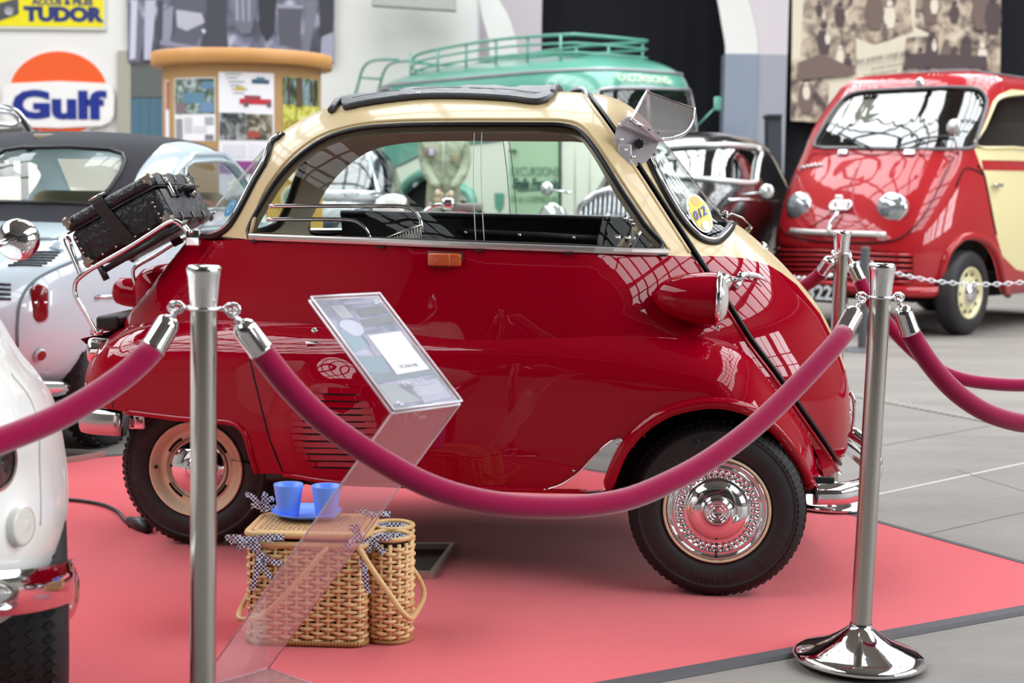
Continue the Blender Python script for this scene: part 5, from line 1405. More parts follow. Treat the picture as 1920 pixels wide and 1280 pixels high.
# ================================================================== BACKGROUND VEHICLES: plan outline x height profile
class Shell:
    """closed body: rows (z, front x, rear x, half width) swept round a superellipse plan"""
    def __init__(s, rows, M, n=3.2, x0=None):
        s.rows = np.array(rows, float); s.e = 2.0 / n; s.M = np.array(M); s.Mi = np.array(Matrix(M).inverted())
        s.x0 = x0 if x0 is not None else (s.rows[:, 1].max() + s.rows[:, 2].min()) / 2
        k = len(rows); s.tab = spline(s.rows, 6); s.vt = np.linspace(0, 1, len(s.tab))
        s.grid = None
    def prof(s, v):
        return [np.interp(v, s.vt, s.tab[:, i]) for i in range(4)]
    def P(s, th, v):
        z, xf, xr, hw = s.prof(v); c, t = np.cos(th), np.sin(th); e = s.e
        cc = np.sign(c) * np.abs(c) ** e; ss = np.sign(t) * np.abs(t) ** e
        x = np.where(c > 0, s.x0 + (xf - s.x0) * cc, s.x0 + (s.x0 - xr) * cc)
        return np.stack([x, hw * ss, z + 0 * th], -1)
    def N(s, th, v):
        a = 2e-3; b = 8e-3
        d1 = s.P(th + a, v) - s.P(th - a, v); d2 = s.P(th, np.minimum(v + b, 1)) - s.P(th, np.maximum(v - b, 0))
        n = np.cross(d1, d2); return n / (np.linalg.norm(n, axis=-1, keepdims=True) + 1e-12)
    def W(s, p): return p @ s.M[:3, :3].T + s.M[:3, 3]
    def uv(s, px, py):
        if s.grid is None:
            th, v = np.meshgrid(np.linspace(-PI, PI, 420), np.linspace(0.001, .985, 130)); th = th.ravel(); v = v.ravel()
            p = s.W(s.P(th, v)); n = s.N(th, v) @ s.M[:3, :3].T
            f = ((CP - p) * n).sum(1) > 0
            s.grid = (th[f], v[f], proj(p[f]))
        th, v, q = s.grid
        d = (q[:, 0] - px) ** 2 + (q[:, 1] - py) ** 2; i = d.argmin(); a, b = th[i], v[i]
        for _ in range(4):
            q0 = proj(s.W(s.P(np.array([a]), np.array([b]))))[0]
            qa = proj(s.W(s.P(np.array([a + 1e-3]), np.array([b]))))[0]; qb = proj(s.W(s.P(np.array([a]), np.array([b + 1e-3]))))[0]
            J = np.stack([(qa - q0) / 1e-3, (qb - q0) / 1e-3], 1)
            if abs(np.linalg.det(J)) < 5e3: break
            st_ = np.linalg.solve(J, np.array([px, py]) - q0)
            st_ = np.clip(st_, -.03, .03); a += st_[0]; b = min(max(b + st_[1], 0.0), .99)
        return np.array([a, b])
    def uvs(s, P, n=0, closed=True):
        U = np.array([s.uv(*p) for p in P])
        return spline(U, n, closed) if n else U
    def pt(s, px, py, off=0.0):
        a = s.uv(px, py); p = s.P(a[:1], a[1:]); n = s.N(a[:1], a[1:])
        return (p + n * off)[0], n[0]
    def line(s, U, off=0.0):
        U = np.asarray(U); return s.P(U[:, 0], U[:, 1]) + s.N(U[:, 0], U[:, 1]) * off
    def build(s, parent, regions, base, nth=96, nv=34, mirror=(), holes=()):
        """regions: list of (name, uv loop, material, offset, label, parent?) painted in order over the base"""
        loops = []; polys = []
        for r in regions:
            loops.append((r[1], True)); polys.append(np.asarray(r[1]))
        mir = {}
        for i, r in enumerate(regions):
            if r[0] in mirror:
                m_ = np.asarray(r[1]) * [-1, 1]; loops.append((m_, True)); mir[i] = m_
        edge_ = np.array([(-PI, 0), (PI, 0), (PI, 1), (-PI, 1)]); edge_ = resample(edge_, .12, True)
        th, v = np.meshgrid(np.linspace(-PI, PI, nth, endpoint=False) + PI / nth, np.linspace(.015, .985, nv)); th = th + (np.arange(nv)[:, None] % 2) * PI / nth
        pts_ = np.stack([th.ravel(), v.ravel()], 1); pts_ = pts_[np.abs(pts_[:, 0]) < PI - .01]
        def cls(c):
            n = np.full(len(c), 'base', dtype=object)
            for i, r in enumerate(regions):
                n[inpoly(polys[i], c)] = str(i)
                if i in mir: n[inpoly(mir[i], c)] = str(i) + ('' if r[0] in ('soft_top', 'rear_window') else 'm')
            n[(np.abs(c[:, 0]) > PI) | (c[:, 1] < 0) | (c[:, 1] > 1)] = None
            return n
        vv, tr = panels([(np.array([(-PI, 0), (PI, 0), (PI, 1), (-PI, 1)]), True)] + loops, np.vstack([pts_, edge_ * .999]), cls, tol=.006)
        out = {}
        for key, tris in tr.items():
            v2, f2 = compact(vv, np.array(tris)); a, b, c = (v2[f2[:, i]] for i in range(3))
            ar = (b[:, 0] - a[:, 0]) * (c[:, 1] - a[:, 1]) - (b[:, 1] - a[:, 1]) * (c[:, 0] - a[:, 0])
            f2 = np.where((ar > 0)[:, None], f2, f2[:, ::-1])
            if key == 'base': nm, m_, off, lab, par = base[0], base[1], 0, base[2], parent
            else:
                r = regions[int(key.rstrip('m'))]; nm, m_, off, lab = r[0], r[2], r[3], r[4]; par = parent
                if m_ is None: continue
            p = s.P(v2[:, 0], v2[:, 1]); n = s.N(v2[:, 0], v2[:, 1])
            out[key] = mk(nm, p + n * off, f2, m_, par, normals=n, label=lab)
        return out
def vframe(x, y, deg): return Matrix.Translation((x, y, 0)) @ Matrix.Rotation(R(deg), 4, 'Z')
def car_wheel(par, x, y, Rt, wd, side, rim='#d9cfa0', cap=CHROME_B, tread=0, rimr=.62, holes=0):
    """wheel with the outer face at local y, side -1 faces -Y"""
    w = bpy.data.objects.new('wheel', None); COL.objects.link(w); w.parent = par
    w.matrix_basis = Matrix.Translation((x, y, Rt)) @ (Matrix.Rotation(PI, 4, 'Z') if side > 0 else Matrix.Identity(4))
    r0 = Rt * rimr
    lathe([(r0, .03), (r0 * 1.03, .008), (Rt * .72, -.004), (Rt * .88, .0), (Rt * .96, .015), (Rt, .04), (Rt, wd - .04), (Rt * .96, wd - .015), (Rt * .8, wd), (r0, wd)], 48, 'Y').build('tyre', TYRE, w)
    lathe([(r0 * 1.0, .03), (r0 * .99, .008), (r0 * .95, .006), (r0 * .90, .03), (r0 * .80, .045), (r0 * .6, .03), (r0 * .42, .02), (0, .02)], 40, 'Y').build('rim', mat('rim_' + rim[1:], rim, .4, coat=.5), w)
    lathe([(r0 * .42, .02), (r0 * .41, .0), (r0 * .3, -.02), (r0 * .12, -.03), (0, -.032)], 32, 'Y').build('hubcap', cap, w)
    for i in range(holes):
        a = 2 * PI * i / holes
        lathe([(0, .0), (.018, 0)], 10, 'Y', M=Matrix.Translation((math.cos(a) * r0 * .74, .024, math.sin(a) * r0 * .74))).build('rim_hole', VOID, w)
    if tread:
        g = G()
        for i in range(tread):
            for j in range(4):
                a = 2 * PI * (i + .5 * (j % 2)) / tread; rad = np.array([math.cos(a), 0, math.sin(a)]); tan = np.array([-rad[2], 0, rad[0]])
                p = rad * (Rt - .001) + np.array([0, wd * (.2 + .2 * j), 0]); d1 = tan * (PI * Rt / tread * .8); d2 = np.array([0, wd * .075, 0])
                v = [p - d1 - d2 * .2, p - d2, p + d1 + d2 * .2, p + d2]; v += [q + rad * .004 for q in v]
                g.add(v, [(4, 5, 6, 7), (0, 1, 5, 4), (1, 2, 6, 5), (2, 3, 7, 6), (3, 0, 4, 7)])
        g.build('tread', TYRE, w, smooth=False, kind='stuff')
    return w
WGLASS = glass_mat('vehicle_glass', (.80, .84, .84), .10)
DGLASS = mat('dark_window', '#1b1d20', .06, spec=.7)

# ------------------------------------------------------------------ red and cream van, right
VRED = mat('van_red_paint', '#a81a22', .4, coat=1, spec=.1); VCREAM = mat('van_cream_paint', '#e6d9a4', .35, coat=.8)
VM = vframe(3.087, 13.218, -133)
van = thing('panel_van', 'red and cream vintage van with round headlamps at the right edge', 'van', M=VM)
vrows = [(0.3, 0.6, -2.95, 0.84), (0.38, 0.66, -3.0, 0.89), (0.6, 0.69, -3.0, 0.92), (0.8, 0.67, -3.0, 0.93), (1.0, 0.59, -3.0, 0.93), (1.2, 0.47, -3.0, 0.92), (1.36, 0.34, -3.0, 0.91), (1.48, 0.25, -3.0, 0.895), (1.69, 0.12, -2.98, 0.865), (1.85, -0.03, -2.94, 0.825), (1.99, -0.16, -2.86, 0.77), (2.14, -0.32, -2.72, 0.677), (2.2, -0.6, -2.5, 0.49), (2.23, -0.9, -2.2, 0.257), (2.235, -1.2, -2.0, 0.035)]
vs = Shell(vrows, VM, 3.3, x0=-.9)
wsv = vs.uvs([(1527,275),(1540,245),(1560,212),(1585,183),(1610,173),(1660,169),(1740,165),(1820,165),(1840,172),(1850,190),(1843,220),(1830,262),(1815,279),(1700,280),(1600,278)], 4)
qw = vs.uvs([(1829,274),(1845,240),(1860,205),(1870,187),(1900,178),(1960,176),(1990,274),(1900,277)], 3)
creams = vs.uvs([(1826,276),(1845,232),(1862,190),(1872,178),(1900,168),(2010,166),(2040,290),(2050,520),(1940,514),(1905,505),(1880,480),(1868,440),(1856,380),(1846,330)], 0)
redband = vs.uvs([(1840,300),(2030,304),(2030,322),(1843,319)], 0)
hood = vs.uvs([(1464,425),(1470,395),(1490,345),(1520,300),(1530,290),(1650,292),(1780,295),(1782,302),(1765,340),(1735,400),(1700,438),(1670,452),(1600,455),(1500,447)], 4)
archv = vs.uvs([(1762,640),(1764,560),(1775,490),(1800,455),(1825,450),(1850,465),(1868,510),(1876,560),(1880,640)], 3)
grl = vs.uvs([(1447,462),(1560,465),(1712,475),(1712,530),(1600,524),(1447,512)], 0)
ob = vs.build(van, [('cream_panel', creams, VCREAM, 0, 'cream door and cab side'), ('red_band', redband, VRED, .001, None), ('windscreen', wsv, glass_mat('van_screen_glass', (.5, .55, .55), .19), -.01, 'van windscreen reflecting the roof lights'), ('side_window', qw, WGLASS, -.01, None), ('hood_panel', hood, VRED, .012, 'raised red hood panel'), ('wheel_arch', archv, None, 0, None), ('grille_recess', grl, VOID, -.04, None)], ('body', VRED, 'red van body'), mirror=('cream_panel', 'side_window', 'wheel_arch', 'red_band'))
tube(vs.line(wsv[::2], .006), .016, 8, closed=True).build('windscreen_seal', mat('grey_seal', '#6d6a6c', .5), van)
tube(vs.line(qw, .004), .014, 8, closed=True).build('window_frame', VCREAM, van)
tube(vs.line(hood[::2], .012), .006, 6, closed=True).build('hood_gap', VOID, van)
P = vs.line(vs.uvs([(1757,600),(1759,560),(1770,492),(1798,450),(1826,443),(1856,458),(1876,505),(1884,560)], 4, False), .0)
tube(P, .034, 10).build('wheel_arch_lip', VRED, van)
for i in range(6):
    y0_, y1_ = 468 + 9.0 * i, 478 + 10.0 * i
    tube(vs.line(vs.uvs([(1449,y0_),(1500,y0_+1),(1560,y0_+2.5),(1640,y1_-2),(1710,y1_)], 2, False), .005), .013, 8).build('grille_slat', VRED, van)
tube(vs.line(vs.uvs([(1446,527),(1520,531),(1640,540),(1735,545),(1765,540)], 3, False), .03), .045, 8, flat=.5).build('bumper', VRED, van)
for px, py in ((1499, 389), (1673, 391)):
    p, n = vs.pt(px, py, .01); Mf = facing(p, (n[0] * .6 + .4, n[1] * .5, n[2] * .1))
    h = lathe([(.125, -.06), (.128, .0), (.120, .022), (.110, .026)], 32, M=Mf).build('headlamp_rim', CHROME_B, van)
    lathe([(.110, .024), (.085, .045), (.05, .057), (0, .062)], 28, M=Mf).build('headlamp_lens', mat('lamp_glass', '#aab0b4', .05, .6, coat=1), h)
tube(vs.line(vs.uvs([(1487,434),(1560,438),(1662,441)], 3, False), .03), .022, 10, flat=.6).build('bumper_bar', mat('white_bar', '#dcd8d6', .3, .3), van)
tube(vs.line(vs.uvs([(1577,402),(1562,425),(1560,437)], 3, False), .05), .018, 8, flat=.6).build('hood_handle', CHROME_B, van)
for px, py in ((1582, 289), (1706, 289)):
    p, n = vs.pt(px, py, .02); box((0, 0, 0), (.09, .05, .03), M=facing(p, n), bev=.008).build('hinge', CHROME_B, van)
tube([vs.pt(1633, 280, .03)[0], vs.pt(1575, 253, .03)[0]], .009, 6).build('wiper', BLACK, van)
tube([vs.pt(1682, 279, .03)[0], vs.pt(1735, 262, .03)[0], vs.pt(1795, 256, .03)[0]], .009, 6).build('wiper', BLACK, van)
p, n = vs.pt(1797, 290, .0); q = p + np.array([.10, -.0, .22])
tube([p, (p + q) / 2 + [.02, 0, 0], q], .008, 6).build('mirror_arm', CHROME_B, van)
lathe([(0, .03), (.05, .02), (.068, 0), (.06, -.008), (0, -.012)], 20, M=facing(q, (1, -.1, .1))).build('mirror', mat('mirror_back', '#c9c6c4', .25, .5), van)
p, n = vs.pt(1725, 155, .0); lathe([(0, .05), (.02, .045), (.032, .02), (.04, 0)], 14, M=facing(p, n)).build('roof_lamp', CHROME_B, van)
p, n = vs.pt(1866, 348, .03); box((0, 0, 0), (.14, .03, .03), M=Matrix.Translation(Vector(p)), bev=.01).build('door_handle', CHROME_B, van)
tube(vs.line(vs.uvs([(1833,309),(1846,330),(1858,390),(1868,440)], 3, False), .002), .007, 6).build('door_gap', VOID, van)
tube(vs.line(vs.uvs([(1792,350),(1808,317),(1826,318),(1845,328)], 3, False), .002), .007, 6).build('panel_gap', VOID, van)
EW = mat('emblem_white', '#f0ecec', .3, .3)
for k in range(4):
    c_ = vs.pt(1567 + 8 * k, 388, .03)[0]
    tube([c_ + np.array([-.02 * math.sin(a), .036 * math.cos(a), .036 * math.sin(a)]) for a in np.linspace(0, 2 * PI, 14, endpoint=False)], .011, 6, closed=True).build('emblem_ring', EW, van)
box(tuple(vs.pt(1579, 378, .03)[0]), (.02, .07, .08), bev=.008).build('emblem_shield', EW, van)
tube(vs.line(vs.uvs([(1505,318),(1509,314),(1512,318),(1516,312),(1520,316),(1524,310),(1527,315),(1531,308),(1534,314),(1539,310),(1543,313)], 2, False), .02), .010, 5).build('side_script', mat('script_silver', '#cfc8c8', .3, .5), van)
tube(vs.line(vs.uvs([(1616,300),(1606,330),(1600,365),(1602,392),(1614,415),(1628,432)], 4, False), .013), .007, 6).build('hood_rib', VRED, van)
tube(vs.line(vs.uvs([(1607,318),(1590,350),(1570,385),(1548,410),(1518,428)], 4, False), .013), .006, 6).build('hood_rib', VRED, van)
box((-.02 , 0, .42), (.06, 1.2, .1)).build('plate_backing', VOID, van, smooth=False)
pb = vs.pt(1545, 542, .06)[0]
box(tuple(pb), (.03, .50, .15)).build('number_plate', mat('plate_black', '#141416', .5), van, smooth=False)
text('plate_number', '53222', .16, mat('plate_white', '#eeeeee', .5), van, basis((pb[0] + .02, pb[1] - .0, pb[2]), (0, 1, 0), (0, 0, 1)), extrude=.003, bold=.004)
car_wheel(van, 0, .90, .345, .17, 1, '#e2d8ac', holes=10); car_wheel(van, 0, -.90, .345, .17, -1, '#e2d8ac')
car_wheel(van, -2.4, .80, .345, .17, 1, '#e2d8ac'); car_wheel(van, -2.4, -.80, .345, .17, -1, '#e2d8ac')
box((-1.3, 0, .36), (3.2, 1.1, .2)).build('underside', VOID, van, smooth=False)
box((-1.9, 0, 2.225), (2.0, .6, .04), bev=.015).build('roof_hatch', mat('grey_hatch', '#565c66', .6), van)
box((-.75, 0, 1.0), (.3, 1.2, .9), bev=.05).build('seat_back', mat('van_seat', '#3b3431', .8), van)
box((-1.6, 0, 1.2), (.04, 1.4, 1.2)).build('bulkhead', mat('van_inside', '#4c4744', .8), van, smooth=False)

# ------------------------------------------------------------------ green and cream coach
BGREEN = mat('coach_green', '#5aa08c', .3, coat=1); BCREAM = mat('coach_cream', '#dfe8d8', .35, coat=.8); BPALE = mat('coach_door_green', '#a9cbaa', .4, coat=.6)
BM = vframe(1.0 + .79 * 1.05 - .61 * 1.0, 19.4 + .61 * 1.05 + .79 * 1.0, -52.3)
bus = thing('coach', 'green and cream vintage excursion coach with roof rack behind the bubble car', 'coach', M=BM)
brows = [(0.45, 1.08, -4.7, 1.06), (0.8, 1.14, -4.85, 1.102), (1.2, 1.16, -4.9, 1.124), (1.6, 1.14, -4.9, 1.124), (1.9, 1.1, -4.85, 1.113), (2.168, 1.06, -4.76, 1.092), (2.436, 1.0, -4.717, 1.06), (2.63, 0.92, -4.703, 1.007), (2.75, 0.78, -4.5, 0.912), (2.85, 0.56, -4.15, 0.742), (2.93, 0.23, -3.65, 0.509), (2.97, -0.12, -3.25, 0.297), (2.98, -0.52, -2.95, 0.042)]
bs = Shell(brows, BM, 4.0, x0=-1.6)
def zth(z): return float(np.interp(z, bs.tab[:, 0], bs.vt))
creamB = bs.uvs([(690,343),(741,313),(785,293),(830,279),(879,269),(943,262),(1000,262),(1053,262),(1106,262),(1106,430),(690,430)], 0)
creamB[-2:, 1] = .02
ff = np.array([(t, zth(1.86 + .0 * t)) for t in np.linspace(-.9, .9, 9)] + [(.9, .02), (-.9, .02)])
regs = [('cream_side', creamB, BCREAM, 0, 'cream lower flank with a sweeping edge'), ('cream_front', ff, BCREAM, .0005, None)]
dpoly = bs.uvs([(955,247),(1050,247),(1050,440),(955,440)], 0)
regs.append(('door', dpoly, BPALE, .004, 'pale green coach door'))
wins = []
for x0_, x1_ in ((690, 735), (750, 838), (848, 946), (960, 1052), (1066, 1100)):
    w_ = bs.uvs([(x0_, 182), (x0_ + 8, 168), (x1_ - 8, 166), (x1_, 178), (x1_, 240), (x0_, 242)], 3); wins.append(w_); regs.append(('side_window', w_, WGLASS, -.02, None))
wf = bs.uvs([(1122,180),(1132,167),(1205,165),(1290,168),(1303,178),(1314,238),(1306,246),(1215,246),(1130,240)], 3); regs.append(('windscreen', wf, WGLASS, -.02, 'split coach windscreen'))
ra = bs.uvs([(738,392),(756,360),(785,338),(812,334),(842,345),(860,372),(868,420),(738,430)], 3); regs.append(('wheel_arch', ra, VOID, -.10, None))
bs.build(bus, regs, ('body', BGREEN, 'green coach body'), mirror=('side_window', 'cream_side'))
for w_ in wins + [wf]: tube(bs.line(w_, .006), .020, 6, closed=True).build('window_trim', mat('coach_trim', '#b9b4bc', .3, .6), bus)
tube(bs.line(bs.uvs([(744,392),(762,350),(790,328),(820,324),(850,338),(872,372),(880,420)], 4, False), .04), .07, 10).build('rear_fender', BGREEN, bus)
tube(bs.line(bs.uvs([(690,343),(741,313),(785,293),(830,279),(879,269),(943,262)], 3, False), .004), .016, 6).build('swage_line', mat('swage_grey', '#5d7a72', .5), bus)
tube(bs.line(np.array([(t, zth(2.68)) for t in np.linspace(-2.6, .6, 60)]), .01), .020, 6).build('gutter', mat('coach_trim'), bus)
tube(bs.line(bs.uvs([(1213,168),(1216,246)], 2, False), .006), .020, 6).build('screen_pillar', mat('coach_trim'), bus)
tube(bs.line(bs.uvs([(1051,180),(1051,260),(1051,420)], 2, False), .01), .022, 6).build('door_post', mat('coach_dark_gap', '#39423d', .5), bus)
tube(bs.line(bs.uvs([(1053,259),(1106,258)], 2, False), .01), .014, 6).build('chrome_strip', CHROME_B, bus)
def onbus(px, py, du=(0, 0), off=.02, ):
    return bs.pt(px, py, off)
def bus_text(body, px, py, size, m_, name, sx=1.0, shear=0, bold=0):
    p, n = bs.pt(px, py, .012); x_ = Vector((0, 0, 1)).cross(Vector(n)).normalized()
    text(name, body, size, m_, bus, basis(tuple(p), x_, (0, 0, 1)), extrude=.002, sx=sx, shear=shear, bold=bold)
GT = mat('coach_lettering', '#6f9177', .6); GT2 = mat('coach_script', '#33594d', .6)
bus_text('EXCURSIONS', 1003, 322, .165, GT, 'door_lettering', sx=.95)
bus_text('Emile François', 1003, 345, .19, GT2, 'door_script', shear=.3, bold=.006, sx=.78)
bus_text('GD de LUXEMBOURG', 1003, 374, .115, GT, 'door_lettering', sx=.88)
tube([bs.pt(972, 357, .015)[0], bs.pt(1030, 355, .015)[0]], .008, 5).build('script_flourish', GT2, bus)
p, n = bs.pt(1205, 149, .02); text('dome_lettering', '·EXCURSIONS·', .15, mat('coach_pale_text', '#cfe3c4', .6), bus, basis(tuple(p), (0, 1, 0), (-.45, 0, .9)), extrude=.003, bold=.002)
box((0, 0, 0), (.12, .03, .03), M=Matrix.Translation(Vector(bs.pt(965, 283, .04)[0]))).build('door_handle', mat('coach_dark_gap'), bus)
sh = [(937, 362), (937, 385), (941, 398), (947, 397), (946, 362)]
sh = [(928,362),(946,362),(945,385),(937,399),(929,388)]
pv = [bs.pt(x, y, .012)[0] for x, y in sh]; mk('shield', pv, [tuple(range(len(pv)))], BGREEN, bus, smooth=False)
# roof rack and ladder
ztop = 2.93
def rail(z, name, r=.022):
    pts_ = [(.05, -.72), (.05, .72), (-3.6, .72), (-4.05, .3), (-4.05, -.3), (-3.6, -.72)]
    pts_ = [(.1, y, z + .0) for y in (-.45, .45)] + [(-.1, .70, z), (-1.5, .74, z + .03), (-3.2, .70, z - .02), (-3.7, .62, z - .10), (-3.85, .4, z - .13), (-3.85, -.4, z - .13), (-3.7, -.62, z - .10), (-3.2, -.70, z - .02), (-1.5, -.74, z + .03), (-.1, -.70, z)]
    tube(spline(pts_, 4, True), r, 6, closed=True).build(name, BGREEN, rack)
rack = bpy.data.objects.new('roof_rack', None); COL.objects.link(rack); rack.parent = bus
rail(3.17, 'rack_rail'); rail(3.06, 'rack_rail', .016); rail(2.94, 'rack_rail', .018)
for x in (-.1, -.8, -1.5, -2.2, -2.9, -3.6):
    for s in (-1, 1): tube([(x, s * .72, 2.80), (x, s * .72, 3.16 + (.02 if -3 < x < -.5 else 0))], .018, 6).build('rack_post', BGREEN, rack)
for y in (-.4, 0, .4): tube([(-.1, y, 2.96), (-2, y, 2.98), (-3.8, y, 2.84)], .018, 5).build('rack_slat', BGREEN, rack)
lad = bpy.data.objects.new('ladder', None); COL.objects.link(lad); lad.parent = bus
for s in (-.75, -.35): tube(spline([(-3.9, s, 3.08), (-4.75, s, 3.07), (-5.05, s, 2.7), (-5.25, s, 2.2), (-5.28, s, 1.2)], 5), .022, 6).build('ladder_rail', BGREEN, lad)
for z, x in ((2.86, -4.95), (2.6, -5.1), (2.35, -5.2), (2.1, -5.26), (1.8, -5.27), (1.5, -5.28)): tube([(x, -.75, z), (x, -.35, z)], .018, 6).build('rung', BGREEN, lad)
for s in (-1, 1):
    for x in (-3.3, -.2): car_wheel(bus, x, s * .98, .46, .22, s, '#57a58e')
box((-1.8, 0, .5), (4.4, 1.5, .3)).build('underside', VOID, bus, smooth=False)
tube([bs.pt(1305, 236, .02)[0], bs.pt(1305, 236, .02)[0] + [.12, .25, .28]], .012, 6).build('mirror_arm', BGREEN, bus)
mp = bs.pt(1305, 236, .02)[0] + [.12, .25, .30]; box(tuple(mp), (.04, .12, .18), bev=.02).build('mirror', BGREEN, bus)

# ------------------------------------------------------------------ black saloon with chevron grille
KB = mat('black_car_paint', '#0c0c0e', .25, coat=1)
KM = vframe(.74, 11.85, -114.5)
blk = thing('black_saloon', 'black vintage saloon with chrome chevron grille and round headlamps', 'car', M=KM)
ks = Shell([(0.35, -0.55, -3.6, 0.528), (0.6, -0.5, -3.75, 0.634), (0.9, -0.55, -3.75, 0.669), (1.1, -0.8, -3.65, 0.669), (1.2, -0.98, -3.5, 0.651), (1.32, -1.08, -3.3, 0.616), (1.45, -1.18, -3.1, 0.572), (1.55, -1.3, -2.95, 0.51), (1.62, -1.5, -2.8, 0.396), (1.655, -1.75, -2.6, 0.22), (1.66, -2.0, -2.4, 0.026)], KM, 3.6, x0=-2.1)
kw = ks.uvs([(1250,285),(1258,276),(1330,273),(1405,275),(1420,281),(1424,295),(1417,330),(1408,343),(1330,337),(1255,328)], 3)
ksw = ks.uvs([(1437,300),(1442,284),(1470,278),(1505,278),(1512,300),(1505,345),(1433,345)], 3)
ks.build(blk, [('windscreen', kw, glass_mat('black_car_glass', (.75, .8, .78), .30), -.01, None), ('side_window', ksw, DGLASS, -.005, None)], ('cabin', KB, 'black cabin'), mirror=('side_window',))
tube(ks.line(kw, .008), .022, 8, closed=True).build('windscreen_frame', mat('bright_frame', '#e8efec', .25, .4), blk)
kh = Shell([(.45, -.02, -1.4, .30), (.7, .0, -1.4, .34), (.95, -.04, -1.4, .37), (1.06, -.12, -1.4, .36), (1.13, -.22, -1.4, .28), (1.155, -.4, -1.35, .12), (1.16, -.5, -1.2, .02)], KM, 3.0, x0=-.7)
kh.build(blk, [], ('hood', KB, None), nth=60, nv=24)
gw = [(-.02, y, z) for y, z in ((-.26, .42), (-.29, .8), (-.24, 1.02), (-.12, 1.12), (0, 1.15), (.12, 1.12), (.24, 1.02), (.29, .8), (.26, .42))]
gv = [(.05 - .12 * max(0, (z - .7)), y, z) for x, y, z in gw]
mk('grille', gv, [tuple(range(len(gv)))[::-1]], mat('grille_silver', '#8f9196', .3, .8), blk, smooth=False)
tube([(p[0], p[1], p[2]) for p in gv], .025, 8, closed=True).build('grille_shell', CHROME_B, blk)
for i in range(-6, 7): 
    y = i * .038; zt = float(np.interp(abs(y), [0, .12, .24, .29], [1.13, 1.1, 1.0, .8])); tube([(.06, y, .45), (.06 - .12 * max(0, .75 - .7), y, .75), (.06 - .12 * (zt - .7), y, zt)], .006, 5).build('grille_bar', CHROME_B, blk)
for dz in (0, -.17): tube([(.07, -.24, .52 + dz + .08), (.05, 0, .96 + dz), (.07, .24, .52 + dz + .08)], .020, 6, flat=.5).build('chevron', mat('chevron_white', '#dfe0e2', .3, .4), blk)
for s in (-1, 1):
    fdr = Shell([(.28, .30, -.9, .16), (.5, .34, -.95, .20), (.68, .26, -.8, .20), (.78, .08, -.6, .17), (.84, -.1, -.4, .10), (.86, -.2, -.3, .02)], KM @ Matrix.Translation((0, s * .58, 0)), 2.6, x0=-.2)
    o = fdr.build(blk, [], ('fender', KB, None), nth=40, nv=20)
    for q in o.values(): q.location = (0, s * .58, 0)
    Mf = Matrix.Translation((.10, s * .44, .93))
    hl = lathe([(0, -.20), (.06, -.17), (.095, -.08), (.105, 0)], 24, 'X', M=Mf).build('headlamp', KB, blk)
    lathe([(.105, 0), (.110, .008), (.10, .018)], 24, 'X', M=Mf).build('headlamp_rim', CHROME_B, hl)
    lathe([(.10, .014), (.06, .035), (0, .045)], 24, 'X', M=Mf).build('headlamp_lens', mat('lamp_glass_clear', '#c8ccc8', .08, .3, coat=1), hl)
    car_wheel(blk, -.02, s * .70, .33, .14, s, '#8f989c', holes=0); car_wheel(blk, -3.0, s * .66, .33, .14, s, '#8f989c')
    tube([(-1.0, s * .74, 1.12), (-.98, s * .9, 1.14)], .010, 6).build('mirror_arm', CHROME_B, blk)
    lathe([(0, .02), (.045, .014), (.06, 0), (0, -.004)], 20, M=facing((-.97, s * .95, 1.15), (1, 0, .0))).build('mirror', mat('mirror_pale', '#e6ece8', .15, .6), blk)
    tube([(.16, s * .25, .46), (.16, s * .25, .72)], .03, 8).build('overrider', CHROME_B, blk)
flatbar([(.05, -.78, .46), (.18, -.6, .46), (.24, 0, .46), (.18, .6, .46), (.05, .78, .46)], .10, .03).build('bumper', CHROME_B, blk)
box((-2.2, 0, .40), (2.6, 1.1, .2)).build('underside', VOID, blk, smooth=False)
for s in (-1, 1): box((-2.0, s * .3, .95), (.25, .45, .5), bev=.05).build('seat', mat('pale_seat', '#a99f8c', .8), blk)
tube([(-.9, .665, 1.08), (-2.4, .672, 1.08)], .012, 6).build('waist_strip', CHROME_B, blk)

# ------------------------------------------------------------------ light blue saloon, left
LB = mat('light_blue_paint', '#c3d3dc', .3, coat=1); SOFT = mat('black_soft_top', '#3a3a3f', .85, bump=.3, bscale=300, spec=.25)
LM = vframe(-2.36, 6.80, 78)
lb = thing('light_blue_saloon', 'light blue vintage saloon with black fabric roof at left', 'car', M=LM)
l1 = Shell([(.28, 3.0, -.60, .62), (.36, 3.03, -.70, .68), (.48, 3.05, -.76, .715), (.62, 3.03, -.755, .73), (.74, 2.95, -.68, .73), (.82, 2.85, -.56, .725), (.89, 2.7, -.38, .70), (.95, 2.4, -.15, .66), (.985, 2.1, .10, .58), (1.0, 1.8, .4, .35), (1.003, 1.5, .8, .05)], LM, 3.4, x0=.9)
engine = l1.uvs([(2,575),(30,480),(60,447),(135,447),(150,485),(100,505),(60,530),(35,580),(33,640),(2,640)], 0)
l1.build(lb, [], ('lower_body', LB, 'light blue lower body'))
l2 = Shell([(.93, 2.3, -.08, .69), (1.00, 2.2, .0, .685), (1.08, 2.05, .07, .675), (1.18, 1.9, .17, .65), (1.27, 1.72, .29, .61), (1.33, 1.55, .42, .55), (1.365, 1.35, .6, .43), (1.382, 1.15, .78, .24), (1.386, 1.0, .85, .02)], LM, 3.6, x0=1.0)
rwin = (lambda U: np.stack([np.where(U[:, 0] > 0, U[:, 0] - 2 * PI, U[:, 0]), U[:, 1]], 1))(l2.uvs([(-40,300),(0,290),(10,284),(40,279),(130,278),(205,283),(228,290),(233,302),(225,325),(205,355),(172,385),(80,382),(0,380),(-40,378)], 0))
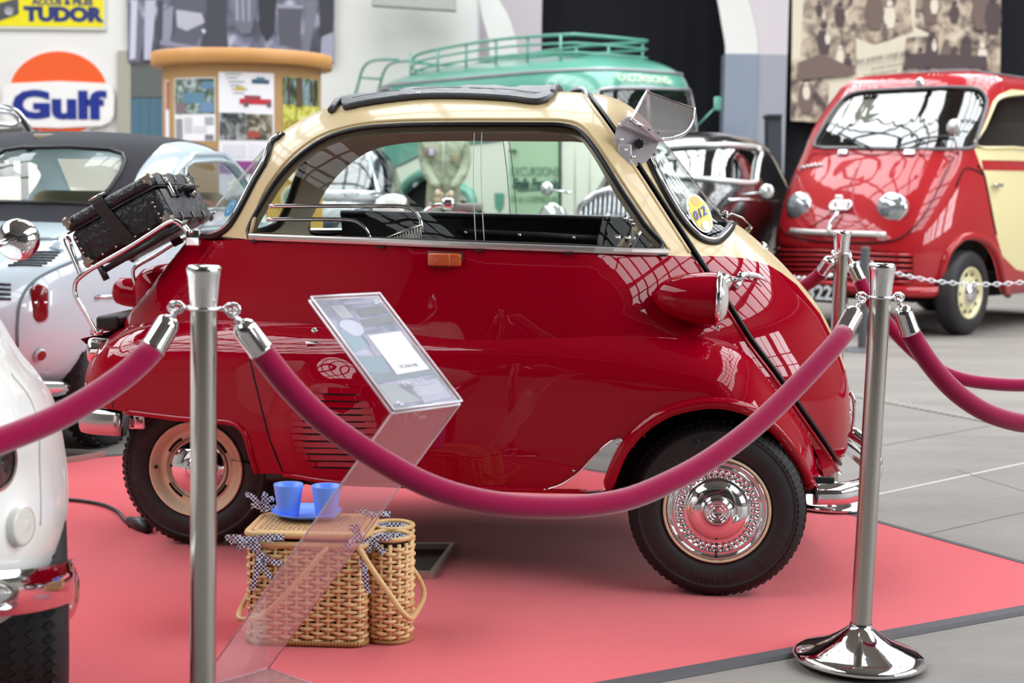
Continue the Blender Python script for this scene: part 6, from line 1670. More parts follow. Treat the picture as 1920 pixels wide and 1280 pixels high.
qwin = l2.uvs([(346,322),(352,311),(375,304),(410,303),(440,306),(455,314),(462,330),(470,360),(468,390),(400,392),(340,392)], 3)
soft = np.vstack([l2.uvs([(-60,262),(0,268),(240,300),(262,285),(290,262),(310,259),(420,272)], 0)])
bl = l2.uvs([(240,392),(242,370),(250,345),(262,318),(285,290),(310,268),(345,262),(400,266),(425,275)], 3, False)
topb = np.array([(bl[-1][0], .999), (-PI, .999), (-PI, .0), (bl[0][0], 0.0)]) if bl[0][0] < 0 else None
softp = np.vstack([bl, topb])
softm = softp * [-1, 1]
l2.build(lb, [('windscreen', np.array([(t, .16) for t in np.linspace(-.75, .75, 9)] + [(t, .5) for t in np.linspace(.7, -.7, 9)]), WGLASS, -.004, None), ('soft_top', softp, SOFT, .004, 'black fabric roof'), ('rear_window', rwin, glass_mat('beige_glass', (.93, .90, .80), .05), -.004, None), ('side_window', qwin, WGLASS, -.006, None)], ('greenhouse', LB, 'light blue pillars'), mirror=('soft_top', 'side_window', 'rear_window'))
tube(l2.line(rwin, .006), .010, 6, closed=True).build('rear_window_seal', SEAL, lb)
tube(l2.line(qwin, .006), .009, 6, closed=True).build('window_trim', mat('pale_trim', '#b9c6c9', .3, .5), lb)
P = l2.line(l2.uvs([(318,345),(330,322),(352,302),(385,291),(420,291),(450,304),(466,325)], 4, False), .012); tube(P, .012, 8).build('window_brow', LB, lb)
g = box((.75, 0, .62), (.9, 1.15, .5), bev=.06); g.build('rear_seat', mat('beige_cloth', '#a79a80', .9), lb)
for s in (-1, 1): box((1.5, s * .3, .85), (.18, .48, .5), bev=.06).build('front_seat', mat('beige_cloth'), lb)
for yy, w_ in ((-.22, .012), (.05, .012)): tube([(2.0, yy, .98), (1.7, yy * .9, 1.28)], w_, 6).build('far_window_bar', mat('grey_bar', '#6a675f', .6), lb)
tube(spline([(.62, .58, .98), (.62, .56, 1.15), (.62, .45, 1.30), (.62, 0, 1.34), (.62, -.45, 1.30), (.62, -.55, 1.15), (.62, -.58, .98)], 5), .03, 8).build('hoop', mat('beige_lining', '#8d8471', .9), lb)
# louvres, lamps, bumper
for (x0_, x1_, y_) in [(52,112,474),(46,108,479),(40,103,484),(33,97,489),(25,88,494),(15,78,498)]:
    tube(l1.line(l1.uvs([(x0_, y_), ((x0_ + x1_) / 2, y_ - 1), (x1_, y_)], 2, False), .002), .006, 6, flat=.6).build('engine_louvre', mat('louvre_dark', '#39424a', .5), lb)
for i, y_ in enumerate((533, 542, 551, 560)):
    tube(l1.line(l1.uvs([(-6, y_), (20, y_ + 1)], 2, False), .002), .006, 6, flat=.6).build('engine_louvre', mat('louvre_dark'), lb)
tube(l1.line(l1.uvs([(2,455),(60,449),(110,448)], 3, False), .006), .008, 6).build('chrome_strip', mat('pale_trim'), lb)
tube(l1.line(l1.uvs([(33,650),(33,600),(40,560),(60,530),(95,508),(150,485),(200,470)], 4, False), .001), .006, 6).build('panel_gap', mat('gap_blue', '#6b7a84', .6), lb)
p, n = l1.pt(74, 568, .0); Mt = facing(p, (n[0] - .3, n[1], 0)) 
up = Mt
tl = G(); 
def capsule(M_, hw, hh, r, depth):
    v = []; nn_ = 28
    for k, (sc_, dz) in enumerate(((1, 0), (1, depth * .6), (.8, depth), (0.0, depth * 1.15))):
        for i in range(nn_):
            a = 2 * PI * i / nn_; x = math.cos(a) * r * sc_; y = math.sin(a) * r * sc_ + (hh - r) * (1 if math.sin(a) >= 0 else -1) * (sc_ if k == 3 else 1)
            v.append(M_ @ Vector((x, y, dz)))
    f = [(k * nn_ + i, k * nn_ + (i + 1) % nn_, (k + 1) * nn_ + (i + 1) % nn_, (k + 1) * nn_ + i) for k in range(3) for i in range(nn_)]
    return G().add([tuple(q) for q in v], f)
upv = Vector((0, 0, 1)); nz = Vector((-.85, -.52, .05)).normalized(); xx = upv.cross(nz).normalized(); yy_ = nz.cross(xx)
Mt = Matrix(((xx.x, yy_.x, nz.x, p[0]), (xx.y, yy_.y, nz.y, p[1]), (xx.z, yy_.z, nz.z, p[2]), (0, 0, 0, 1)))
tlo = capsule(Mt @ Matrix.Translation((0, 0, -.03)), .04, .085, .042, .03).build('tail_lamp', LB, lb)
capsule(Mt @ Matrix.Translation((0, 0, -.0)), .035, .076, .034, .018).build('red_lens', mat('tail_lamp_red', '#7d0a14', .2, coat=1), tlo)
for dx in (-.015, .022): lathe([(0, .004), (.006, 0)], 10, M=Mt @ Matrix.Translation((dx, .002, .020))).build('lens_screw', CHROME_B, tlo)
p, n = l1.pt(74, 664, .004); rf = lathe([(0, .012), (.022, .012), (.026, .008), (.028, 0)], 24, M=facing(p, n)).build('reflector_rim', LB, lb)
lathe([(0, .016), (.021, .013)], 24, M=facing(p, n)).build('reflector', mat('tail_lamp_red'), rf)
tube(l1.line(l1.uvs([(178,557),(230,554)], 2, False), .01), .008, 8).build('chrome_strip', CHROME_B, lb)
P = l1.line(l1.uvs([(-60,706),(20,709),(80,712),(130,712)], 4, False), .05)
tube(P, [.035] * (len(P) - 2) + [.028, .012], 12, flat=.5).build('rear_bumper', CHROME_B, lb)
p, n = l1.pt(107, 463, .01); lathe([(0, .02), (.02, .012), (.034, 0)], 16, M=facing(p, n)).build('filler_cap', LB, lb)
for s in (-1, 1):
    for x in (.0, 2.3): car_wheel(lb, x, s * .66, .29, .13, s, '#8f989c', tread=40 if s < 0 and x == 0 else 0)
box((1.2, 0, .33), (3.2, 1.05, .2)).build('underside', VOID, lb, smooth=False)

# ------------------------------------------------------------------ white car nose, near left
NW = mat('white_car_paint', '#f1f0ed', .35, coat=.6)
NM = Matrix.Translation((0, 0, .0095)) @ vframe(-1.47, 2.755, -72.5)
wc = thing('white_car', 'white car nose with chrome bumper at the left edge, nearest the camera', 'car', M=NM)
n1 = Shell([(.30, .36, -1.0, .585), (.35, .40, -1.0, .620), (.44, .43, -1.0, .648), (.53, .435, -1.0, .650), (.64, .41, -1.0, .632), (.70, .37, -1.0, .602), (.75, .31, -1.0, .563), (.82, .20, -1.0, .525), (.87, .08, -1.0, .49), (.905, -.1, -1.0, .42), (.93, -.3, -1.0, .30), (.935, -.5, -.9, .05)], NM, 2.7, x0=-.3)
n1.build(wc, [], ('nose', NW, 'white rounded nose and fender'), nth=120, nv=44)
p, n = n1.pt(-20, 862, .0); lo = lathe([(.061, -.03), (.062, .006), (.058, .014), (.053, .014)], 36, M=facing(p, (n[0], n[1], .1))).build('headlamp_rim', CHROME, wc)
lathe([(.053, .010), (.035, .018), (0, .022)], 30, M=facing(p, (n[0], n[1], .1))).build('headlamp_lens', mat('dark_lamp_glass', '#3a423e', .08, .3, coat=1), lo)
p, n = n1.pt(34, 985, .008); lo = lathe([(.036, -.01), (.037, .003), (.034, .006)], 30, M=facing(p, n)).build('indicator_rim', NW, wc)
lathe([(.034, .005), (.028, .008), (.025, .0065), (.019, .010), (.016, .0085), (.009, .0115), (0, .012)], 30, M=facing(p, n)).build('indicator_lens', mat('frosted_white_lens', '#dcd8d0', .15, coat=1), lo)
P = n1.line(n1.uvs([(-260,1105),(-150,1100),(-60,1096),(10,1090),(60,1082),(100,1068)], 5, False), .045)
flatbar(P[::-1] if True else P, .080, .02).build('bumper', CHROME, wc, label='chrome bumper')
p, n = n1.pt(108, 1084, .03); lathe([(0, .01), (.012, .008), (.016, 0)], 14, M=facing(p, n)).build('bumper_bolt', CHROME, wc)
tube(n1.line(n1.uvs([(20,700),(52,740),(72,800),(74,880),(75,985)], 4, False), .001), .0015, 5).build('panel_gap', mat('gap_grey', '#c9c7c2', .6), wc)
w = car_wheel(wc, -.24, .640, .270, .165, 1, '#d8d6d2', CHROME, tread=64, rimr=.66)
car_wheel(wc, -.20, -.575, .270, .135, -1, '#d8d6d2', CHROME)
box((-.25, 0, .38), (.7, .9, .16)).build('underside', VOID, wc, smooth=False)
inv = NM.inverted()
mb = inv @ Vector(at(33, 447, 3.35)); ma = inv @ Vector(at(-30, 468, 3.25)); mz = inv @ Vector(at(-90, 500, 3.2))
tube([tuple(mb), tuple(ma), tuple(mz), (-.35, .1, .94)], .008, 10).build('mirror_arm', CHROME, wc)
lathe([(0, .014), (.020, .012), (.036, .004), (.0445, -.012), (.046, -.022), (.043, -.03), (0, -.031)], 36, M=facing(mb, inv.to_3x3() @ Vector((.25, -1, .15)))).build('mirror', CHROME, wc)

# ------------------------------------------------------------------ dark blue saloon seen through the window
DB = mat('dark_blue_paint', '#1d2a33', .25, coat=1)
DM = vframe(-1.62, 12.6, -90)
db = thing('dark_blue_saloon', 'dark blue saloon seen through the rear half of the side window', 'car', M=DM)
d1 = Shell([(.35, 1.3, -2.2, .62), (.6, 1.35, -2.25, .69), (.85, 1.3, -2.25, .71), (1.0, 1.15, -2.2, .69), (1.08, .8, -2.1, .62), (1.1, .3, -1.9, .35), (1.1, 0, -1.6, .03)], DM, 3.4, x0=-.8)
d1.build(db, [], ('lower_body', DB, None), nth=70, nv=24)
d2 = Shell([(1.02, .1, -1.9, .64), (1.15, .0, -1.85, .63), (1.3, -.15, -1.7, .59), (1.42, -.3, -1.55, .52), (1.5, -.5, -1.3, .40), (1.52, -.75, -1.0, .1)], DM, 4.0, x0=-.9)
wa = np.array([(t, .12) for t in np.linspace(-.7, .7, 7)] + [(t, .70) for t in np.linspace(.66, -.66, 7)])
wb_ = np.array([(-.9, .12), (-2.2, .12), (-2.1, .66), (-1.0, .68)])
d2.build(db, [('windscreen', wa, glass_mat('sky_glass', (.6, .7, .75), .14), -.01, None), ('side_window', wb_, DGLASS, -.01, None)], ('cabin', DB, None), mirror=('side_window',))
tube(d2.line(wa, .008), .016, 6, closed=True).build('windscreen_frame', CHROME_B, db)
for s in (-1, 1):
    lathe([(0, .05), (.06, .04), (.09, .0), (.10, -.06)], 20, 'X', M=Matrix.Translation((1.28, s * .48, .82))).build('headlamp', mat('amber_lamp_glass', '#b9a77c', .1, .4, coat=1), db)
    for x in (.8, -1.6): car_wheel(db, x, s * .66, .33, .16, s, '#8f989c')
flatbar([(1.2, -.7, .5), (1.42, -.45, .5), (1.46, 0, .5), (1.42, .45, .5), (1.2, .7, .5)], .12, .03).build('bumper', CHROME_B, db)
tube([(1.1, -.70, .96), (-1.9, -.70, .96)], .01, 6).build('chrome_strip', mat('brass_strip', '#a8946a', .3, .8), db)

# ------------------------------------------------------------------ car with roof rack, far left
QM = vframe(-5.6, 14.6, 8)
q_ = thing('cream_wagon', 'pale car with chrome roof rails showing above the black soft top', 'car', M=QM)
q1 = Shell([(.35, 2.1, -2.1, .72), (.7, 2.15, -2.15, .8), (1.0, 2.0, -2.1, .8), (1.12, 1.4, -2.0, .74), (1.3, 1.2, -1.9, .68), (1.5, .95, -1.7, .58), (1.58, .7, -1.5, .4), (1.6, .3, -1.2, .05)], QM, 3.6, x0=-.1)
wq = np.array([(-.75, .5), (-2.4, .5), (-2.2, .76), (-.95, .76)])
q1.build(q_, [('side_window', wq, DGLASS, -.01, None)], ('body', mat('pale_car_paint', '#e4e0d6', .35, coat=1), None), nth=70, nv=30, mirror=('side_window',))
for s in (-1, 1):
    tube(spline([(-1.2, s * .45, 1.5), (-1.25, s * .45, 1.66), (-.6, s * .45, 1.68), (.9, s * .45, 1.66), (1.1, s * .45, 1.58)], 4), .018, 6).build('roof_rail', CHROME_B, q_)
    for x in (1.3, -1.4): car_wheel(q_, x, s * .76, .32, .15, s, '#8f989c')
gl = thing('chrome_roof_carrier', 'curved chrome carrier frame at the left edge under the orange and blue sign', 'roof carrier', M=vframe(*at(20, 235, 11.0)[:2], 0))
zc = at(20, 235, 11.0)[2]
def rel(px, py, d=11.0): 
    p = at(px, py, d); return (p[0] - gl.location[0], p[1] - gl.location[1], p[2])
bpy.context.view_layer.update()
tube(spline([rel(-60,196), rel(0,203), rel(28,212), rel(45,232), rel(62,262)], 5), .032, 10, flat=.4).build('carrier_frame', CHROME_B, gl)
tube(spline([rel(-60,226), rel(0,232), rel(25,234), rel(36,226), rel(20,211), rel(-20,208)], 5), .018, 8).build('carrier_loop', CHROME_B, gl)
tube([rel(30,244), rel(22,262), rel(20, 330)], .02, 8).build('carrier_stay', CHROME_B, gl)
tube([rel(-60,250), rel(40,248), rel(45,258), rel(-60,262)], .03, 8).build('carrier_bed', mat('dark_bed', '#4a4640', .7), gl)
for x_ in (-20, 45): tube([rel(x_, 262), (rel(x_, 262)[0], 0, 0.0)], .03, 8).build('carrier_leg', mat('dark_bed'), gl)

# ------------------------------------------------------------------ white scooter behind the bubble car
SM = vframe(*at(740, 400, 7.9)[:2], 0)
sco = thing('motor_scooter', 'white scooter with chrome handlebar seen through the side window', 'scooter', M=SM)
SWH = mat('scooter_white', '#dfe0dc', .35, coat=1)
def rs(px, py, d=7.9):
    p = at(px, py, d); return np.array([p[0] - SM.translation.x, p[1] - SM.translation.y, p[2]])
hc = rs(735, 398)
lathe([(0, .10), (.05, .09), (.085, .05), (.098, 0), (.096, -.04), (.085, -.06)], 28, 'X', M=Matrix.Translation(Vector(hc)) @ Matrix.Rotation(R(12), 4, 'Y') @ Matrix.Diagonal((-1, 1, 1, 1))).build('headlamp', SWH, sco)
box(tuple(hc + [.03, -.09, -.02]), (.09, .012, .045), bev=.008).build('speedometer', CHROME_B, sco)
tube(spline([hc + [.05, 0, -.03], rs(790,400), rs(815,386), rs(840,386)], 5), .012, 8).build('handlebar', CHROME_B, sco)
tube([rs(846,388), rs(906,388)], .020, 12).build('grip', mat('grey_grip', '#8a8482', .6), sco)
box(tuple(rs(840, 382)), (.07, .05, .06), bev=.02).build('lever_housing', CHROME_B, sco)
tube(spline([rs(846,396), rs(870,396), rs(896,402)], 4), .007, 6, flat=.5).build('brake_lever', CHROME_B, sco)
tube(spline([rs(808,380), rs(800,395), rs(775,412)], 4), .008, 6).build('cable_tube', mat('pale_pink_tube', '#c5a9a0', .5), sco)
tube(spline([hc + [-.02, -.0, -.08], hc + [.0, 0, -.4], hc + [-.12, 0, -.75]], 5), [.035] * 11, 12).build('steering_tube', SWH, sco)
g = G(); n_ = 9; v = []
for i in range(n_):
    t = i / (n_ - 1); 
    for y in np.linspace(-.2, .2, 7): v.append((hc[0] + .06 + .10 * t - .12 * (y / .2) ** 2 * -1, hc[1] + y * (1 - .2 * t), hc[2] - .15 - .55 * t))
g.add(v, [(i * 7 + k, i * 7 + k + 1, (i + 1) * 7 + k + 1, (i + 1) * 7 + k) for i in range(n_ - 1) for k in range(6)]).build('leg_shield', SWH, sco)
car_wheel(sco, hc[0] - .16, -.05 + hc[1], .20, .09, -1, '#d8d6d2'); car_wheel(sco, hc[0] + 1.0, -.05 + hc[1], .20, .09, -1, '#d8d6d2')
box((hc[0] + .35, hc[1], .28), (.6, .3, .03), bev=.01).build('footboard', SWH, sco)
ss = Shell([(.25, .4, -.45, .14), (.4, .45, -.5, .2), (.55, .4, -.45, .19), (.65, .3, -.3, .12), (.68, .1, -.1, .02)], SM @ Matrix.Translation((hc[0] + .95, hc[1], 0)), 2.6, x0=0)
for o in ss.build(sco, [], ('rear_cowl', SWH, None), nth=40, nv=16).values(): o.location = (hc[0] + .95, hc[1], 0)
box((hc[0] + .85, hc[1], .72), (.6, .24, .08), bev=.03).build('saddle', BLACK, sco)
# ================================================================== SIGNS, BANNERS, KIOSK, MANNEQUIN, BARRIERS
def flat(name, pix, d, material, parent=None, th=.03, smooth=False, label=None):
    """upright flat board whose front face lies at distance d"""
    q = [at(x, y, d) for x, y in pix]; n_ = len(q)
    v = [tuple(p) for p in q] + [(p[0], p[1] + th, p[2]) for p in q]
    return mk(name, v, [tuple(range(n_))[::-1], tuple(range(n_, 2 * n_))] + [(i, (i + 1) % n_, n_ + (i + 1) % n_, n_ + i) for i in range(n_)], material, parent, smooth=smooth, space='W', label=label)
def wtext(name, body, px, py, d, hpx, material, parent, sx=1.0, bold=0.0, shear=0, align='CENTER', th=.002, roll=0.0):
    s = d / F_PX; p = at(px, py, d)
    M_ = wm(parent).inverted() @ Matrix.Translation(Vector(p)) @ Matrix.Rotation(PI / 2, 4, 'X') @ Matrix.Rotation(roll, 4, 'Z')
    return text(name, body, hpx * s * 1.37, material, parent, M_, extrude=th, sx=sx, bold=bold, shear=shear, align=align)
def base_at(px, d, py=300): p = at(px, py, d); return (p[0], p[1], p[2])
DW = WY - .06
# yellow enamel sign
t = thing('enamel_sign', 'yellow rectangular enamel sign with dark blue lettering, top left', 'sign', base_at(95, DW, 20))
YEL = mat('enamel_yellow', '#ecdc1c', .25, coat=.6); NAVY = mat('enamel_navy', '#24306e', .3, coat=.5)
flat('sign_frame', [(-70,-60),(197,-60),(197,56),(-70,53)], DW, mat('enamel_rim', '#d9dccf', .4), t, .05)
flat('sign_face', [(-68,-58),(194,-58),(194,51),(-68,48)], DW - .01, YEL, t, .01)
wtext('sign_lettering', 'TUDOR', 118, 28, DW - .015, 25, NAVY, t, sx=1.18, bold=.02)
wtext('sign_lettering', 'ACCUS & PILES', 117, 4, DW - .015, 11, NAVY, t, sx=1.12, bold=.006)
flat('battery_picture', [(-10,8),(34,-4),(35,26),(-10,42)], DW - .02, mat('battery_grey', '#4c4c50', .5), t, .01)
lathe([(0, 0), (.055, 0), (.075, .01), (.08, .02)], 20, M=facing(np.array(at(18, 20, DW - .03)) - np.array(t.location), (0, -1, 0))).build('battery_knob', mat('battery_pale', '#9a9a9c', .4), t)
# round orange and white sign
t = thing('round_fuel_sign', 'round orange and white lightbox sign with blue lettering on the white wall', 'sign', base_at(110, DW, 170))
def disc(name, cx, cy, rx, ry, d, m_, par, a0=0, a1=2 * PI, n=48, th=.03):
    return flat(name, [(cx + rx * math.cos(a), cy - ry * math.sin(a)) for a in np.linspace(a0, a1, n, endpoint=a1 - a0 < 6.2)], d, m_, par, th)
disc('sign_disc', 109, 177, 97, 84, DW, mat('sign_white', '#eeeae8', .3, coat=.5), t)
disc('sign_sun', 109, 175, 92, 79, DW - .03, mat('sign_orange', '#ea5b23', .3, coat=.5), t)
pts_ = [(5,168),(8,160),(18,156),(110,152),(200,156),(210,162),(214,180),(213,215),(206,228),(190,236),(110,240),(20,237),(8,230),(4,215)]
flat('sign_band', pts_, DW - .06, mat('sign_white'), t, .05)
wtext('sign_lettering', 'Gulf', 107, 199, DW - .07, 50, mat('sign_blue', '#1d2f86', .3), t, sx=1.42, bold=.028)
# doorway at left: stone frame, grey transom, blue door
st(flat('door_1_frame', [(220,95),(245,95),(245,460),(220,460)], DW - .02, mat('stone_frame', '#a5a294', .8), None, .06))
st(flat('door_1_transom', [(245,122),(312,125),(312,182),(245,182)], DW + .0, mat('grey_transom', '#5d6160', .7), None, .05))
st(flat('door_1', [(245,184),(400,184),(400,460),(245,460)], DW + .0, mat('blue_grey_door', '#486a7c', .6), None, .05))
for x in (262, 279, 296): st(flat('door_1_seam', [(x,186),(x+1,186),(x+1,460),(x,460)], DW - .003, mat('door_seam', '#36505e', .7), None, .01))
# big black and white photo banner
def noise_photo(name, cols, scale=3.0, detail=6, dist=1.5, mapping=(1, 1, 1)):
    m_ = mat(name, cols[0][1], .6); nt = m_.node_tree
    tc = nt.nodes.new('ShaderNodeTexCoord'); mp = nt.nodes.new('ShaderNodeMapping'); mp.inputs['Scale'].default_value = mapping
    no = nt.nodes.new('ShaderNodeTexNoise'); no.inputs['Scale'].default_value = scale; no.inputs['Detail'].default_value = detail; no.inputs['Distortion'].default_value = dist
    cr = nt.nodes.new('ShaderNodeValToRGB'); els = cr.color_ramp.elements
    els[0].position, els[0].color = cols[0][0], srgb(cols[0][1]); els[1].position, els[1].color = cols[-1][0], srgb(cols[-1][1])
    for p_, c_ in cols[1:-1]:
        e = els.new(p_); e.color = srgb(c_)
    nt.links.new(tc.outputs['Object'], mp.inputs[0]); nt.links.new(mp.outputs[0], no.inputs['Vector']); nt.links.new(no.outputs['Fac'], cr.inputs[0]); nt.links.new(cr.outputs[0], nt.nodes['Principled BSDF'].inputs['Base Color'])
    return m_
BW_ = noise_photo('photo_print_grey', [(.33, '#33323c'), (.45, '#4f4e5c'), (.55, '#77758a'), (.68, '#c9c6d4')], 1.6, 6, .6)
t = thing('photo_banner', 'large black and white workshop photo banner high on the wall', 'banner', base_at(430, DW, 60))
flat('banner_sheet', [(236,-90),(627,-90),(626,120),(240,117)], DW - .05, BW_, t, .02)
gc = lambda c: mat('grey_print_' + c[1:], c, .6)
def pp(pix, c, k=1): flat('printed_shape', pix, DW - .05 - .004 * k, gc(c), t, .003)
pp([(238,0),(262,20),(268,60),(262,112),(242,114)], '#6b6a7c'); pp([(246,0),(258,0),(254,110),(243,112)], '#c6c3d2', 2)
pp([(272,0),(292,0),(288,60),(282,112),(270,112)], '#b9b7c8'); pp([(296,0),(306,0),(300,112),(292,112)], '#45444f', 2)
pp([(306,20),(325,10),(322,60),(316,90),(304,80)], '#8e8c9c'); pp([(326,-10),(385,-10),(388,50),(360,95),(340,112),(318,112),(330,60)], '#5a5967')
pp([(330,18),(378,25),(384,42),(350,58),(332,50)], '#b5b2c0', 2); pp([(392,-20),(426,-20),(424,40),(430,112),(372,112),(382,50)], '#42414c', 2)
pp([(438,-20),(480,-20),(478,30),(470,62),(452,64),(440,40)], '#6f6e7c', 2); pp([(441,-20),(446,-20),(448,38),(442,38)], '#9c9aaa', 3); pp([(452,-20),(457,-20),(458,40),(454,40)], '#9c9aaa', 3); pp([(464,-20),(469,-20),(469,40),(465,40)], '#9c9aaa', 3)
pp([(484,-20),(520,-20),(514,60),(500,80),(486,50)], '#302f38', 2); pp([(520,10),(566,12),(562,90),(524,84)], '#55535f', 2); pp([(520,8),(568,10),(568,16),(520,15)], '#9b98a6', 3)
pp([(575,0),(596,0),(580,100),(566,110)], '#75737f', 2); pp([(598,-10),(626,-10),(625,60),(600,70)], '#3a3842', 2); pp([(604,66),(626,60),(625,116),(600,112)], '#a19eb0', 2)
pp([(300,75),(440,98),(438,104),(300,84)], '#8b899a', 3); pp([(379,54),(386,56),(383,64),(378,58)], '#d9d6e2', 4)
# hanging lightbox bottom
t = thing('lightbox_sign', 'pale grey lightbox panel hanging at the top of the wall', 'sign', base_at(790, WY - 1.0, 5))
flat('lightbox', [(696,-60),(854,-60),(854,19),(696,9)], WY - 1.0, mat('lightbox_grey', '#a5a39f', .6), t, .3)
# sepia banner
DS = WY - .25
t = thing('sepia_banner', 'sepia photo collage banner with slanting caption on the right wall', 'banner', base_at(1680, DS, 100))
v = []; n_ = 16
flat('banner_sheet', [(1487,-80),(1877,-80),(1874,232),(1700,236),(1560,231),(1483,226)], DS, mat('sepia_paper', '#ddd2bd', .8, var=.06, vscale=1.5), t, .02)
SEP = noise_photo('photo_print_sepia', [(.36, '#5a4a48'), (.48, '#9a8778'), (.58, '#c0ad98'), (.7, '#d6c7b0')], 5, 6, .8)
_spn = [0]
def sp(pix, m_, k=1):
    _spn[0] += 1; flat('printed_shape', pix, DS - .003 - .0009 * _spn[0], m_, t, .0025)
for q in ([(1510,-60),(1602,-60),(1606,138),(1545,147),(1500,120)], [(1602,-60),(1700,-60),(1712,60),(1640,84),(1604,70)], [(1720,-60),(1877,-60),(1876,90),(1760,70),(1715,50)], [(1700,70),(1876,60),(1875,170),(1690,140)], [(1484,112),(1505,108),(1555,160),(1550,230),(1484,226)]): sp(q, SEP, 1)
DK = mat('sepia_dark', '#57484a', .8); DK2 = mat('sepia_mid', '#76625c', .8); LT = mat('sepia_light', '#e2d6c4', .8)
def fig(cx, cy, s, m_=DK, lean=0):
    """small printed silhouette: head and body outline"""
    hd = [(cx + s * .16 * math.cos(a) + lean * s * .5, cy - s * .62 + s * .17 * math.sin(a)) for a in np.linspace(0, 2 * PI, 10, endpoint=False)]
    sp(hd, m_, 3); sp([(cx - .22 * s + lean * s * .4, cy - .42 * s), (cx + .22 * s + lean * s * .4, cy - .42 * s), (cx + .30 * s, cy + .1 * s), (cx + .18 * s, cy + .6 * s), (cx - .16 * s, cy + .6 * s), (cx - .30 * s, cy + .1 * s)], m_, 2)
for a in ((1536,18,22,DK), (1545,30,10,LT), (1575,30,34,DK), (1545,75,44,DK), (1552,72,18,LT), (1575,105,26,LT), (1590,120,26,DK), (1512,180,52,DK2), (1512,172,24,LT), (1640,20,60,DK2), (1668,30,38,LT), (1660,62,22,DK2), (1745,15,50,DK2), (1752,10,26,LT), (1790,25,30,DK), (1840,20,60,DK2), (1862,30,56,DK), (1748,90,40,DK), (1752,86,16,LT), (1775,100,34,DK2), (1812,95,36,DK), (1842,105,32,LT), (1790,118,40,DK), (1726,112,30,DK)): fig(*a)
sp([(1700,100),(1850,105),(1852,128),(1698,125)], DK, 2); sp([(1496,118),(1540,100),(1600,128),(1604,140),(1540,146),(1500,150)], DK2, 2); sp([(1530,170),(1555,205),(1550,210),(1524,178)], DK, 3)
wtext('caption', "leur premier congé payé", 1655, 106, DS - .075, 12, mat('caption_brown', '#4a3a3a', .8), t, sx=.62, shear=.3, roll=R(11))
for i in range(3): wtext('fine_print', 'Jours de fête, vacances au soleil', 1665 - 14 * i, 124 + 13 * i, DS - .075, 5, mat('caption_brown'), t, sx=.7, roll=R(10))

# information kiosk: round pillar with wooden top and pinned prints
kd = 16.5
kc = at(455, 300, kd)
t = thing('information_kiosk', 'round tan display column with wooden top and pinned car photos', 'display column', (kc[0], kc[1], 0))
WOOD = mat('honey_wood', '#c08a4e', .5, var=.15, vscale=4); TAN = mat('tan_board', '#b08a5c', .7, var=.05)
zt = at(455, 104, kd)[2]; zb = at(455, 130, kd)[2]
lathe([(0, zt), (.93, zt), (.943, zt - .01), (.943, zb + .01), (.93, zb), (0, zb)], 64).build('wooden_top', WOOD, t)
lathe([(.825, 0), (.825, zb)], 64).build('column', TAN, t)
def curved(name, px0, py0, px1, py1, m_, k=1, label=None):
    r_ = .825 + .004 * k; q = []
    def ang(px):
        X_ = (px - 960) / F_PX; c_ = np.array([kc[0], kc[1]]); d_ = np.array([X_, 1.0]); A = d_ @ d_; B = -2 * d_ @ c_; C = c_ @ c_ - r_ * r_
        D = max(0, B * B - 4 * A * C); s_ = (-B - math.sqrt(D)) / (2 * A); p = d_ * s_ - c_; return math.atan2(p[1], p[0]), s_
    a0, d0 = ang(px0); a1, d1 = ang(px1)
    z = [CAM_H + at(px0, y, kd - .5)[2] * 1 - CAM_H for y in (py0, py1)]
    n_ = 8; v = []
    for a in np.linspace(a0, a1, n_ + 1): v += [(r_ * math.cos(a), r_ * math.sin(a), z[1]), (r_ * math.cos(a), r_ * math.sin(a), z[0])]
    return mk(name, v, [(2 * i, 2 * i + 2, 2 * i + 3, 2 * i + 1) for i in range(n_)], m_, t, label=label)
WH = mat('paper_white', '#e9e6ea', .6)
pc_ = lambda c: mat('kiosk_print_' + c[1:], c, .6)
curved('pinned_sheet', 311, 150, 318, 258, WH); curved('print_picture', 312, 152, 317, 205, pc_('#b86a55'), 2)
curved('pinned_sheet', 328, 148, 404, 265, WH); curved('print_picture', 329, 150, 402, 215, noise_photo('kiosk_photo_green', [(.35, '#39463a'), (.5, '#6f7d6d'), (.62, '#9fb2b8'), (.7, '#c5ced0')], 9), 2)
curved('print_picture', 343, 176, 385, 196, pc_('#5b8298'), 3); curved('print_picture', 375, 194, 400, 213, pc_('#6886a8'), 3); curved('print_picture', 330, 194, 348, 213, pc_('#7c6a72'), 3); curved('print_picture', 378, 156, 400, 170, pc_('#5f83a0'), 3)
curved('print_picture', 330, 224, 342, 262, pc_('#8e8e92'), 2); curved('print_text', 346, 222, 360, 250, pc_('#c4c3c8'), 2); curved('print_text', 364, 238, 386, 250, pc_('#cfced4'), 2); curved('print_picture', 384, 222, 400, 236, pc_('#a2a4aa'), 2); curved('print_picture', 384, 254, 400, 264, pc_('#77777b'), 2)
curved('pinned_sheet', 410, 139, 513, 380, WH, 1); curved('print_picture', 411, 214, 460, 264, noise_photo('kiosk_photo_street', [(.35, '#1f2124'), (.5, '#5c5f60'), (.62, '#a3a5a2')], 8), 2)
curved('print_picture', 461, 216, 510, 264, noise_photo('kiosk_photo_alley', [(.35, '#2b2823'), (.5, '#6d6352'), (.65, '#b9b0a0')], 8), 2); curved('print_picture', 463, 248, 485, 260, pc_('#a04535'), 3)
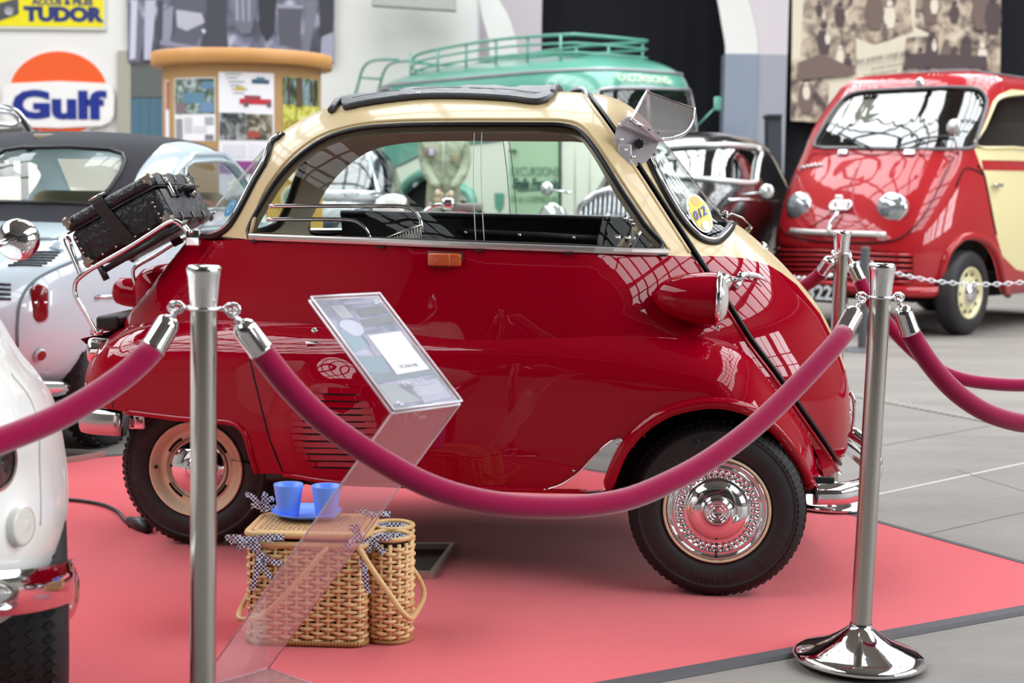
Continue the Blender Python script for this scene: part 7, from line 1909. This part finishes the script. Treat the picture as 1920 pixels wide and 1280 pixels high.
curved('print_car', 449, 188, 508, 198, pc_('#c0222f'), 2); curved('print_car', 458, 182, 488, 189, pc_('#8a4048'), 2); curved('print_car', 472, 152, 504, 160, pc_('#33566c'), 2); curved('print_car', 480, 148, 496, 153, pc_('#547a8c'), 2); curved('print_car', 442, 166, 458, 173, pc_('#c9b13a'), 2)
for x in (457, 500): curved('print_wheel', x, 194, x + 8, 203, pc_('#5a5558'), 3)
for i in range(6): curved('print_text', 422 + 3 * i, 142 + 7 * i, 452 + 3 * i - (i % 2) * 10, 144 + 7 * i, pc_('#8f9299'), 2)
curved('print_text', 418, 272, 460, 296, pc_('#d4d2d8'), 2); curved('print_text', 466, 272, 505, 296, pc_('#dcdae0'), 2); curved('print_band', 411, 302, 512, 326, pc_('#8b3f86'), 2)
curved('pinned_sheet', 529, 145, 596, 300, noise_photo('kiosk_photo_yellow', [(.35, '#8c8a32'), (.5, '#c4c04a'), (.65, '#e2df8c')], 7), 1)
curved('print_picture', 530, 146, 595, 196, noise_photo('kiosk_photo_trees', [(.38, '#2c2a22'), (.48, '#5d6a38'), (.6, '#8fb0c8')], 9, mapping=(1, 1, .3)), 2)
curved('print_tree', 554, 146, 566, 200, pc_('#5a4630'), 3); curved('print_tree', 538, 146, 543, 196, pc_('#3c3226'), 3); curved('print_tree', 580, 150, 584, 190, pc_('#4a3b2a'), 3)
for i in range(5): curved('print_picture', 534 + 11 * i, 226 + 6 * (i % 2), 541 + 11 * i, 262, pc_('#b08a3e'), 3)

# yellow arched advertising board behind the rear of the car
yb_ = thing('advertising_board', 'yellow advertising board with white letters seen through the rear quarter window', 'sign', base_at(560, 10.95, 340))
BD_ = 10.95
bp = [(500,470),(500,300),(520,284),(560,276),(600,286),(604,300),(604,470)]
flat('board', bp, BD_, mat('board_ochre', '#c9a552', .6, var=.3, vscale=4), yb_, .04)
wtext('board_lettering', 'CA', 572, 320, BD_ - .03, 36, mat('board_cream', '#efe6c4', .6), yb_, bold=.02, roll=R(12))
disc('board_badge', 550, 372, 24, 26, BD_ - .04, mat('badge_cream', '#d6d2b6', .6), yb_); disc('board_badge', 550, 372, 18, 20, BD_ - .05, mat('badge_green', '#7b9a86', .6), yb_); disc('board_badge', 550, 372, 9, 11, BD_ - .06, mat('badge_red', '#b06a5a', .6), yb_)
flat('board_foot', [(505,470),(598,470),(598,640),(505,640)], BD_ + .05, mat('board_ochre'), yb_, .04)

# round-topped cabinet and box in the background
cbx = thing('black_crate', 'small black crate against the pier right of the white arch', 'crate', (*at(1450, 240, 23.5)[:2], 0))
flat('crate_box', [(1441,217),(1466,217),(1466,520),(1441,520)], 23.5, mat('crate_black', '#2c3038', .6), cbx, .4)
flat('crate_lid', [(1440,214),(1467,214),(1467,220),(1440,220)], 23.45, BLACK, cbx, .5)

# mannequin in flight overalls on a low plinth
MD = 16.0
mc = at(832, 300, MD)
man = thing('mannequin', 'headless mannequin in pale green flight overalls with hands crossed in front', 'mannequin', (mc[0], mc[1], 0))
OV = mat('pale_green_cloth', '#a3aa93', .85, bump=.9, bscale=9, bdist=.05, var=.1, vscale=5); SKIN = mat('mannequin_skin', '#d9bfa6', .6)
def mrel(px, py, dy=0.0):
    p = at(px, py, MD); return np.array([p[0] - mc[0], dy, p[2]])
def skin(name, joints, edges_, material, parent, lv=2):
    me = bpy.data.meshes.new(name); me.from_pydata([tuple(j[0]) for j in joints], edges_, []); me.update()
    o = bpy.data.objects.new(name, me); COL.objects.link(o)
    sm = o.modifiers.new('skin', 'SKIN'); 
    for i, j in enumerate(joints):
        sv = me.skin_vertices[0].data[i]; r_ = j[1]; sv.radius = (r_, r_) if np.isscalar(r_) else r_; sv.use_root = (i == 0)
    ss_ = o.modifiers.new('sub', 'SUBSURF'); ss_.levels = lv; ss_.render_levels = lv
    bpy.context.view_layer.update()
    dg = bpy.context.evaluated_depsgraph_get(); m2 = bpy.data.meshes.new_from_object(o.evaluated_get(dg))
    bpy.data.objects.remove(o); m2.name = name; m2.materials.clear(); m2.materials.append(material)
    for p in m2.polygons: p.use_smooth = True
    ob_ = bpy.data.objects.new(name, m2); COL.objects.link(ob_); ob_.parent = parent; return ob_
zP = mrel(832, 372)[2]     # crotch height
zN = mrel(832, 246)[2]
PLH = .24
J = [((0, 0, zP + .12), (.17, .12)), ((0, 0, zP + .30), (.16, .115)), ((0, 0, zN - .32), (.20, .13)), ((0, 0, zN - .14), (.21, .12)), ((0, 0, zN - .03), (.075, .075)),
     ((-.20, 0, zN - .12), .085), (mrel(797, 302, 0), .070), (mrel(806, 330, -.08), .062), (mrel(822, 352, -.20), .045),
     ((.20, 0, zN - .12), .085), (mrel(872, 302, 0), .070), (mrel(866, 330, -.08), .062), (mrel(848, 354, -.20), .045),
     ((-.09, 0, zP), .105), ((-.10, -.01, zP * .55 + PLH * .45), .085), ((-.10, 0, PLH + .12), .065),
     ((.09, 0, zP), .105), ((.10, -.01, zP * .55 + PLH * .45), .085), ((.10, 0, PLH + .12), .065)]
E = [(0, 1), (1, 2), (2, 3), (3, 4), (3, 5), (5, 6), (6, 7), (7, 8), (3, 9), (9, 10), (10, 11), (11, 12), (0, 13), (13, 14), (14, 15), (0, 16), (16, 17), (17, 18)]
skin('overalls', J, E, OV, man, 2)
lathe([(.062, zN - .06), (.055, zN), (.052, zN + .06), (.045, zN + .075), (0, zN + .08)], 20).build('neck', SKIN, man)
lathe([(.085, zN - .05), (.078, zN - .01), (.070, zN - .0), (.07, zN - .03)], 20).build('collar', OV, man)
for s, wx, wy in ((-1, 822, 354), (1, 848, 356)):
    w0 = mrel(wx, wy, -.20)
    palm = [(w0, .028), (w0 + [-.006 * s, -.01, -.05], (.038, .020)), (w0 + [-.008 * s, -.012, -.085], (.036, .017))]
    h_ = skin('hand', palm, [(0, 1), (1, 2)], SKIN, man, 1)
    for k, (fx_, ln) in enumerate(((-.028, .062), (-.010, .074), (.010, .070), (.028, .056))):
        b = w0 + [fx_ - .008 * s, -.012, -.085]; skin('finger', [(b, .011), (b + [0, -.006, -ln * .55], .010), (b + [-.002 * s, .006, -ln], .008)], [(0, 1), (1, 2)], SKIN, h_, 1)
    b = w0 + [-.034 * s, -.012, -.03]; skin('thumb', [(b, .012), (b + [-.018 * s, -.008, -.03], .011), (b + [-.014 * s, -.010, -.058], .009)], [(0, 1), (1, 2)], SKIN, h_, 1)
    box((s * .10, -.05, PLH + .05), (.10, .27, .09), bev=.03).build('shoe', BLACK, man)
tube([(0, -.115, zP + .1), (0, -.14, zN - .3), (0, -.09, zN - .06)], .006, 6).build('zip', mat('zip_pale', '#c3c7b8', .5), man)
box(tuple(mrel(809, 286, -.145)), (.07, .02, .09), bev=.008).build('arm_badge', mat('badge_maroon', '#9a5a5e', .6), man)
box(tuple(mrel(810, 286, -.16)), (.045, .014, .07), bev=.005).build('arm_badge', mat('badge_bluewhite', '#c3c8de', .6), man)
box(tuple(mrel(853, 297, -.13)), (.05, .02, .08), bev=.008).build('chest_patch', mat('patch_ochre', '#a4946a', .7), man)
pln = box((mc[0], mc[1], PLH / 2 + .001), (.9, .8, PLH - .002), bev=.01).build('plinth', mat('plinth_grey', '#8f8c88', .6), None)
tag(pln, 'low grey plinth under the mannequin, behind the bubble car', 'plinth')

# low black chain posts with chrome chain in front of the van
def chain_post(px, py, d, label):
    p = at(px, py, d); h = p[2]
    t_ = thing('chain_post', label, 'barrier post', (p[0], p[1], 0), group='black chain posts')
    PB = mat('grey_post_paint', '#4e5054', .55)
    lathe([(0, h), (.030, h - .004), (.032, h - .01), (.032, .02)], 20).build('pole', PB, t_)
    lathe([(.032, .03), (.10, .022), (.155, .012), (.16, .0)], 36).build('base', PB, t_)
    for s in (-1, 1): tube([(s * .045 + .014 * math.cos(a), 0, h - .13 + .02 * math.sin(a)) for a in np.linspace(0, 2 * PI, 10, endpoint=False)], .006, 6, closed=True).build('hook', CHROME_B, t_)
    return np.array([p[0], p[1], h - .14])
h1 = chain_post(1623, 462, 11.2, 'low dark grey chain post left of the red van wheel')
h2 = np.array(at(2120, 480, 10.2)); h3 = np.array(at(1380, 480, 10.6))
chain_post(2120, 462, 10.2, 'low dark grey chain post beyond the right edge') if False else None
def chain(label, a, b, sag):
    n_ = 46; P = []
    for i in range(n_ + 1):
        t = i / n_; P.append(a + (b - a) * t - np.array([0, 0, sag * 4 * t * (1 - t)]))
    P = np.array(P); c = P[n_ // 2]
    th_ = thing('chain', label, 'chain', (c[0], c[1], 0), group='chrome barrier chains')
    g = G()
    for i in range(n_):
        m_ = (P[i] + P[i + 1]) / 2 - [c[0], c[1], 0]; d = (P[i + 1] - P[i]); L_ = np.linalg.norm(d); d /= L_
        u = np.array([0, 0, 1.0]) if i % 2 else np.cross(d, [0, 0, 1.0]); u /= np.linalg.norm(u)
        tube([m_ + d * L_ * .66 * math.cos(q) + u * .013 * math.sin(q) for q in np.linspace(0, 2 * PI, 10, endpoint=False)], .0045, 5, closed=True, g=g)
    g.build('chain_links', CHROME_B, th_, kind='stuff')
chain('chrome chain sagging right from the dark grey post past the van wheel', h1 + [.05, 0, 0], h2, .16)
chain('chrome chain hanging left from the dark grey post behind the car nose', h3, h1 - [.05, 0, 0], .12)
